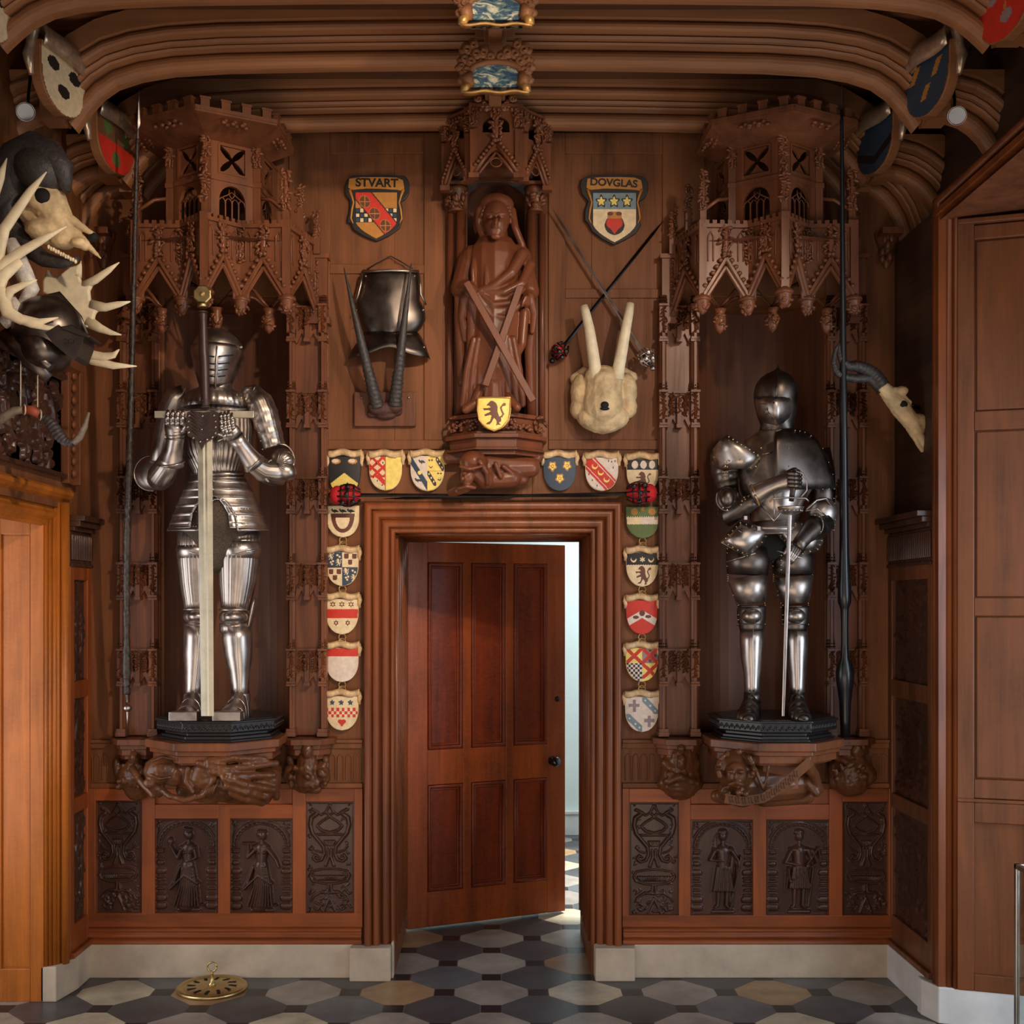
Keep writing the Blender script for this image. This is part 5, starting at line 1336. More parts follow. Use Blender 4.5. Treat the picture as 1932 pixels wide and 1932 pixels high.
for k in range(12): a = 2*PI*k/12; b.tube([P(1446+3*math.cos(a), 777+3*math.sin(a), .41), P(1446+8*math.cos(a), 777+8*math.sin(a), .413-.006*abs(math.cos(a)))], .0014, 5)
b.tube([P(1432, 762, .385), P(1458, 762, .425), P(1456, 796, .40)], .0012, 5); b.ell(P(1460, 760, .432), (.004,)*3, 8, 6)
obj('vision_slit', b, M_shade, r)  # dark lines in place of the shaded visor gap and breaths
b = MB()
R = [(812, 1466, 32, 34, .27), (820, 1466, 44, 36, .27), (832, 1466, 62, 42, .27), (860, 1466, 72, 50, .27), (895, 1466, 72, 54, .28), (925, 1464, 66, 58, .29), (950, 1462, 52, 58, .29), (968, 1461, 46, 56, .28), (985, 1460, 44, 46, .27), (1000, 1460, 46, 42, .26)]
rings(b, R, 36)
for s in (-1, 1): b.tube([P(1460, 983, .445), P(1460+s*14, 966, .42), P(1460+s*30, 948, .39)], .003, 6)
b.tube([P(1463, 812, .37), P(1462, 880, .415), P(1461, 950, .435), P(1460, 985, .43)], .003, 6)
rivets(b, [(1436, 845, .37), (1430, 860, .39), (1478, 955, .4)], 2.2); b.tube([P(1438, 857, .395), P(1458, 853, .402)], .003, 6); b.tube([P(1463, 818, .385), P(1480, 813, .375)], .003, 6)
obj('breastplate', b, [S_mid, M_bras2], r)
# big reinforcing plate over the image-right shoulder
b = MB(); U_ = 14; vs = []
left = [(1463, 815), (1462, 840), (1462, 865), (1463, 890), (1463, 905), (1466, 925)]
right = [(1524, 812), (1545, 832), (1558, 858), (1568, 885), (1574, 905), (1576, 922)]
for i in range(6):
    for j in range(U_+1):
        t = j/U_; x = left[i][0]+(right[i][0]-left[i][0])*t; y = left[i][1]+(right[i][1]-left[i][1])*t+(-6*math.sin(PI*t) if i == 0 else 0)
        vs.append(P(x, y, .30+.155*math.cos(t*1.35)**.8+.012*math.sin(i/5*PI)))
b.add(vs, [(i*(U_+1)+j, (i+1)*(U_+1)+j, (i+1)*(U_+1)+j+1, i*(U_+1)+j+1) for i in range(5) for j in range(U_)], 0, True)
rivets(b, [P2 for P2 in [(right[i][0]-2, right[i][1], .335) for i in range(6)]]+[(1480+k*12, 922.5, .45-.012*k) for k in range(8)]+[(1500+k*9, 812+k*k*.9, .42-k*.02) for k in range(3)]+[(1530, 822, .37), (1552, 846, .35), (1563, 872, .34), (1571, 895, .34), (1488, 845, .455), (1480, 820, .44), (1488, 880, .46), (1465, 880, .46)], 1.5)
o = solid(obj('reinforcing_plate', b, [S_blk, M_bras2], r), .004)
# image-left arm
b = MB()
vs = []
Lp = [(1345, 848), (1346, 862), (1350, 880), (1358, 892)]; Rp = [(1373, 820), (1415, 842), (1436, 862), (1420, 886)]
for i in range(4):
    for j in range(11):
        t = j/10; vs.append(P(Lp[i][0]+(Rp[i][0]-Lp[i][0])*t, Lp[i][1]+(Rp[i][1]-Lp[i][1])*t-(4*math.sin(PI*t)), .28+.12*math.sin(.25+t*2.0)+.012*math.sin(PI*i/3)))
b.add(vs, [(i*11+j, (i+1)*11+j, (i+1)*11+j+1, i*11+j+1) for i in range(3) for j in range(10)], 0, True)
rivets(b, lineP((1375, 824, .40), (1430, 858, .41), 8)+lineP((1350, 846, .32), (1347, 862, .32), 2)+[(1432, 866, .41), (1426, 880, .42), (1416, 882, .42), (1405, 872, .42), (1396, 868, .42), (1372, 874, .40), (1368, 880, .39)], 1.7)
o = solid(obj('shoulder_plate', b, [S_mid, M_bras2], r), .004)
b = MB(); pts = [(1370, 846, .27), (1368, 862, .27), (1367, 878, .27), (1368, 894, .27), (1370, 908, .27), (1374, 925, .27), (1376, 950, .28), (1372, 972, .29)]; RAD = [24, 27, 26, 25, 22, 19, 20, 22]
pr_ = []; rr = []
for i in range(len(pts)-1):
    for t in (0, .5, .93): pr_.append(tuple(pts[i][k]+(pts[i+1][k]-pts[i][k])*t for k in range(3))); rr.append(RAD[i]+(RAD[i+1]-RAD[i])*t+(1.3 if t == .93 and i < 4 else 0))
ht(b, pr_, rr, 24, 1.15); rivets(b, [(1367+k*5, 871+j*10, .385) for k in range(2) for j in range(4)], 1.6)
obj('upper_arm_plate', b, [S_blk, M_bras2], r)
b = MB(); b.ell(P(1374, 945, .33), (24*K(.33), .05, 27*K(.33)), 22, 14, 0, Matrix.Rotation(-.4, 3, 'Y')); b.ell(P(1372, 940, .365), (14*K(.33), .03, 17*K(.33)), 18, 12)
b.tube([P(1372+21*math.cos(a), 940-24*math.sin(a), .372-.01*math.cos(a)) for a in [2.6+4.2*k/18 for k in range(19)]], .0035, 6); obj('elbow_plate', b, S_blk, r)
b = MB(); ht(b, [(1366, 962, .30), (1376, 972, .32), (1396, 960, .36), (1415, 948, .40), (1428, 940, .42)], [18, 21, 19, 16, 14], 24, 1.0); rivets(b, [(1400, 945, .43), (1406, 942, .43), (1398, 952, .435), (1412, 936, .43), (1404, 938, .43), (1364, 958, .38), (1372, 962, .4)], 1.8); obj('forearm_plate', b, [S_blk, M_bras2], r)
b = MB(); ht(b, [(1424, 934, .43), (1432, 930, .44), (1450, 920, .46), (1468, 913, .475), (1484, 908, .49), (1496, 906, .50)], [21, 18.5, 16, 15.5, 16.5, 15], 26, 1.0)
b.tube([P(1425+21*math.sin(a)*.35, 934+21*math.sin(a)*.94, .43+21*K(.43)*math.cos(a)) for a in [2*PI*k/24 for k in range(25)]], .004, 6, mi=1)
b.tube([P(1424+19*math.sin(a)*.35, 934+19*math.sin(a)*.94, .43+23*K(.43)*math.cos(a)) for a in [2*PI*k/24 for k in range(25)]], .003, 6)
obj('gauntlet', b, [S_mid, M_gold], r)
for k in range(4):
    b = MB(); q = 5.0; y = 893+k*7.5
    for p, p2 in zip([(1490, y, .535), (1500, y+1, .54), (1508, y+2, .525), (1509, y+3, .50)], [(1500, y+1, .54), (1508, y+2, .525), (1509, y+3, .50), (1503, y+3, .485)]): b.cap(P(*p), P(*p2), q*K(.5), q*.9*K(.5), 10)
    obj('finger', b, S_blk, r)
b = MB(); b.cap(P(1486, 893, .50), P(1497, 887, .51), 5.5*K(.5), 5*K(.5)); b.cap(P(1497, 887, .51), P(1506, 890, .50), 5*K(.5), 4.5*K(.5)); obj('thumb', b, S_blk, r)
# image-right arm
b = MB(); ht(b, [(1540, 850, .22), (1548, 890, .22), (1552, 930, .23), (1550, 965, .25)], [26, 26, 24, 22], 20, 1.1); obj('upper_arm_plate', b, S_blk, r)
b = MB(); b.ell(P(1552, 968, .30), (28*K(.3), .05, 30*K(.3)), 22, 14, 0, Matrix.Rotation(.5, 3, 'Y'))
b.tube([P(1522, 962, .39), P(1540, 944, .385), P(1558, 940, .36), (P(1571, 955, .34))], .005, 8); b.tube([P(1520, 964, .40), P(1542, 960, .41), P(1562, 976, .38)], .003, 6)
rivets(b, [(1577-abs(k-3)*1.2, 940+k*10, .32) for k in range(7)], 1.5); obj('elbow_plate', b, [S_mid, M_bras2], r)
b = MB(); ht(b, [(1556, 985, .31), (1545, 998, .34), (1530, 1005, .38)], [20, 19, 17], 20, 1.0); obj('forearm_plate', b, S_blk, r)
b = MB(); ht(b, [(1540, 992, .36), (1533, 999, .38), (1520, 1012, .41), (1510, 1024, .43), (1503, 1036, .44)], [23, 20, 15, 14, 14], 24, .9)
b.tube([P(1538+15*math.cos(a)*1.0, 990+21*math.sin(a), .375+.02*math.cos(a)+.02) for a in [-2.2+4.2*k/18 for k in range(19)]], .0035, 6); rivets(b, [(1538+15*math.cos(a), 990+18*math.sin(a), .415) for a in (-1.6, -1, -.4, .2, .8)], 1.4); obj('gauntlet', b, [S_blk, M_bras2], r)
for k in range(4):
    b = MB(); ox_ = k*5.2
    pts = [(1497+ox_*.7, 1032+ox_*.5, .475), (1492+ox_*.6, 1042+ox_*.5, .49), (1488+ox_*.5, 1051+ox_*.4, .485), (1487+ox_*.4, 1057+ox_*.3, .465)]
    for i in range(3): b.cap(P(*pts[i]), P(*pts[i+1]), 4.2*K(.47), 3.8*K(.47), 10)
    obj('finger', b, S_mid, r)
b = MB(); b.cap(P(1492, 1026, .46), P(1486, 1036, .475), 4.6*K(.47), 4.2*K(.47)); b.cap(P(1486, 1036, .475), P(1481, 1044, .47), 4.2*K(.47), 3.8*K(.47)); obj('thumb', b, S_mid, r)
# skirt plates
b = MB(); rings(b, lames([(985, 1460, 44, 48, .27), (998, 1460, 52, 52, .27), (1010, 1460, 60, 54, .27)], 3, 1), 40); obj('waist_plate', b, S_mid, r)
for q, D_, nm in (([(1396, 984), (1456, 1000), (1440, 1024), (1410, 1051), (1361, 1023), (1372, 1008)], .36, 'l'), ([(1462, 1000), (1500, 985), (1540, 990), (1553, 1020), (1545, 1038), (1514, 1047), (1486, 1030)], .35, 'r')):
    b = MB(); c2 = (sum(a for a, _ in q)/len(q), sum(a for _, a in q)/len(q)); n = len(q)
    vs = [P(c2[0], c2[1], D_+.045)]+[P(c2[0]+(x-c2[0])*.6, c2[1]+(y-c2[1])*.6, D_+.035) for x, y in q]+[P(x, y, D_) for x, y in q]
    b.add(vs, [(0, 1+i, 1+(i+1) % n) for i in range(n)]+[(1+i, 1+n+i, 1+n+(i+1) % n, 1+(i+1) % n) for i in range(n)], 0, True)
    ed = []
    for i in range(n):
        A, B = q[i], q[(i+1) % n]; m = max(2, int(math.hypot(A[0]-B[0], A[1]-B[1])/11))
        ed += [(c2[0]+(A[0]+(B[0]-A[0])*t/m-c2[0])*.93, c2[1]+(A[1]+(B[1]-A[1])*t/m-c2[1])*.93, D_+.012) for t in range(m)]
    rivets(b, ed, 1.5); b.tube([P(*p, D_) for p in q+[q[0]]], .003, 6)
    if nm == 'l':
        for x, y in ((1407, 977), (1432, 997)): b.T = None; b.bp(x-3, y-3.5, x+3, y+3.5, D_+.05, D_+.03, 0)
        b.tube([P(1393, 1000, D_+.04), P(1428, 1022, D_+.035)], .0025, 6)
    o = solid(obj('thigh_guard', b, [S_brt if nm == 'l' else S_mid, M_bras2], r), .003)
b = MB(); rings(b, [(1000, 1460, 50, 40, .24), (1030, 1458, 55, 38, .24), (1050, 1455, 50, 34, .24), (1060, 1452, 20, 20, .24)], 24); obj('arming_breeches', b, plain('black_hose', (22, 18, 17), .9, 0, .2, 40, .2), r)
for s, cu, kn, gr_, ft in ((-1, [(1411, 1035, 40), (1411, 1060, 41), (1410, 1084, 38), (1410, 1088, 38), (1414, 1115, 32), (1417, 1138, 27)], (1418, 1162, 26), [(1419, 1185, 22), (1418, 1210, 22), (1418, 1240, 20), (1419, 1270, 16), (1419, 1295, 14), (1419, 1312, 14)], 1417),
                           (1, [(1496, 1035, 38), (1496, 1060, 39), (1496, 1084, 38), (1496, 1088, 38), (1498, 1115, 32), (1499, 1138, 27)], (1501, 1162, 25), [(1502, 1185, 20), (1503, 1210, 21), (1503, 1240, 19), (1504, 1270, 16), (1504, 1295, 14), (1504, 1312, 14)], 1511)):
    b = MB(); D0 = .26
    ht(b, [(x, y, D0) for x, y, q in cu[:3]], [q for *_, q in cu[:3]], 28, 1.0); ht(b, [(x, y, D0) for x, y, q in cu[3:]], [q for *_, q in cu[3:]], 28, 1.0, 1)
    rivets(b, [(x+sg*(q-1.5), y+dy, D0+.012) for x, y, q in cu for sg in (-1, 1) for dy in (0, 8)]+[(cu[0][0]-s*22, 1048+k*9, D0+.08-k*.002) for k in range(4)], 1.5, 2)
    b.tube([P(cu[0][0]+40*math.cos(a)*.98, 1048+10*math.cos(a)*s*1.2, D0-41*K(D0)*math.sin(a)) for a in [-PI*k/18 for k in range(19)]], .004, 6, mi=1)
    obj('thigh_plate', b, [S_blk, S_mid, M_bras2], r)
    b = MB(); x, y, q = kn
    ht(b, [(x, y-20, D0), (x, y-12, D0), (x, y-4, D0), (x, y+10, D0), (x, y+22, D0), (x, y+28, D0)], [q, q+1, q+1, q, q-3, q-4], 26, 1.05)
    b.ell(P(x, y, D0+.045), (q*.72*K(D0), .05, 15*K(D0)), 20, 12, 1)
    for dy in (-16, -10, 18): b.tube([P(x+(q+1)*math.cos(a), y+dy+2*math.sin(a), D0-(q+2)*1.05*K(D0)*math.sin(a)) for a in [-PI*k/14 for k in range(15)]], .0025, 6)
    rivets(b, [(x+sg*(q-1), y-20+k*9, D0+.015) for sg in (-1, 1) for k in range(5)], 1.6, 2)
    obj('knee_plate', b, [S_blk, S_mid, M_bras2], r)
    b = MB(); ht(b, [(x2, y2, D0-.01) for x2, y2, q2 in gr_], [q2 for *_, q2 in gr_], 26, 1.2); b.tube([P(x2+2, y2, D0-.01+q2*1.2*K(D0)) for x2, y2, q2 in gr_], .0035, 6); rivets(b, [(gr_[-1][0]-4, 1303, .33), (gr_[-1][0]+3, 1303, .33)], 1.6)
    obj('greave', b, [S_brt, S_dark], r)
    b = MB(); x0 = gr_[-1][0]
    xa_, xb_ = X(x0, .25), X(ft+s*5, .45)
    foot(b, [(.18, xa_, .034, .045), (.205, xa_, .040, .08), (.25, xa_, .040, .12), (.29, xa_+(xb_-xa_)*.3, .043, .10), (.34, xa_+(xb_-xa_)*.6, .048, .07), (.39, xb_-.004*s, .048, .052), (.43, xb_, .042, .042), (.455, xb_, .028, .028), (.468, xb_, .008, .01)])
    ht(b, [(x0, 1306, .25), (x0, 1326, .25)], [15, 16.5], 18)
    obj('foot_plate', b, S_blk, r)

# rapier
r = thing('rapier', 'slender rapier with pierced cup guard held point down by the right-hand armour', 'sword', (X(1477, .5), -.5, 1.25))
D = .53
b = MB(); blade(b, 1486, 1494, 966, 1475, 1480, 1351, D, .003); obj('blade', b, S_mid, r)
b = MB(); b.lathe((X(1492, D), -D, Z(972, D)), [(.010, 0), (.03, .004), (.046, .014), (.054, .03), (.056, .036), (.052, .036), (.04, .016), (.01, .006)], 24)
for k in range(16):
    a = 2*PI*k/16; b.ell((X(1492, D)+.046*math.cos(a), -D+.046*math.sin(a), Z(972, D)+.018), (.006, .006, .005), 6, 5)
b.tube([P(1452, 946, D+.02), P(1460, 940, D+.02), P(1490, 939, D+.02), P(1520, 940, D+.01), P(1526, 946, D+.01)], .004, 8)
b.tube([P(1502, 888, D+.02), P(1514, 893, D+.02), P(1522, 908, D+.02), P(1522, 925, D+.02), P(1512, 938, D+.02)], .004, 8)
obj('guard', b, S_mid, r)
b = MB(); ht(b, [(1493, 945, D), (1497, 915, D-.01), (1499, 893, D-.01)], [5, 5.5, 4.5], 12, 1); b.ell(P(1500, 887, D-.01), (.012,)*3, 12, 8); obj('grip', b, M_leath, r)
# ================================================================= PAINTED CRESTS
def half_w(v, pointy=0.):
    v = np.asarray(v, float); t = np.clip((v-.38)/.62, 0, 1)
    return .5*np.sqrt(np.clip(1-t**(2.3-pointy), 0, 1))*(1-.04*v) if not pointy else .5*(1-t**2.1)*(1-.02*v)
def star_mask(U, V, cx, cy, r, n=5, inner=.45):
    a = np.arctan2(U-cx, -(V-cy)); d = np.hypot(U-cx, V-cy); s = np.abs(((a*n/(2*np.pi)+.5) % 1)-.5)*2
    return d < r*(1-(1-inner)*s)
def disc(U, V, cx, cy, rx, ry=None): return ((U-cx)/rx)**2+((V-cy)/(ry or rx))**2 < 1
LIONP = [(-.22, -.42), (-.14, -.50), (-.02, -.50), (.08, -.42), (.14, -.28), (.13, -.12), (.16, 0), (.20, .12), (.29, .22), (.27, .33), (.19, .39), (.27, .47), (.08, .49), (.11, .36), (.07, .25), (0, .20), (-.05, .28), (-.09, .37), (-.17, .45), (-.32, .45), (-.27, .38), (-.16, .33), (-.12, .22), (-.10, .10), (-.16, .07), (-.36, .13), (-.38, .05), (-.22, -.02), (-.13, -.08), (-.20, -.13), (-.40, -.12), (-.42, -.21), (-.22, -.22), (-.12, -.25), (-.18, -.30), (-.29, -.33)]
def inpoly(U, V, pts):
    m = np.zeros(U.shape, bool); n = len(pts)
    for i in range(n):
        (x0, y0), (x1, y1) = pts[i], pts[i-1]
        if y0 == y1: continue
        m ^= ((y0 > V) != (y1 > V)) & (U < (x1-x0)*(V-y0)/(y1-y0)+x0)
    return m
def lion(U, V, cx, cy, s):
    m = inpoly(U, V, [(cx+x*s, cy+y*s) for x, y in LIONP])
    tl = [(.18, .18), (.30, .14), (.36, .02), (.30, -.10), (.26, -.22), (.34, -.34), (.42, -.36)]
    for (ax, ay), (bx, by) in zip(tl, tl[1:]):
        for t in np.linspace(0, 1, 6): m |= disc(U, V, cx+(ax+(bx-ax)*t)*s, cy+(ay+(by-ay)*t)*s, .035*s)
    return m | disc(U, V, cx+.40*s, cy-.36*s, .07*s, .06*s)
def bird(U, V, cx, cy, s): return disc(U, V, cx, cy, .22*s, .10*s) | disc(U, V, cx-.2*s, cy-.1*s, .07*s, .08*s) | ((abs(U-cx) < .03*s) & (V > cy) & (V < cy+.18*s)) | disc(U, V, cx+.22*s, cy+.05*s, .1*s, .05*s)
def crescent(U, V, cx, cy, r, dx=0, dy=-.4): return disc(U, V, cx, cy, r) & ~disc(U, V, cx+dx*r, cy+dy*r, r*.8)
def heart(U, V, cx, cy, s):
    x = np.abs(U-cx)/s; y = (V-cy)/s
    return ((x-.24)**2+(y+.16)**2 < .075) | ((y > -.16) & (x < .50-(y+.10)*.82) & (y < .5) & (x < .505))
def cast(*a): return a
def crest(name, label, cat, x0, y0, x1, y1, D, fn, base=CR, group=None, scroll=True, ringlink=False, th=.012, nx=64, pointy=0.):
    w_, h_ = x1-x0, y1-y0
    r = thing(name, label, cat, (X((x0+x1)/2, D), -D, Z(y1, D)), group)
    ys = np.linspace(0, 1, 26); hw = half_w(ys, pointy)
    outl = [(x0+w_*(.5-h), y0+h_*v) for v, h in zip(ys, hw)]+[(x0+w_*(.5+h), y0+h_*v) for v, h in list(zip(ys, hw))[::-1][1:]]
    cxp, cyp = (x0+x1)/2, y0+h_*.45
    b = MB(); b.pp([(cxp+(x-cxp)*1.03, cyp+(y-cyp)*1.03) for x, y in outl], D+th, D, base)
    nz = int(nx*h_/w_); u = (np.arange(nx)+.5)/nx; v = (np.arange(nz)+.5)/nz
    U, V = np.meshgrid(u, v); mask = np.abs(U-.5) < half_w(V, pointy)
    col = fn(U, V)
    Hh = np.zeros((nz+1, nx+1)); uu = np.arange(nx+1)/nx
    Hh[:] = (.004+.006*(1-(2*uu-1)**2))[None, :]
    O = P(x0, y0, D+th-.003); b.grid(O, P(x1, y0, D+th-.003)-O, P(x0, y1, D+th-.003)-O, (0, -1, 0), Hh, 0, mask, col)
    # rows run downward, flip faces so that they look outward
    obj('painted_field', b, PAL, r)
    if scroll:
        b = MB(); n = 26; vs = []
        for i in range(n+1):
            t = i/n; x = x0-w_*.03+w_*1.06*t
            yy = y0-h_*.10+2.2*math.sin(t*PI*3+.6)
            dd = D+th+.010+.006*math.sin(t*PI*4)
            for s, e in ((-6.5, -.004), (-2, .004), (3, .002), (6.5, -.002)): vs.append(P(x, yy+s, dd+e))
        b.add(vs, [(i*4+j, i*4+j+1, (i+1)*4+j+1, (i+1)*4+j) for i in range(n) for j in range(3)], 0, True)
        for s, xx in ((-1, x0-w_*.02), (1, x1+w_*.02)):
            b.tube([P(xx, y0-h_*.14, D+th), P(xx+s*2, y0+h_*.02, D+th+.005), P(xx+s*.5, y0+h_*.14, D+th+.004), P(xx+s*2, y0+h_*.24, D+th)], [.009, .011, .008, .005], 8, .6)
        o = obj('scroll', b, SCR, r)
        solid(o, .004)
    if ringlink:
        b = MB()
        for (cx, cy, q) in ((cxp, y1+6, 6.5), (cxp, y1+15, 6.5)): b.tube([P(cx+q*math.cos(a), cy+q*math.sin(a), D+.010+.004*math.cos(2*a)) for a in [2*PI*k/20 for k in range(21)]], .0032, 6)
        obj('ring', b, GILT, r)
    return r
SCR = paint('scroll_cream_gold', (212, 176, 130), .5, .35); GILT = plain('gilt_ring', (180, 140, 80), .4, .4, .25, 40, .2)
F_ = lambda U, c: np.full(U.shape, c, int)
def a_chev(U, V):
    c = F_(U, BK); y = V-.30-abs(U-.5)*.62
    c[(y > .12) & (y < .42)] = YE; c[(y > .39) & (y < .42)] = OC
    for x, yy in ((.24, .12), (.76, .12), (.5, .86)): c[disc(U, V, x, yy, .15, .07)] = OC; c[disc(U, V, x-.02, yy-.01, .11, .045)] = PA
    return c
def a_lattice(U, V):
    c = F_(U, YE); L = U < .5; c[L] = CR
    f = lambda q: abs(((q) % .30)-.15) < .055
    m = L & (V < .62) & (f((U*.9+V)*1.0+.05) | f((U*.9-V)*1.0+.1)); c[m] = RE
    c[L & (V > .55) & (abs(V-.35-U*.9) < .09)] = RE
    for x, y in ((.12, .62), (.25, .72), (.4, .85), (.22, .2), (.42, .18)): c[disc(U, V, x, y, .018, .03) & L] = BK
    c[abs(U-.5) < .008] = OC; return c
def a_quart(U, V):
    c = F_(U, PA); c[U > .5] = YE
    m = (U < .5) & (abs(V-U*1.55-.10) < .13); c[m] = BL
    c[disc(U, V, .27, .48, .06, .06)] = YE
    c[bird(U, V, .33, .16, .36) & (U < .5)] = BL; c[bird(U, V, .22, .70, .36) & (U < .5)] = BL
    for ox, oy in ((.5, .42), (.75, 0)):
        q = (U > ox) & (U < ox+.26) & (V > oy) & (V < oy+.44); mm = q & (abs((V-oy)-(U-ox)*1.6-.03) < .10); c[mm] = BK
        for k in range(3): c[q & disc(U, V, ox+.05+k*.07, oy+.1+k*.11, .022, .03)] = CR
    for x, y in ((.56, .12), (.64, .12), (.82, .50), (.90, .50)): c[star_mask(U, V, x, y, .035)] = BK
    for x, y in ((.6, .3), (.86, .66)): c[crescent(U, V, x, y, .05)] = BK
    c[(U > .5) & (abs(V-.43) < .007)] = OC; c[(V < .43) & (abs(U-.75) < .006)] = OC; c[abs(U-.5) < .007] = OC
    return c
def a_shieldin(U, V):
    c = F_(U, CR); 
    for k in range(3): c[bird(U, V, .25+.25*k, .16, .42)] = BK
    t = np.clip((V-.25)/.62, 0, 1); hw = .37*np.sqrt(np.clip(1-t**2.2, 0, 1)); c[(V > .25) & (V < .87) & (abs(U-.5) < hw)] = BR
    t = np.clip((V-.38)/.36, 0, 1); hw = .22*np.sqrt(np.clip(1-t**2.2, 0, 1)); c[(V > .38) & (V < .74) & (abs(U-.5) < hw)] = CR
    return c
def a_quart2(U, V):
    c = F_(U, CR); q1 = (U < .5) & (V < .46); q4 = (U >= .5) & (V >= .46); c[q1 | q4] = BL
    for ox, oy in ((0.02, 0.0), (.5, .46)):
        for x, y in ((.12, .12), (.36, .30)): c[lion(U, V, ox+x, oy+y, .22) & (q1 | q4)] = CR
        for x, y in ((.33, .09), (.40, .14), (.12, .30), (.19, .27), (.16, .36)): c[disc(U, V, ox+x, oy+y, .035, .03) & (q1 | q4)] = CR
    for ox, oy in ((.5, 0), (.02, .46)):
        for x, y in ((.13, .10), (.38, .10), (.25, .28)):
            c[(abs(U-ox-x) < .07) & (abs(V-oy-y) < .06)] = BR; c[disc(U, V, ox+x, oy+y+.06, .07, .04)] = BR
    c[abs(V-.46) < .008] = BK; c[abs(U-.5) < .006] = BK; return c
def a_fess(U, V):
    c = F_(U, CR); c[(V > .28) & (V < .55)] = RE
    for k in range(3): c[star_mask(U, V, .22+.28*k, .14, .095, 6)] = BR; c[disc(U, V, .22+.28*k, .14, .03)] = CR
    for x in (.32, .68): c[star_mask(U, V, x, .68, .09, 6)] = BR; c[disc(U, V, x, .68, .03)] = CR
    return c
def a_chief(U, V): c = F_(U, PA); c[V < .25] = RE; return c
def a_check(U, V):
    c = F_(U, CR); m = (V > .34) & (V < .62); k = (np.floor(U*12)+np.floor((V-.34)/.093)) % 2 == 0; c[m & k] = RE
    for q in range(3): c[star_mask(U, V, .2+.28*q, .18, .09)] = BL
    c[heart(U, V, .5, .78, .24)] = RE; return c
def a_roses(U, V):
    c = F_(U, BL)
    for x, y in ((.27, .27), (.73, .25), (.5, .63)):
        a = np.arctan2(U-x, V-y); d = np.hypot(U-x, (V-y)*.9); c[d < .125*(1+.16*np.cos(5*a))] = OC; c[(d < .09*(1+.16*np.cos(5*a)))] = YE; c[d < .05] = OC; c[d < .028] = YE
    return c
def a_bend(U, V):
    c = F_(U, PA); q = V-U*1.05
    c[abs(q-.02) < .20] = RE; c[abs(q-.30) < .05] = RE; c[abs(q+.26) < .04] = RE; c[abs(q-.02) < .0] = RE
    for x, y in ((.28, .26), (.46, .45), (.64, .66)): c[crescent(U, V, x, y, .09, .1, -.45)] = YE
    for x, y in ((.7, .1), (.85, .3), (.8, .12), (.1, .5), (.2, .68), (.35, .85), (.9, .1)): c[disc(U, V, x, y, .016, .035)] = BK
    return c
def a_shells(U, V):
    c = F_(U, CR); c[V < .34] = BK
    for k in range(3): c[disc(U, V, .24+.27*k, .18, .10, .12)] = PA; c[disc(U, V, .24+.27*k, .28, .035, .03)] = PA
    c[lion(U, V, .5, .66, .52)] = BR; return c
def a_green(U, V):
    c = F_(U, GR); z = .012*np.sign(np.sin(U*90)); c[(V > .32+z) & (V < .56+z)] = PA; c[(V > .32+z) & (V < .56+z) & (U < .45)] = CR
    c[disc(U, V, .24, .15, .11, .11)] = OC; c[disc(U, V, .78, .15, .11, .11)] = OC; c[star_mask(U, V, .5, .07, .08)] = OC; return c
def a_lionch(U, V):
    c = F_(U, CR); z = .014*np.sign(np.sin(U*80)); c[V < .36+z] = BK
    c[crescent(U, V, .22, .20, .09)] = CR; c[crescent(U, V, .78, .20, .09)] = CR; c[star_mask(U, V, .5, .20, .09, 6)] = CR; c[lion(U, V, .52, .68, .56)] = BR; return c
def a_redchev(U, V):
    c = F_(U, RE); y = V-.28-abs(U-.5)*.55; m = (y > .0) & (y < .24); c[m] = PA; c[m & disc(U, V, .5, .38, .09, .09)] = BR
    c[m & (disc(U, V, .3, .50, .10, .05) | disc(U, V, .7, .48, .10, .05))] = BR; return c
def a_salt(U, V):
    c = F_(U, YE); L = U < .5; T_ = V < .46
    c[~L & T_] = MV; c[L & ~T_] = PA
    m = L & ~T_ & (((np.floor(U*14)+np.floor(V*14)) % 2) == 0); c[m] = BK
    for ox, oy, w2 in ((0, 0, .5), (.5, .46, .42), (.5, 0, .46)):
        q = (U >= ox) & (U < ox+.5) & (V >= oy) & (V < oy+.46)
        u = (U-ox)/.5; v = (V-oy)/.46; c[q & ((abs(u-v) < .16) | (abs(u+v-1) < .16))] = RE
    for x, y in ((.92, .22), (.75, .38), (.75, .06)): c[disc(U, V, x, y, .05, .05)] = BR
    return c
def a_cross(U, V):
    c = F_(U, PA); L = U < .5; T_ = V < .5
    q = L & T_; c[q & ((abs(U-.26) < .045) & (abs(V-.25) < .18) | (abs(V-.24) < .05) & (abs(U-.26) < .16))] = MV
    q = ~L & ~T_; c[q & ((abs(U-.72) < .045) & (abs(V-.70) < .16) | (abs(V-.68) < .05) & (abs(U-.72) < .15))] = MV
    c[(~L & T_) & (abs(V-(U-.5)*1.0-.0) < .12)] = SK; c[(L & ~T_) & (abs(V-.5-(U)*.9) < .12)] = SK
    for x, y in ((.6, .1), (.75, .25), (.9, .40), (.12, .62), (.3, .78), (.42, .88)): c[disc(U, V, x, y, .03, .03)] = PA
    c[abs(U-.5) < .006] = MV; return c
GRP = 'small painted crests around the doorway'
Dw = .012
crest('painted_crest', 'small black crest with yellow chevron, top of the left column above red hilt', 'crest', 620, 862, 680, 935, Dw, a_chev, BK, GRP)
crest('painted_crest', 'small crest half red lattice and half plain yellow, over the door', 'crest', 697, 862, 758, 925, Dw, a_lattice, CR, GRP)
crest('painted_crest', 'small crest with blue diagonal band beside black-figured yellow quarters, over the door', 'crest', 775, 861, 838, 926, Dw, a_quart, CR, GRP)
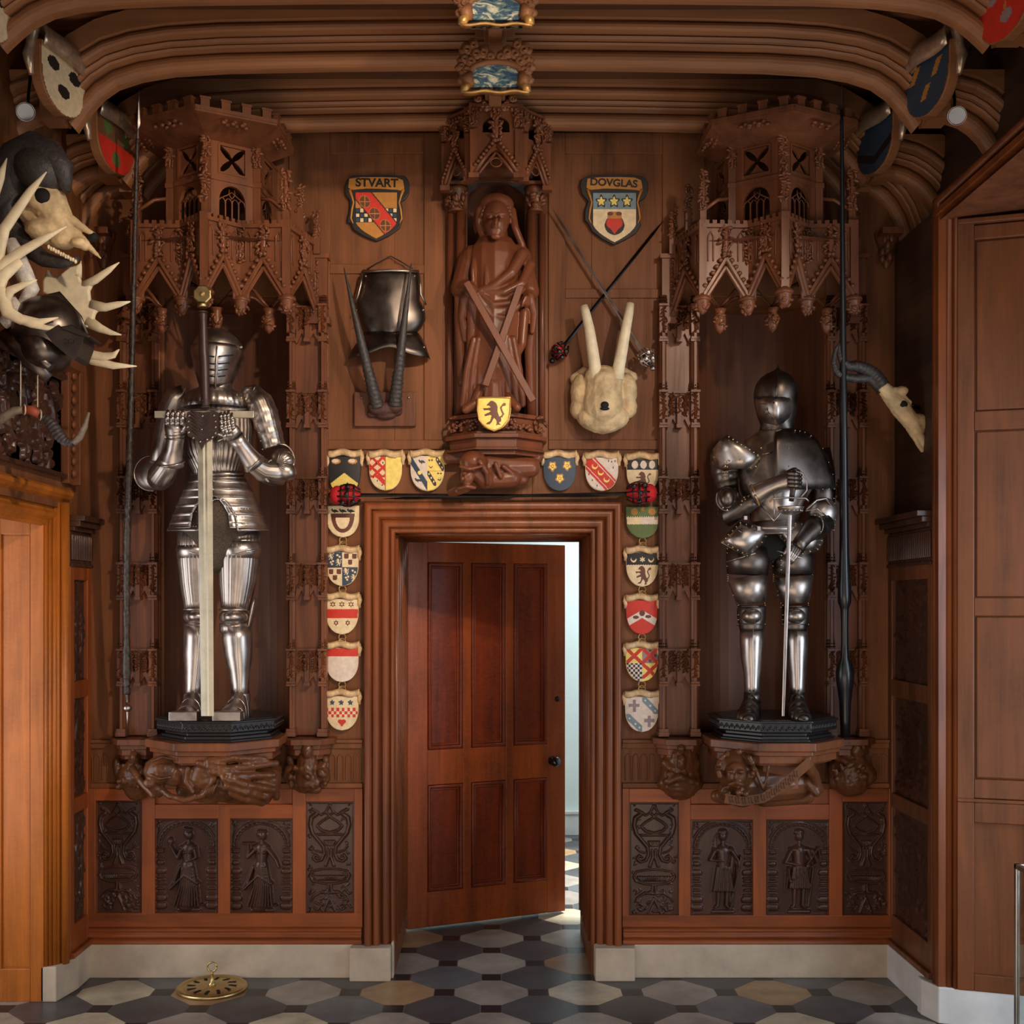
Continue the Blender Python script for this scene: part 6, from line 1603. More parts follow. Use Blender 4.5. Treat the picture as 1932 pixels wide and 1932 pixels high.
crest('painted_crest', 'small cream crest with brown shield and three birds, just below left red hilt', 'crest', 617, 955, 677, 1013, Dw, a_shieldin, CR, GRP, False, True)
crest('painted_crest', 'small quartered blue and cream crest in the left column', 'crest', 616, 1042, 676, 1105, Dw, a_quart2, CR, GRP, True, True)
crest('painted_crest', 'small cream crest with red band and brown stars, left column', 'crest', 615, 1131, 676, 1196, Dw, a_fess, CR, GRP, True, True)
crest('painted_crest', 'small plain white crest with red top band, left column', 'crest', 615, 1223, 676, 1286, Dw, a_chief, PA, GRP, True, True)
crest('painted_crest', 'small crest with stars, red checks and red heart, lowest in left column', 'crest', 615, 1314, 676, 1377, Dw, a_check, CR, GRP)
crest('painted_crest', 'small dark blue crest with three gold roses, over the door right of the crouching figure', 'crest', 1026, 863, 1086, 926, Dw, a_roses, BL, GRP)
crest('painted_crest', 'small crest with red diagonal bands and yellow crescents, over the door', 'crest', 1105, 864, 1166, 926, Dw, a_bend, CR, GRP)
crest('painted_crest', 'small cream crest with three shells on black and brown beast, above right red hilt', 'crest', 1183, 866, 1243, 928, Dw, a_shells, CR, GRP)
crest('painted_crest', 'small green crest with cream zigzag band, just below right red hilt', 'crest', 1182, 957, 1243, 1015, Dw, a_green, GR, GRP, False, True)
crest('painted_crest', 'small cream crest with brown lion below two crescents on black, right column', 'crest', 1182, 1043, 1241, 1106, Dw, a_lionch, CR, GRP, True, True)
crest('painted_crest', 'small red crest with pale chevron, right column', 'crest', 1182, 1133, 1240, 1196, Dw, a_redchev, RE, GRP, True, True)
crest('painted_crest', 'small yellow quartered crest with red diagonal crosses, right column', 'crest', 1181, 1223, 1241, 1285, Dw, a_salt, YE, GRP, True, True)
crest('painted_crest', 'small faded crest with pale crosses and grey bands, lowest in right column', 'crest', 1180, 1315, 1242, 1380, Dw, a_cross, PA, GRP)

# the two named shields
def text(name, s, px, py, size, D, m, parent, rot=0, mat=None, loc=None, extr=.0008, xs=1.0):
    cu = bpy.data.curves.new('t', 'FONT'); cu.body = s; cu.size = size; cu.extrude = extr; cu.offset = size*.035; cu.align_x = 'CENTER'; cu.align_y = 'CENTER'
    to = bpy.data.objects.new('t', cu); C.objects.link(to); bpy.context.view_layer.update()
    me = bpy.data.meshes.new_from_object(to.evaluated_get(bpy.context.evaluated_depsgraph_get())); bpy.data.objects.remove(to)
    o = bpy.data.objects.new(name, me); C.objects.link(o); me.materials.clear(); me.materials.append(m)
    T = loc if loc is not None else Matrix.Translation(P(px, py, D)) @ Matrix.Rotation(rot, 4, 'Y') @ Matrix.Rotation(PI/2, 4, 'X') @ Matrix.Diagonal((xs, 1, 1, 1))
    me.transform(Matrix.Translation(-ORG[parent.name]) @ T); o.parent = parent; ORG[o.name] = ORG[parent.name]
    return o
def a_stuart(U, V):
    c = F_(U, OC); m = (V > .34) & (V < .65)
    k = (np.floor(U*10)+np.floor((V-.34)/.103)) % 2 == 0; c[m] = BK
    fu, fv = (U*10) % 1, ((V-.34)/.103) % 1; cell = (fu > .12) & (fu < .88) & (fv > .12) & (fv < .88)
    c[m & cell & k] = BL; c[m & cell & ~k] = CR
    q = (V-.02)-(U-.14)*1.08; c[abs(q) < .30] = BK; c[abs(q) < .265] = RE
    for x, y in ((.22, .20), (.46, .46), (.72, .72)):
        dx, dy = (U-x), (V-y); a = dx*.7+dy*.7; bq = -dx*.7+dy*.7
        e = (a/.145)**2+(bq/.12)**2; c[e < 1] = BR; c[(e < .85) & (abs(a-bq) < .014)] = OC; c[(e < .85) & (abs(a+bq) < .014)] = OC; c[(e < 1) & (e > .82)] = OC
    return c
def a_douglas(U, V):
    c = F_(U, CR); c[V < .33] = SK
    for k in range(3): c[star_mask(U, V, .19+.30*k, .17, .145)] = BK; c[star_mask(U, V, .19+.30*k, .17, .10)] = YE
    c[disc(U, V, .5, .66, .23, .19) & (V < .85)] = BK; c[heart(U, V, .5, .66, .40)] = BK; c[heart(U, V, .5, .655, .36)] = RE; c[disc(U, V, .5, .62, .19, .12)] = RE
    c[(V > .38) & (V < .52) & (abs(U-.5) < .10+.07*np.abs(np.sin((V-.38)*18)))] = OC; c[disc(U, V, .40, .42, .07, .04) | disc(U, V, .6, .42, .07, .04)] = BR
    return c
for (nm, lab, x0, x1, y0, y1, fn, rb_, txt, tx, ty, rot, outl) in (
    ('STVART', 'large gold and red heraldic shield reading STVART over blue checks', 671, 749, 363, 450, a_stuart, None, 'STVART', 711, 345.5, .02,
     [(655, 338), (664, 331), (690, 330), (730, 329), (762, 331), (769, 337), (773, 350), (771, 366), (764, 376), (757, 380), (760, 392), (759, 415), (754, 430), (735, 444), (711, 455), (688, 446), (668, 434), (661, 420), (655, 420), (656, 410), (660, 395), (660, 378), (652, 368), (650, 355)]),
    ('DOVGLAS', 'large blue and cream heraldic shield reading DOVGLAS with stars and red heart', 1119, 1200, 364, 457, a_douglas, None, 'DOVGLAS', 1158, 345.5, .05,
     [(1097, 337), (1112, 331), (1145, 330), (1190, 329), (1212, 333), (1223, 343), (1223, 360), (1217, 373), (1206, 380), (1208, 395), (1208, 420), (1210, 424), (1200, 440), (1180, 452), (1158, 462), (1135, 450), (1117, 436), (1110, 422), (1103, 415), (1104, 395), (1110, 380), (1098, 366), (1094, 350)])):
    r = thing('heraldic_shield', lab, 'shield', (X((x0+x1)/2), -.01, Z(y1)))
    b = MB(); b.pp(outl, .024, .010, 0); obj('back_board', b, PAL[BK], r, bevel=.003)
    b = MB(); nx = 90; nz = 100; U, V = np.meshgrid((np.arange(nx)+.5)/nx, (np.arange(nz)+.5)/nz)
    t = np.clip((V-.62)/.38, 0, 1); mask = abs(U-.5) < .5*(1-t**1.7)
    O = P(x0, y0, .026); b.grid(O, P(x1, y0, .026)-O, P(x0, y1, .026)-O, (0, -1, 0), np.zeros((nz+1, nx+1)), 0, mask, fn(U, V)); obj('painted_field', b, PAL, r)
    b = MB(); cx = (x0+x1)/2; wq = 53
    top = [(cx-wq+2, 337), (cx-30, 334.5), (cx+10, 334), (cx+38, 335), (cx+wq-3, 340), (cx+wq-.5, 352), (cx+wq-1, 361)]
    bot = [(cx+40, 358), (cx+10, 356), (cx-20, 355.5), (cx-wq+8, 358), (cx-wq, 354)]
    b.pp(top+bot, .028, .024, 0)
    for s in (-1, 1): b.tube([P(cx+s*(wq-2), 357, .027), P(cx+s*(wq-7), 371, .027), P(cx+s*(wq-10), 382, .027), P(cx+s*(wq-7), 395, .027), P(cx+s*(wq-5), 412, .027), P(cx+s*(wq-9), 421, .027)], [.008, .005, .004, .005, .004, .002], 8, .4)
    obj('name_scroll', b, PAL[OC], r)
    text('lettering', txt, tx, ty, (.054 if nm == 'STVART' else .047), .0285, PAL[BK], r, rot, xs=1.05)

# gilded lion shield on the statue bracket
r = crest('lion_shield', 'small gilded shield with a dark rampant lion under the wooden saint', 'shield', 901, 752, 963, 811, .235, lambda U, V: np.where(lion(U, V, .5, .48, .78), BR, YE), GO, None, False, th=.014)
b = MB()
A = [(901, 750), (963, 750), (963, 775), (960, 792), (948, 806), (932, 813), (917, 806), (904, 792), (901, 775), (901, 750)]
b.tube([P(x, y, .255) for x, y in A], .004, 6); obj('gilt_rim', b, M_gold, r)

# hanging shields on the ceiling ribs (seen almost edge on)
def hang_shield(label, sx, xin, D, z1, z0, fn, w_=.30, partial=False):
    # a thick shield in the plane across the rib: width along y, facing the middle of the room
    r = thing('hanging_shield', label, 'shield', (sx*xin, -D, z0), 'painted shields hanging at the rib ends')
    tw = .24                                             # turned a little toward the door wall
    T = Matrix.Translation((sx*xin, -D, 0)) @ Matrix.Rotation(sx*(-PI/2+tw) , 4, 'Z')
    h_ = z1-z0; b = MB(T); n = 16
    # local: x across the shield, -y is the painted face
    ys = np.linspace(0, 1, n); hw = half_w(ys)*w_
    pts = [(-h, z1-h_*v) for v, h in zip(ys, hw)]+[(h, z1-h_*v) for v, h in list(zip(ys, hw))[::-1][1:]]
    b.prism(pts, .045, 0.0); obj('shield_board', b, W_rib, r, bevel=.004)
    b = MB(T); nx, nz = 40, 52; U, V = np.meshgrid((np.arange(nx)+.5)/nx, (np.arange(nz)+.5)/nz); mask = abs(U-.5) < half_w(V)*.94
    b.grid((-w_/2, -.002, z1), (w_, 0, 0), (0, 0, -h_*.98), (0, -1, 0), np.zeros((nz+1, nx+1)), 0, mask, fn(U, V)); obj('painted_field', b, PAL, r)
    b = MB(T)
    vs = []
    for i in range(9):
        t = i/8; x = -w_*.55+w_*1.1*t
        for yy, zz in ((-.030, z1-.035), (-.040, z1+.005), (-.030, z1+.045), (-.0, z1+.055), (.03, z1+.045)): vs.append((x, yy+.008*math.sin(t*9), zz+.006*math.sin(t*7)))
    b.add(vs, [(i*5+j, (i+1)*5+j, (i+1)*5+j+1, i*5+j+1) for i in range(8) for j in range(4)], 0, True)
    for s in (-1, 1):
        b.tube([(s*w_*.54, .0, z1+.055), (s*w_*.56, .02, z1+.02), (s*w_*.53, .035, z1-.03), (s*w_*.56, .04, z1-.07), (s*w_*.53, .03, z1-.14)], [.020, .028, .020, .024, .012], 10, .8)
    o = obj('name_scroll', b, M_silv, r); solid(o, .006)
    return r, T
def a_dots(U, V):
    c = F_(U, CR)
    for x, y in ((.28, .25), (.74, .27), (.5, .62)): c[disc(U, V, x, y, .13, .11)] = BK
    return c
def a_leafy(U, V):
    c = F_(U, RE); c[V < .45] = WD
    for x, y in ((.28, .2), (.75, .25), (.5, .75)): c[disc(U, V, x, y, .11, .15)] = GR
    return c
def a_bluehorn(U, V):
    c = F_(U, BL)
    for x, y in ((.25, .22), (.72, .30), (.48, .62)): c[(abs(((U-x)-(V-y)*-.5)) < .06) & (abs(V-y) < .12)] = OC
    return c
def a_blueplain(U, V): c = F_(U, BL); c[abs(V-.75+.5*abs(U-.5)) < .08] = BK; return c
def a_redflask(U, V):
    c = F_(U, RE)
    for x, y in ((.3, .30), (.55, .68)): c[disc(U, V, x, y, .10, .10)] = MV; c[disc(U, V, x-.02, y-.14, .02, .08)] = OC
    return c
for (lab, sx, xin, D, z1, z0, fn, txt) in (
    ('pale hanging shield with three black ovals, upper left', -1, 1.70, .90, 3.91, 3.675, a_dots, 'DLIW'),
    ('hanging shield with green leaves on red and brown, left behind the pale one', -1, 1.69, .30, 3.90, 3.67, a_leafy, ''),
    ('dark hanging shield almost hidden behind the gnarled lance tip', -1, 1.665, .06, 3.87, 3.67, a_blueplain, ''),
    ('pale edge of hanging shield cut by the top left corner', -1, 1.775, 1.42, 3.96, 3.72, a_dots, ''),
    ('blue hanging shield with three gold horns, upper right', 1, 1.70, .90, 3.91, 3.675, a_bluehorn, 'OL'),
    ('small dark blue hanging shield, right behind the gold-horned one', 1, 1.69, .30, 3.90, 3.67, a_blueplain, ''),
    ('dark hanging shield almost hidden behind the black lance', 1, 1.665, .06, 3.87, 3.67, a_blueplain, ''),
    ('red hanging shield with grey flasks at the top right corner', 1, 1.775, 1.42, 3.96, 3.72, a_redflask, '')):
    hang_shield(lab, sx, xin, D, z1, z0, fn, .30)

# ceiling bosses with painted sea scenes
M_sea = None
def sea():
    m, nt, b = base_mat('painted_sea')
    v = coords(nt, (14, 10, 34)); n1 = noise(nt, v, 1.0, 7, .62, 2.2)
    nt.links.new(mix3(nt, n1, [(.36, lin((36, 64, 104))), (.44, lin((66, 100, 126))), (.50, lin((104, 132, 124))), (.54, lin((176, 180, 164))), (.62, lin((226, 220, 200)))]), b.inputs['Base Color'])
    b.inputs['Roughness'].default_value = .5; bump(nt, b, n1, .4, .003); return m
M_sea = sea()
for (px0, px1, pyb, D, lab, top) in ((868, 1004, 50, 1.46, 'nearer ceiling boss with painted blue sea, cut by the top edge', -60),
                                    (872, 998, 177, .93, 'farther ceiling boss with painted blue sea above the wooden saint', 120)):
    r = thing('ceiling_boss', lab, 'ceiling boss', (0, -D, Z(pyb, D)), 'painted ceiling bosses')
    cx = (px0+px1)/2; hw = (px1-px0)/2*.72; H_ = 62
    # tablet leans back toward the ceiling as it rises
    def Q(x, y, d=0.): t = (pyb-y)/70.0; return P(x, y, D+.02+d)+Vector((0, .0, 0))
    b = MB(); arc = [(cx-hw, pyb-13), (cx-hw-3, pyb-40)]+[(cx+hw*1.02*math.cos(a), pyb-44-16*math.sin(a)) for a in [PI-PI*k/12 for k in range(13)]]+[(cx+hw+3, pyb-40), (cx+hw, pyb-13)]
    b.pp(arc, D+.05, D-.01, 0); obj('painted_tablet', b, M_sea, r, bevel=.004)
    b = MB(); g = random.Random(int(px0))
    b.tube([P(x, y, D+.05) for x, y in arc], .012, 8)
    for s in (-1, 1):
        for (x, y, q) in ((.78, -62, 13), (.92, -44, 12), (.98, -66, 12), (.62, -76, 14), (.38, -78, 13), (.9, -84, 14), (.7, -92, 12), (1.0, -28, 10), (.18, -70, 11), (1.08, -52, 9)):
            cxx, cyy = cx+s*hw*1.36*x*.98, pyb+y
            b.tube([P(cxx+q*(1-t/14)*math.cos(t*.7)*s*.75, cyy+q*(1-t/14)*math.sin(t*.7)*.75, D+.045+.02*t/14) for t in range(14)], [.013-.0006*t for t in range(14)], 8)
            b.ell(P(cxx, cyy, D+.02), (q*K(D)*.9, .035, q*K(D)*.9), 12, 8)
    for s in (-1, 1): b.tube([P(cx+s*hw*1.12, pyb-10, D+.05), P(cx+s*hw*1.18, pyb-26, D+.06), P(cx+s*hw*1.05, pyb-40, D+.05)], [.018, .024, .012], 10)
    obj('scrolled_frame', b, W_rib, r)
    b = MB(); vs = []
    for i in range(15):
        t = i/14; x = px0+(px1-px0)*t; yy = pyb-6+1.8*math.sin(t*14)
        for dy, d in ((-2, .065), (1, .085), (5, .07), (9, .02)): vs.append(P(x, yy+dy, D+d))
    b.add(vs, [(i*4+j, i*4+j+1, (i+1)*4+j+1, (i+1)*4+j) for i in range(14) for j in range(3)], 0, True)
    for s in (-1, 1): b.tube([P(cx+s*(px1-px0)/2, pyb-2, D+.07), P(cx+s*((px1-px0)/2-4), pyb-10, D+.075), P(cx+s*((px1-px0)/2-12), pyb-17, D+.06), P(cx+s*((px1-px0)/2-6), pyb-26, D+.05)], [.010, .018, .014, .006], 10)
    o = obj('gilt_scroll', b, M_gold, r); solid(o, .004)
    if D > 1:
        text('lettering', 'NOX'[::1], 0, 0, .05, 0, PAL[BK], r, loc=Matrix.Translation(P(cx, pyb+2.5, D+.058)) @ Matrix.Rotation(PI, 4, 'Y') @ Matrix.Rotation(PI*.5+.9, 4, 'X') @ Matrix.Diagonal((1.6, 1, 1, 1)))

# leafy scrolls where the ridge meets the rib nearest the wall
b = MB()
for s in (-1, 1):
    for (x, y, q) in ((22, 196, 10), (32, 186, 9), (16, 203, 8)):
        b.tube([P(935+s*x+q*(1-t/12)*math.cos(t*.7)*s*.7, y+q*(1-t/12)*math.sin(t*.7)*.7, .30+.01*t/12) for t in range(12)], [.009-.0005*t for t in range(12)], 8)
        b.ell(P(935+s*x, y, .285), (.02, .02, .02), 10, 8)
tag(obj('leaf_scroll_boss', b, W_rib), 'small leafy scroll carving on the ridge just above the saint canopy', 'ceiling boss')
# ================================================================= TROPHIES AND ARMS ON THE WALL
def pt(pts): return [P(*p) for p in pts]
def wt(mb, pts, rad, seg=14, flat=1., mi=0):
    mb.tube([P(*p) for p in pts], [q*K(p[2]) for q, p in zip(rad, pts)], seg, flat, mi)
# breastplate
r = thing('breastplate', 'dark polished breastplate hung by a cord on the panelling above long horns', 'armour', (X(735), -.05, Z(678)))
b = MB(); rows = [(509, 684, 790), (513, 683, 791), (530, 681, 792), (550, 677, 793), (566, 672, 792), (585, 671, 802), (605, 677, 803), (618, 684, 796), (626, 689, 788), (630, 688, 788)]
vs = []; m = 28
for i, (y, xl, xr) in enumerate(rows):
    for j in range(m+1):
        t = j/m; a = PI*t; x = (xl+xr)/2-(xr-xl)/2*math.cos(a)
        keel = .012*max(0, 1-abs(t-.5)*7)*(i/9)
        vs.append(P(x, y, .02+.085*math.sin(a)**.75*(.6+.4*math.sin(PI*(i+1)/11))+keel))
b.add(vs, [(i*(m+1)+j, (i+1)*(m+1)+j, (i+1)*(m+1)+j+1, i*(m+1)+j+1) for i in range(9) for j in range(m)], 0, True)
o = solid(obj('chest_plate', b, S_blk, r), .004)
b = MB(); vs = []
rows = [(628, 686, 790), (636, 680, 796), (648, 670, 803), (660, 662, 808), (672, 656, 812)]
for i, (y, xl, xr) in enumerate(rows):
    for j in range(m+1):
        t = j/m; a = PI*t; x = (xl+xr)/2-(xr-xl)/2*math.cos(a)
        yy = y-(i/4)*16*math.exp(-((t-.5)/.14)**2)-(i/4)*2*math.sin(a)+(i/4)*6*abs(2*t-1)**3
        vs.append(P(x, yy, .03+(.075+.045*i/4)*math.sin(a)**.8))
b.add(vs, [(i*(m+1)+j, (i+1)*(m+1)+j, (i+1)*(m+1)+j+1, i*(m+1)+j+1) for i in range(4) for j in range(m)], 0, True)
o = solid(obj('waist_flange', b, S_blk, r), .004)
b = MB(); b.tube(pt([(686, 513, .07), (710, 511, .10), (737, 510, .105), (765, 511, .10), (789, 513, .07)]), .006, 8)
obj('rolled_edge', b, S_mid, r); b = MB(); b.tube(pt([(684, 516, .06), (681, 535, .07), (676, 555, .07), (671, 572, .055)]), .005, 8); obj('rolled_edge', b, S_mid, r); b = MB(); b.tube(pt([(790, 516, .06), (793, 535, .07), (794, 555, .07), (804, 575, .055)]), .005, 8)
rivets(b, [(690, 521, .105), (782, 521, .105), (672, 585, .08), (798, 585, .08), (676, 606, .08), (800, 655, .09)], 2.2, 0)
obj('rolled_edge', b, S_mid, r)
b = MB(); b.tube(pt([(692, 508, .05), (712, 495, .03), (733, 484, .02), (737, 483, .02), (757, 494, .03), (779, 507, .05)]), .003, 6); obj('hanging_cord', b, M_leath, r)
# long straight horns on a plaque
r = thing('horn_trophy', 'pair of long straight ringed black horns on a wooden plaque', 'horn trophy', (X(728), -.03, Z(804)))
b = MB(); b.bp(668, 739, 784, 804, .03, .010); o = obj('plaque', b, W_carve, r, bevel=.004)
b = MB(); rivets(b, [(682, 750, .032), (771, 750, .032)], 2.6, 0); obj('screw', b, S_brt, r)
blob('skull_cap', [(E, (722, 772, .05), (26, 16, 14)), (E, (708, 768, .06), (15, 14, 14)), (E, (745, 764, .06), (15, 14, 16)), (E, (727, 784, .04), (20, 12, 8)), (c_, (700, 780, .04), (752, 776, .04), 8, 8)], plain('dried_hide', (80, 50, 42), .7, 0, .3, 60, .6, .004), r, .004, 2, 0, .05)
for base, tip, mid in (((712, 768), (649, 505), (683, 655)), ((745, 764), (776, 496), (757, 655))):
    b = MB(); n = 90; pts = []; rr = []
    for i in range(n+1):
        t = i/n
        x = (1-t)**2*base[0]+2*t*(1-t)*(mid[0])+t*t*tip[0]; y = (1-t)**2*base[1]+2*t*(1-t)*mid[1]+t*t*tip[1]
        pts.append((x, y, .07+.10*math.sin(t*2.2))); q = 12.0*(1-t)**.8+.8
        rr.append(q*(1+(.10 if t < .42 else 0)*math.sin(i*PI/1.6)))
    wt(b, pts, rr, 14); obj('horn', b, M_horn, r)
# crossed swords
def sword_between(label, hilt, tip, D, hx0, name='basket_hilt_sword', cloth=True, bw=3.4, kind=0, S=1.0):
    r = thing(name, label, 'sword', P(hilt[0], hilt[1], D)[:])
    h = Vector(hilt); t = Vector(tip); u = (t-h).normalized(); nv = Vector((-u.y, u.x))
    b = MB(); A, B = h+u*8, t; vs = []
    for q, w_ in ((A, bw), (A+(B-A)*.9, bw*.7), (B, .2)):
        for s, d in ((-1, 0), (0, .004), (1, 0), (0, -.002)): vs.append(P(q.x+nv.x*w_*s, q.y+nv.y*w_*s, D+d))
    b.add(vs, [(i*4+j, i*4+(j+1) % 4, (i+1)*4+(j+1) % 4, (i+1)*4+j) for i in range(2) for j in range(4)], 0, False)
    obj('blade', b, S_mid if kind else S_dark, r)
    cen = h-u*10
    b = MB()                                              # basket of curved bars
    for k in range(9):
        a = 2*PI*k/9; pts = []
        for i in range(9):
            s = i/8; rad = 15*S*math.sin(PI*(.12+.80*s))**.7
            q = h+u*8-u*34*S*s+nv*rad*math.cos(a); pts.append((q.x, q.y, D+.035+rad*K(D)*math.sin(a)))
        b.tube(pt(pts), .0035, 6)
    for s in (.25, .5, .75):
        rad = 15*S*math.sin(PI*(.12+.80*s))**.7; q = h+u*8-u*34*S*s
        b.tube([P(q.x+nv.x*rad*math.cos(a), q.y+nv.y*rad*math.cos(a), D+.035+rad*K(D)*math.sin(a)) for a in [2*PI*k/20 for k in range(21)]], .005 if s == .5 else .0035, 6)
    for s, a in ((.3, .9), (.55, 1.6), (.7, .8), (.5, 2.3)):
        rad = 15*S; q = h+u*8-u*34*S*s; c = P(q.x+nv.x*rad*math.cos(a), q.y+nv.y*rad*math.cos(a), D+.035+rad*K(D)*math.sin(a)); b.ell(c, (.012, .005, .012), 10, 6)
    pm = h-u*33*S; b.ell(P(pm.x, pm.y, D+.035), (.013,)*3, 12, 8)
    obj('basket_guard', b, S_dark if kind != 2 else S_mid, r)
    if cloth:
        b = MB(); q0, q1 = h+u*2, h-u*24*S; M = Matrix.Rotation(-math.atan2(u.y, u.x), 3, 'Y')
        b.ell(P((q0.x+q1.x)/2, (q0.y+q1.y)/2, D+.032), (.042*S, .036, .034*S), 16, 10, 0, M)
        if cloth == 2: b.ell(P(q1.x, q1.y, D+.035), (.026*S, .036, .030*S), 12, 8)
        obj('velvet_lining', b, M_cloth, r)
    b = MB(); wt(b, [(h.x, h.y, D+.03), (pm.x, pm.y, D+.03)], [4, 3.2], 10); obj('grip', b, M_leath, r)
    return r
sword_between('sword hanging diagonally with steel basket hilt lower right beside the tusks', (1214, 667), (1040, 391), .045, 0, cloth=False, kind=2)
sword_between('sword hanging diagonally with red-lined basket hilt left of the tusks', (1062, 655), (1252, 416), .025, 0, cloth=1, kind=0)
sword_between('sword laid flat over the door with red velvet hilt at its left end', (672, 934), (1150, 936), .07, 0, cloth=2, bw=3.6, kind=0, S=1.45)
sword_between('sword laid flat over the door with red velvet hilt at its right end', (1190, 931), (720, 941), .05, 0, cloth=2, bw=3.6, kind=0, S=1.45)
# walrus style skull with two tusks pointing up
r = thing('tusked_skull', 'large pale skull on the panelling with two cut tusks pointing up', 'skull', (X(1138), -.02, Z(818)))
blob('skull', [(c_, (1138, 725, .09), (1138, 765, .10), 36, 38), (E, (1138, 788, .07), (50, 34, 28)), (E, (1096, 740, .06), (20, 24, 34)), (E, (1182, 738, .06), (20, 24, 34)), (E, (1092, 770, .05), (17, 20, 22)), (E, (1186, 768, .05), (16, 20, 22)),
     (E, (1120, 712, .11), (16, 18, 22)), (E, (1160, 712, .11), (16, 18, 22)), (c_, (1104, 700, .03), (1086, 715, .03), 9, 11), (c_, (1176, 702, .03), (1192, 712, .03), 9, 11), (c_, (1112, 790, .09), (1164, 790, .09), 16, 16), (E, (1138, 806, .08), (30, 20, 12))], M_bone, r, .0045, 3, (.006, .02), .08)
b = MB(); b.ell(P(1141, 764, .190), (.019, .012, .016), 14, 10); b.ell(P(1141, 771, .188), (.022, .010, .008), 12, 8); obj('nostril', b, M_shade, r)  # dark ellipsoids stand in for the shade of an uncut nasal opening
b = MB(); b.ell(P(1144, 708, .06), (.036, .05, .036), 18, 12); b.ell(P(1144, 700, .10), (.024, .03, .02), 14, 10); b.ell(P(1146, 716, .11), (.012, .02, .016), 10, 8); obj('skull_joint', b, M_horng, r)
for pts, rad in (([(1125, 717, .13), (1122, 690, .135), (1118, 660, .14), (1112, 620, .14), (1105, 590, .135), (1101, 578, .13)], [11.5, 11.5, 11, 9.6, 8.6, 8]), ([(1165, 716, .13), (1168, 690, .135), (1174, 660, .14), (1181, 620, .14), (1187, 590, .135), (1189, 573, .13)], [11.5, 11.5, 10.5, 9.6, 8.4, 7.6])):
    b = MB(); wt(b, pts, rad, 18); obj('tusk', b, M_antl, r)
# gnarled lance (left) and black lance (right)
r = thing('gnarled_lance', 'knobbly wooden lance with long steel point left of the great-sword knight', 'lance', P(240, 1388, .2)[:])
D = .22; g = random.Random(4)
def LD(y): return .20+.30*(1390-y)/1222
def lx(y): return 262+(240-262)*min(1, max(0, (y-168)/900))**.9-(0 if y < 900 else 1)
b = MB(); pts = []; rr = []; n = 210
for i in range(n+1):
    y = 262+(1310-262)*i/n; q = 3.6+2.6*min(1, (y-262)/450)+(1.7*math.exp(-((y-1262)/34)**2))
    pts.append((lx(y)+g.uniform(-.2, .2), y, LD(y))); rr.append(q*(1+g.uniform(-.16, .16)))
wt(b, pts, rr, 9); obj('shaft', b, M_lance, r)
b = MB(); vs = []
for y, w_ in ((168, .3), (190, 2.4), (230, 4.6), (237, 4.2), (243, 1.6), (268, 3.0)):
    for s, d in ((-1, 0), (0, .005), (1, 0), (0, -.005)): vs.append(P(lx(y)+w_*s, y, LD(y)+d*min(1, w_/3)))
b.add(vs, [(i*4+j, i*4+(j+1) % 4, (i+1)*4+(j+1) % 4, (i+1)*4+j) for i in range(5) for j in range(4)], 0, False); obj('point', b, S_brt, r)
b = MB(); wt(b, [(240, 1285, D), (240, 1296, D), (240.5, 1325, D)], [5.5, 4.6, 4]); b.ell(P(240.5, 1336, D), (8.5*K(D), 8.5*K(D), 7*K(D)), 16, 10); wt(b, [(240.5, 1338, D), (241, 1388, D-.06)], [2.4, 1.6], 8); obj('butt_cap', b, S_brt, r)
r = thing('black_lance', 'black lacquered jousting lance with swelling grip right of the rapier knight', 'lance', P(1590, 1392, .2)[:])
D = .22; b = MB()
pr2 = [(207, 2.6), (230, 3.2), (300, 3.8), (450, 4.6), (600, 5.6), (700, 6.6), (850, 7.6), (1000, 8.4), (1050, 9.2), (1090, 11), (1120, 12.6), (1136, 12.4), (1146, 8.6), (1150, 7.8), (1180, 6.6), (1215, 6.6), (1240, 8), (1252, 13), (1268, 17), (1282, 17), (1300, 14), (1325, 11), (1360, 9.6), (1390, 9)]
wt(b, [(1588+(y-200)/1200*7, y, LD(y)) for y, q in pr2], [q for y, q in pr2], 24); obj('shaft', b, M_lanceb, r)
b = MB(); vs = []
for y, w_ in ((157, .3), (172, 2.6), (186, 1.2), (208, 2.4)):
    for s, d in ((-1, 0), (0, .004), (1, 0), (0, -.004)): vs.append(P(1589+w_*s, y, LD(y)+d*min(1, w_/2)))
b.add(vs, [(i*4+j, i*4+(j+1) % 4, (i+1)*4+(j+1) % 4, (i+1)*4+j) for i in range(3) for j in range(4)], 0, False); obj('point', b, S_mid, r)

# ---- left wall trophies
r = thing('horned_skull', 'tilted brown skull with teeth under a heavy black horn boss, far left', 'skull', P(60, 480, .98)[:])
D = .98
blob('skull', [(c_, (92, 385, D), (128, 440, D), 36, 22), (c_, (60, 400, D-.02), (90, 440, D-.02), 26, 22), (c_, (128, 435, D), (160, 462, D+.01), 18, 11), (c_, (150, 448, D), (190, 487, D+.02), 9, 2.5), (c_, (110, 400, D+.02), (172, 440, D+.02), 13, 5), (c_, (172, 438, D), (185, 446, D), 4, 2),
     (E, (80, 432, D+.02), (34, 24, 18)), (E, (120, 455, D), (26, 22, 14)), (E, (70, 372, D+.05), (24, 14, 22)), (E, (148, 458, D+.03), (14, 12, 10))], M_bone, r, .0045, 3, (.007, .03), D)
b = MB(); b.ell(P(79, 370, D+.062), (16*K(D), .022, 15*K(D)), 20, 12); obj('eye_socket', b, M_shade, r); b = MB(); b.ell(P(176, 448, D+.01), (10*K(D), .02, 9*K(D)), 12, 8); obj('nostril', b, M_shade, r)  # socket and nostril are uncut, their shade is a dark ellipsoid
b = MB()
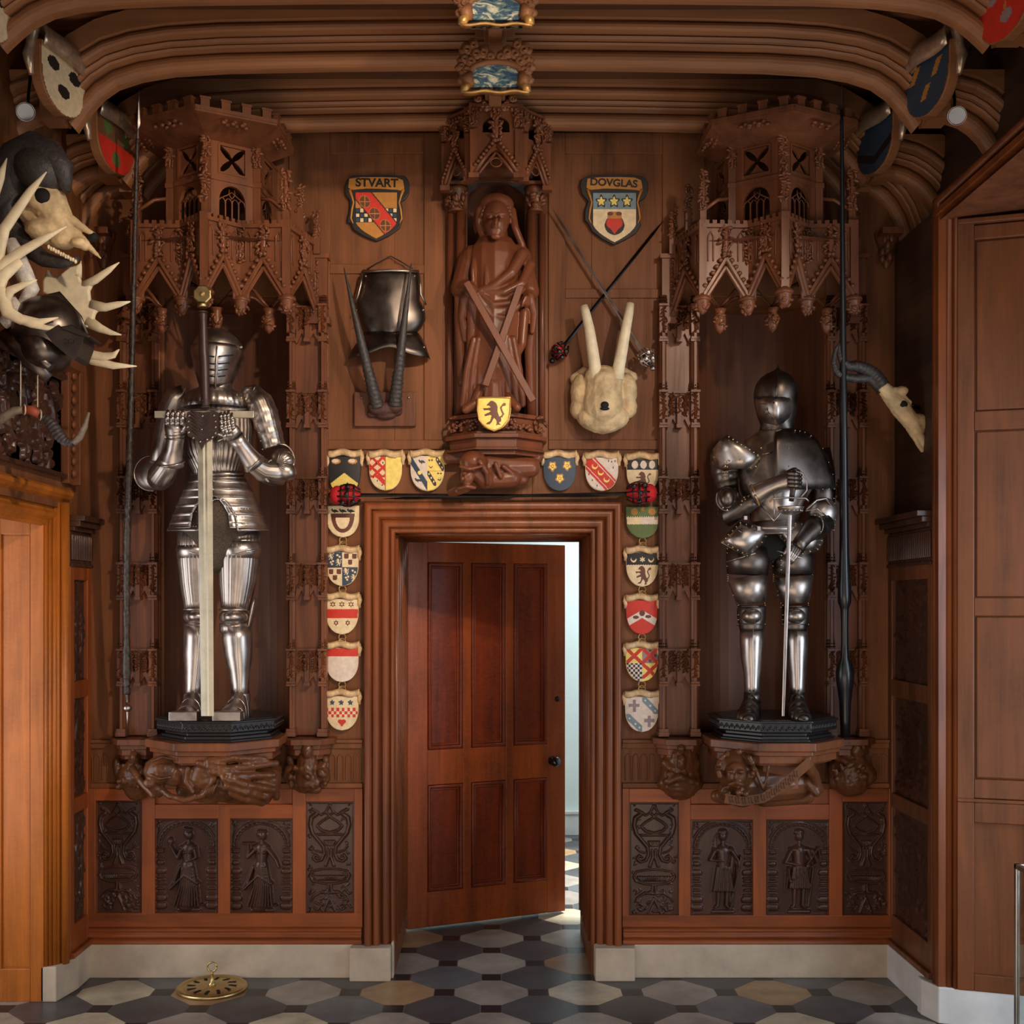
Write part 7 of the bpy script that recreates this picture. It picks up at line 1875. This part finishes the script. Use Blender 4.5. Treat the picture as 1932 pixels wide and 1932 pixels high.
for k in range(12): x = 92+k*4.6; b.ell(P(x, 466+k*2.4+(k % 2), D+.055-.001*k), (3.0*K(D), .009, 4.2*K(D)), 8, 6)
obj('teeth', b, M_antl, r)
b = MB()
wt(b, [(128, 362, D+.04), (118, 322, D+.05), (92, 294, D+.04), (62, 284, D+.02), (35, 300, D+.0), (15, 340, D-.02), (8, 390, D-.04), (20, 430, D-.04), (45, 462, D-.02), (85, 490, D), (120, 497, D+.02), (148, 488, D+.04)], [6, 24, 32, 36, 38, 36, 30, 24, 19, 15, 11, 5], 22, .8)
b.ell(P(78, 322, D+.02), (52*K(D), .09, 42*K(D)), 24, 14, 0, Matrix.Rotation(.5, 3, 'Y'))
obj('horn', b, M_horn, r)
r = thing('moose_antlers', 'pale spreading antlers with many pointed tines on the left wall', 'antlers', P(40, 560, .7)[:])
D = .78
palm = [(88, 506), (97, 520), (106, 523), (116, 515), (131, 503), (143, 500), (152, 494), (148, 510), (152, 530), (161, 536), (175, 533), (168, 548), (170, 566), (182, 577), (200, 578), (180, 588), (176, 600), (182, 612), (165, 618), (150, 612), (136, 586), (112, 566), (80, 552), (80, 530)]
b = MB(); b.pp(palm, D+.012, D-.012); obj('palm', b, M_antl, r, bevel=.008)
def tine(nm, pts, rad, fl=.7):
    b = MB(); wt(b, pts, rad, 12, fl); obj(nm, b, M_antl, r)
tine('tine', [(146, 522, D), (151, 505, D), (153, 492, D)], [9, 4, .6]); tine('tine', [(155, 540, D), (180, 528, D+.01), (205, 510, D+.02), (225, 495, D+.03)], [8, 8, 6, 1])
tine('tine', [(172, 576, D), (200, 580, D+.01), (225, 574, D+.02), (246, 569, D+.03)], [11, 8, 6, 1.2]); tine('tine', [(165, 606, D), (190, 620, D), (210, 628, D+.01), (229, 632, D+.02)], [12, 8, 5, 1])
tine('tine', [(142, 655, D-.02), (165, 668, D-.02), (195, 673, D-.01), (215, 670, D), (225, 659, D+.01)], [9, 9, 8, 6, 1.2]); tine('tine', [(150, 664, D-.04), (175, 680, D-.03), (215, 690, D-.01), (258, 691, D)], [6, 9, 7, 1])
D = 1.16
tine('tine', [(-6, 505, D), (0, 468, D), (8, 432, D), (30, 400, D), (58, 360, D), (88, 324, D)], [12, 11, 11, 10, 8, 1.2]); tine('tine', [(-8, 540, D), (5, 500, D), (35, 478, D), (75, 455, D), (126, 427, D)], [12, 12, 10, 8, 1]); tine('tine', [(-12, 370, D), (0, 335, D), (13, 298, D)], [10, 9, 1]); tine('tine', [(-10, 560, D), (4, 520, D), (40, 492, D)], [14, 14, 8])
tine('beam', [(-10, 530, D), (5, 560, D), (15, 590, D), (40, 603, D), (75, 608, D), (110, 599, D)], [14, 13, 13, 10, 7, 1]); tine('tine', [(8, 572, D), (20, 548, D), (45, 537, D), (70, 528, D)], [10, 9, 6, 1]); tine('tine', [(30, 600, D), (60, 612, D), (90, 619, D), (120, 620, D)], [8, 7, 5, 1])
b = MB(); wt(b, [(18, 455, 1.06), (30, 480, 1.06), (45, 515, 1.06), (60, 545, 1.06), (45, 575, 1.06)], [13, 16, 17, 14, 12], 16); wt(b, [(10, 560, 1.08), (35, 590, 1.08), (5, 610, 1.08)], [16, 18, 12], 14); obj('skull_piece', b, M_bonew, r)
r = thing('burgonet_helmet', 'black steel visored helmet seen from the side among the antlers', 'helmet', P(90, 715, .8)[:])
D = 1.02
M_ = Matrix.Rotation(.35, 3, 'Y')
b = MB(); b.ell(P(92, 622, D), (68*K(D), .13, 62*K(D)), 32, 20, 0, M_); wt(b, [(30, 605, D+.02), (70, 565, D+.02), (110, 556, D+.02), (150, 600, D+.02), (165, 632, D+.02)], [3, 6, 7, 6, 2], 10, .5)
obj('skull_plate', b, S_blk, r)
b = MB()
vs = []; q1 = [(108, 600), (125, 625), (142, 650), (168, 640), (170, 632)]
b.pp([(85, 628), (110, 612), (128, 624), (156, 634), (156, 645), (146, 672), (138, 678), (128, 672), (100, 648)], D+.145, D+.02)
for k in range(9): b.ell(P(124+(k % 5)*5, 640+(k//5)*6+k % 2*2, D+.148), (.0022, .003, .0022), 6, 5, 1)  # tiny dark beads give the shade of visor holes
obj('visor', b, [S_blk, M_shade], r, bevel=.012)
b = MB(); b.pp([(112, 616), (135, 612), (172, 634), (166, 637), (150, 634), (118, 622)], D+.15, D+.02); obj('peak', b, S_blk, r, bevel=.004)
b = MB(); b.ell(P(88, 662, D+.01), (44*K(D), .12, 40*K(D)), 26, 16, 0, Matrix.Rotation(.6, 3, 'Y')); wt(b, [(50, 640, D+.06), (70, 672, D+.08), (96, 694, D+.08)], [8, 9, 8], 12); obj('cheek_plate', b, S_blk, r)
b = MB(); wt(b, [(6, 628, D+.02), (30, 652, D+.05), (60, 682, D+.06), (92, 715, D+.04)], [12, 15, 14, 11], 14, .5); obj('neck_guard', b, S_blk, r)
r = thing('horn_bow', 'twisted horn bow with red wrapping hung on cords at the left edge', 'bow', P(60, 838, .7)[:])
D = 1.10
b = MB(); wt(b, [(-10, 802, D), (10, 785, D), (28, 775, D), (48, 773, D)], [8, 9, 8, 6.5], 14); obj('limb', b, M_horng, r)
b = MB(); pts = []; rr = []
ctl = [(76, 783), (90, 792), (102, 806), (112, 822), (124, 834), (140, 838)]
for i in range(5):
    for t in range(8):
        s = t/8; pts.append((ctl[i][0]+(ctl[i+1][0]-ctl[i][0])*s, ctl[i][1]+(ctl[i+1][1]-ctl[i][1])*s, D)); rr.append((6+5*math.sin(PI*(i*8+t)/40))*(1+.10*math.sin((i*8+t)*1.9)))
wt(b, pts, rr, 12); obj('twisted_limb', b, M_horn, r)
b = MB(); wt(b, [(138, 836, D), (150, 825, D), (160, 805, D), (168, 778, D)], [6.5, 7, 5.5, 2], 12); obj('tip', b, M_horng, r)
b = MB(); wt(b, [(46, 773, D), (60, 774, D), (76, 783, D)], [8.5, 9.5, 7.5], 14); obj('red_wrapping', b, M_red, r)
b = MB()
for x in (39, 71): b.tube(pt([(x, 660 if x < 50 else 700, D-.03), (x, 768, D)]), .0022, 6)
for x, y in ((46, 773), (76, 783)): b.tube([P(x+2*math.cos(a), y+9*math.sin(a), D+9*K(D)*math.cos(a)) for a in [2*PI*k/16 for k in range(17)]], .003, 6)
obj('cord', b, M_cord, r)
# right antelope skull
r = thing('antelope_skull', 'pale antelope skull with twisted dark horns on the right wall', 'skull', P(1700, 860, .3)[:])
D = .36
blob('skull', [(c_, (1668, 733, D), (1700, 770, D), 13, 19), (c_, (1700, 772, D), (1730, 810, D), 18, 15), (c_, (1722, 800, D), (1757, 858, D), 12, 4), (c_, (1690, 770, D), (1740, 850, D), 7, 4), (E, (1700, 738, D+.01), (14, 12, 9)), (E, (1735, 800, D), (18, 14, 20)), (c_, (1690, 736, D+.02), (1716, 760, D+.01), 6, 5)], M_bone, r, .004, 3, (.006, .02), D)
b = MB(); b.ell(P(1704, 764, D+.030), (9*K(D), .016, 9*K(D)), 14, 10); obj('eye_socket', b, M_shade, r)  # flush dark ellipsoid as the shade of an uncut socket
b = MB()
for k in range(8): b.ell(P(1748+k*.8, 782+k*5.2, D+.015), (.008, .008, .006), 6, 5)
obj('teeth', b, M_antl, r)
for ctl, q0 in (([(1668, 736), (1655, 714), (1640, 700), (1617, 691), (1600, 690), (1588, 678), (1584, 655), (1593, 625)], 14), ([(1660, 732), (1640, 715), (1610, 714), (1588, 709), (1577, 698), (1573, 680), (1577, 660), (1585, 645)], 9)):
    b = MB(); pts = []; rr = []; n = len(ctl)-1
    for i in range(n):
        p0, p1, p2, p3 = ctl[max(i-1, 0)], ctl[i], ctl[i+1], ctl[min(i+2, n)]
        for t in range(10):
            s = t/10; f = lambda k: .5*((2*p1[k])+(-p0[k]+p2[k])*s+(2*p0[k]-5*p1[k]+4*p2[k]-p3[k])*s*s+(-p0[k]+3*p1[k]-3*p2[k]+p3[k])*s**3)
            T_ = (i*10+t)/(n*10); pts.append((f(0), f(1), D-.01+.03*T_)); rr.append((q0*(1-T_)**.7+1)*(1+.07*math.sin((i*10+t)*2.0)))
    wt(b, pts, rr, 14); obj('horn', b, M_horn, r)
b = MB(); b.tube([P(1712, 762, D-.03), Vector((1.90, -D+.05, P(1712, 768, D).z))], .009, 8); obj('wall_bracket', b, S_dark, r)

# ---- floor vent, ceiling lamps, showcase
r = thing('floor_vent', 'round brass floor vent with upright ring handle in front of the left plinth', 'vent', (-1.287, -.196, 0))
b = MB(); c = (-1.287, -.196, 0); b.lathe(c, [(.12, .001), (.158, .002), (.160, .010), (.152, .018), (.140, .016), (.136, .010), (.128, .012), (.10, .016), (.03, .020), (.0, .020)], 48); obj('rim', b, M_brass, r)
b = MB()
for k in range(12):
    a = 2*PI*k/12; u = Vector((math.cos(a), math.sin(a), 0)); v = Vector((-math.sin(a), math.cos(a), 0)); q = Vector(c)+Vector((0, 0, .0175))
    b.add([q+u*.045, q+u*.085+v*.012, q+u*.115+v*.004, q+u*.112-v*.010, q+u*.08-v*.004], [(0, 1, 2, 3, 4)])
obj('slot', b, M_shade, r)  # flat dark faces painting the shade inside the slots
b = MB(); b.lathe(c, [(.018, .018), (.018, .026), (.008, .032), (.006, .07), (.009, .073), (.005, .078)], 14)
b.tube([(c[0]+.021*math.cos(t), c[1], .100+.021*math.sin(t)) for t in [2*PI*k/20 for k in range(21)]], .004, 8); obj('ring_handle', b, M_brass, r)
for px, py, D, lab in ((48, 211, 1.0, 'small chrome spotlight under the upper left ceiling rib'), (1806, 218, 1.05, 'small chrome spotlight under the upper right ceiling rib')):
    r = thing('spotlight', lab, 'spotlight', P(px, py, D)[:], 'chrome ceiling spotlights')
    s = 1 if px > 900 else -1
    T = Matrix.Translation(P(px, py, D)) @ Matrix.Rotation(s*.7, 4, 'Y') @ Matrix.Rotation(PI-.75, 4, 'X')
    b = MB(T); b.lathe((0, 0, 0), [(.014, -.05), (.026, -.035), (.034, .0), (.036, .004), (.033, .003), (.024, -.02), (.0, -.03)], 24); b.box(-.003, .003, -.03, .03, -.012, -.008); obj('housing', b, S_brt, r)
    b = MB(T); b.lathe((0, 0, 0), [(.031, .001), (.031, -.001), (.022, -.012), (.0, -.018)], 20); obj('reflector', b, steel('bright_reflector', (84, 87, 94), .16), r)
    b = MB(); A = P(px, py, D); b.tube([A+Vector((0, .03, .03)), A+Vector((s*.03, .10, .10)), A+Vector((s*.03, .14, .26))], .006, 8); obj('stem', b, S_dark, r)
r = thing('showcase', 'metal edged glass showcase cut off at the lower right edge', 'display case', (2.12, -1.45, 0))
b = MB(); x0, x1, y0, y1, zt = 1.872, 2.45, -1.75, -1.30, .815
for x in (x0, x1):
    for y in (y0, y1): b.box(x, x+.018, y, y+.018, 0, zt)
for z in (0, zt-.018):
    for y in (y0, y1): b.box(x0, x1+.018, y, y+.018, z, z+.018)
    for x in (x0, x1): b.box(x, x+.018, y0, y1+.018, z, z+.018)
obj('frame', b, S_brt, r, bevel=.002)
gm, nt, gb = base_mat('case_glass'); gb.inputs['Transmission Weight'].default_value = 1; gb.inputs['Roughness'].default_value = .02; gb.inputs['Base Color'].default_value = (.85, .95, .92, 1); gb.inputs['IOR'].default_value = 1.45
b = MB(); b.box(x0+.005, x1+.012, y0+.004, y0+.010, .018, zt-.018); b.box(x0+.004, x0+.010, y0+.018, y1, .018, zt-.018); obj('glass', b, gm, r)
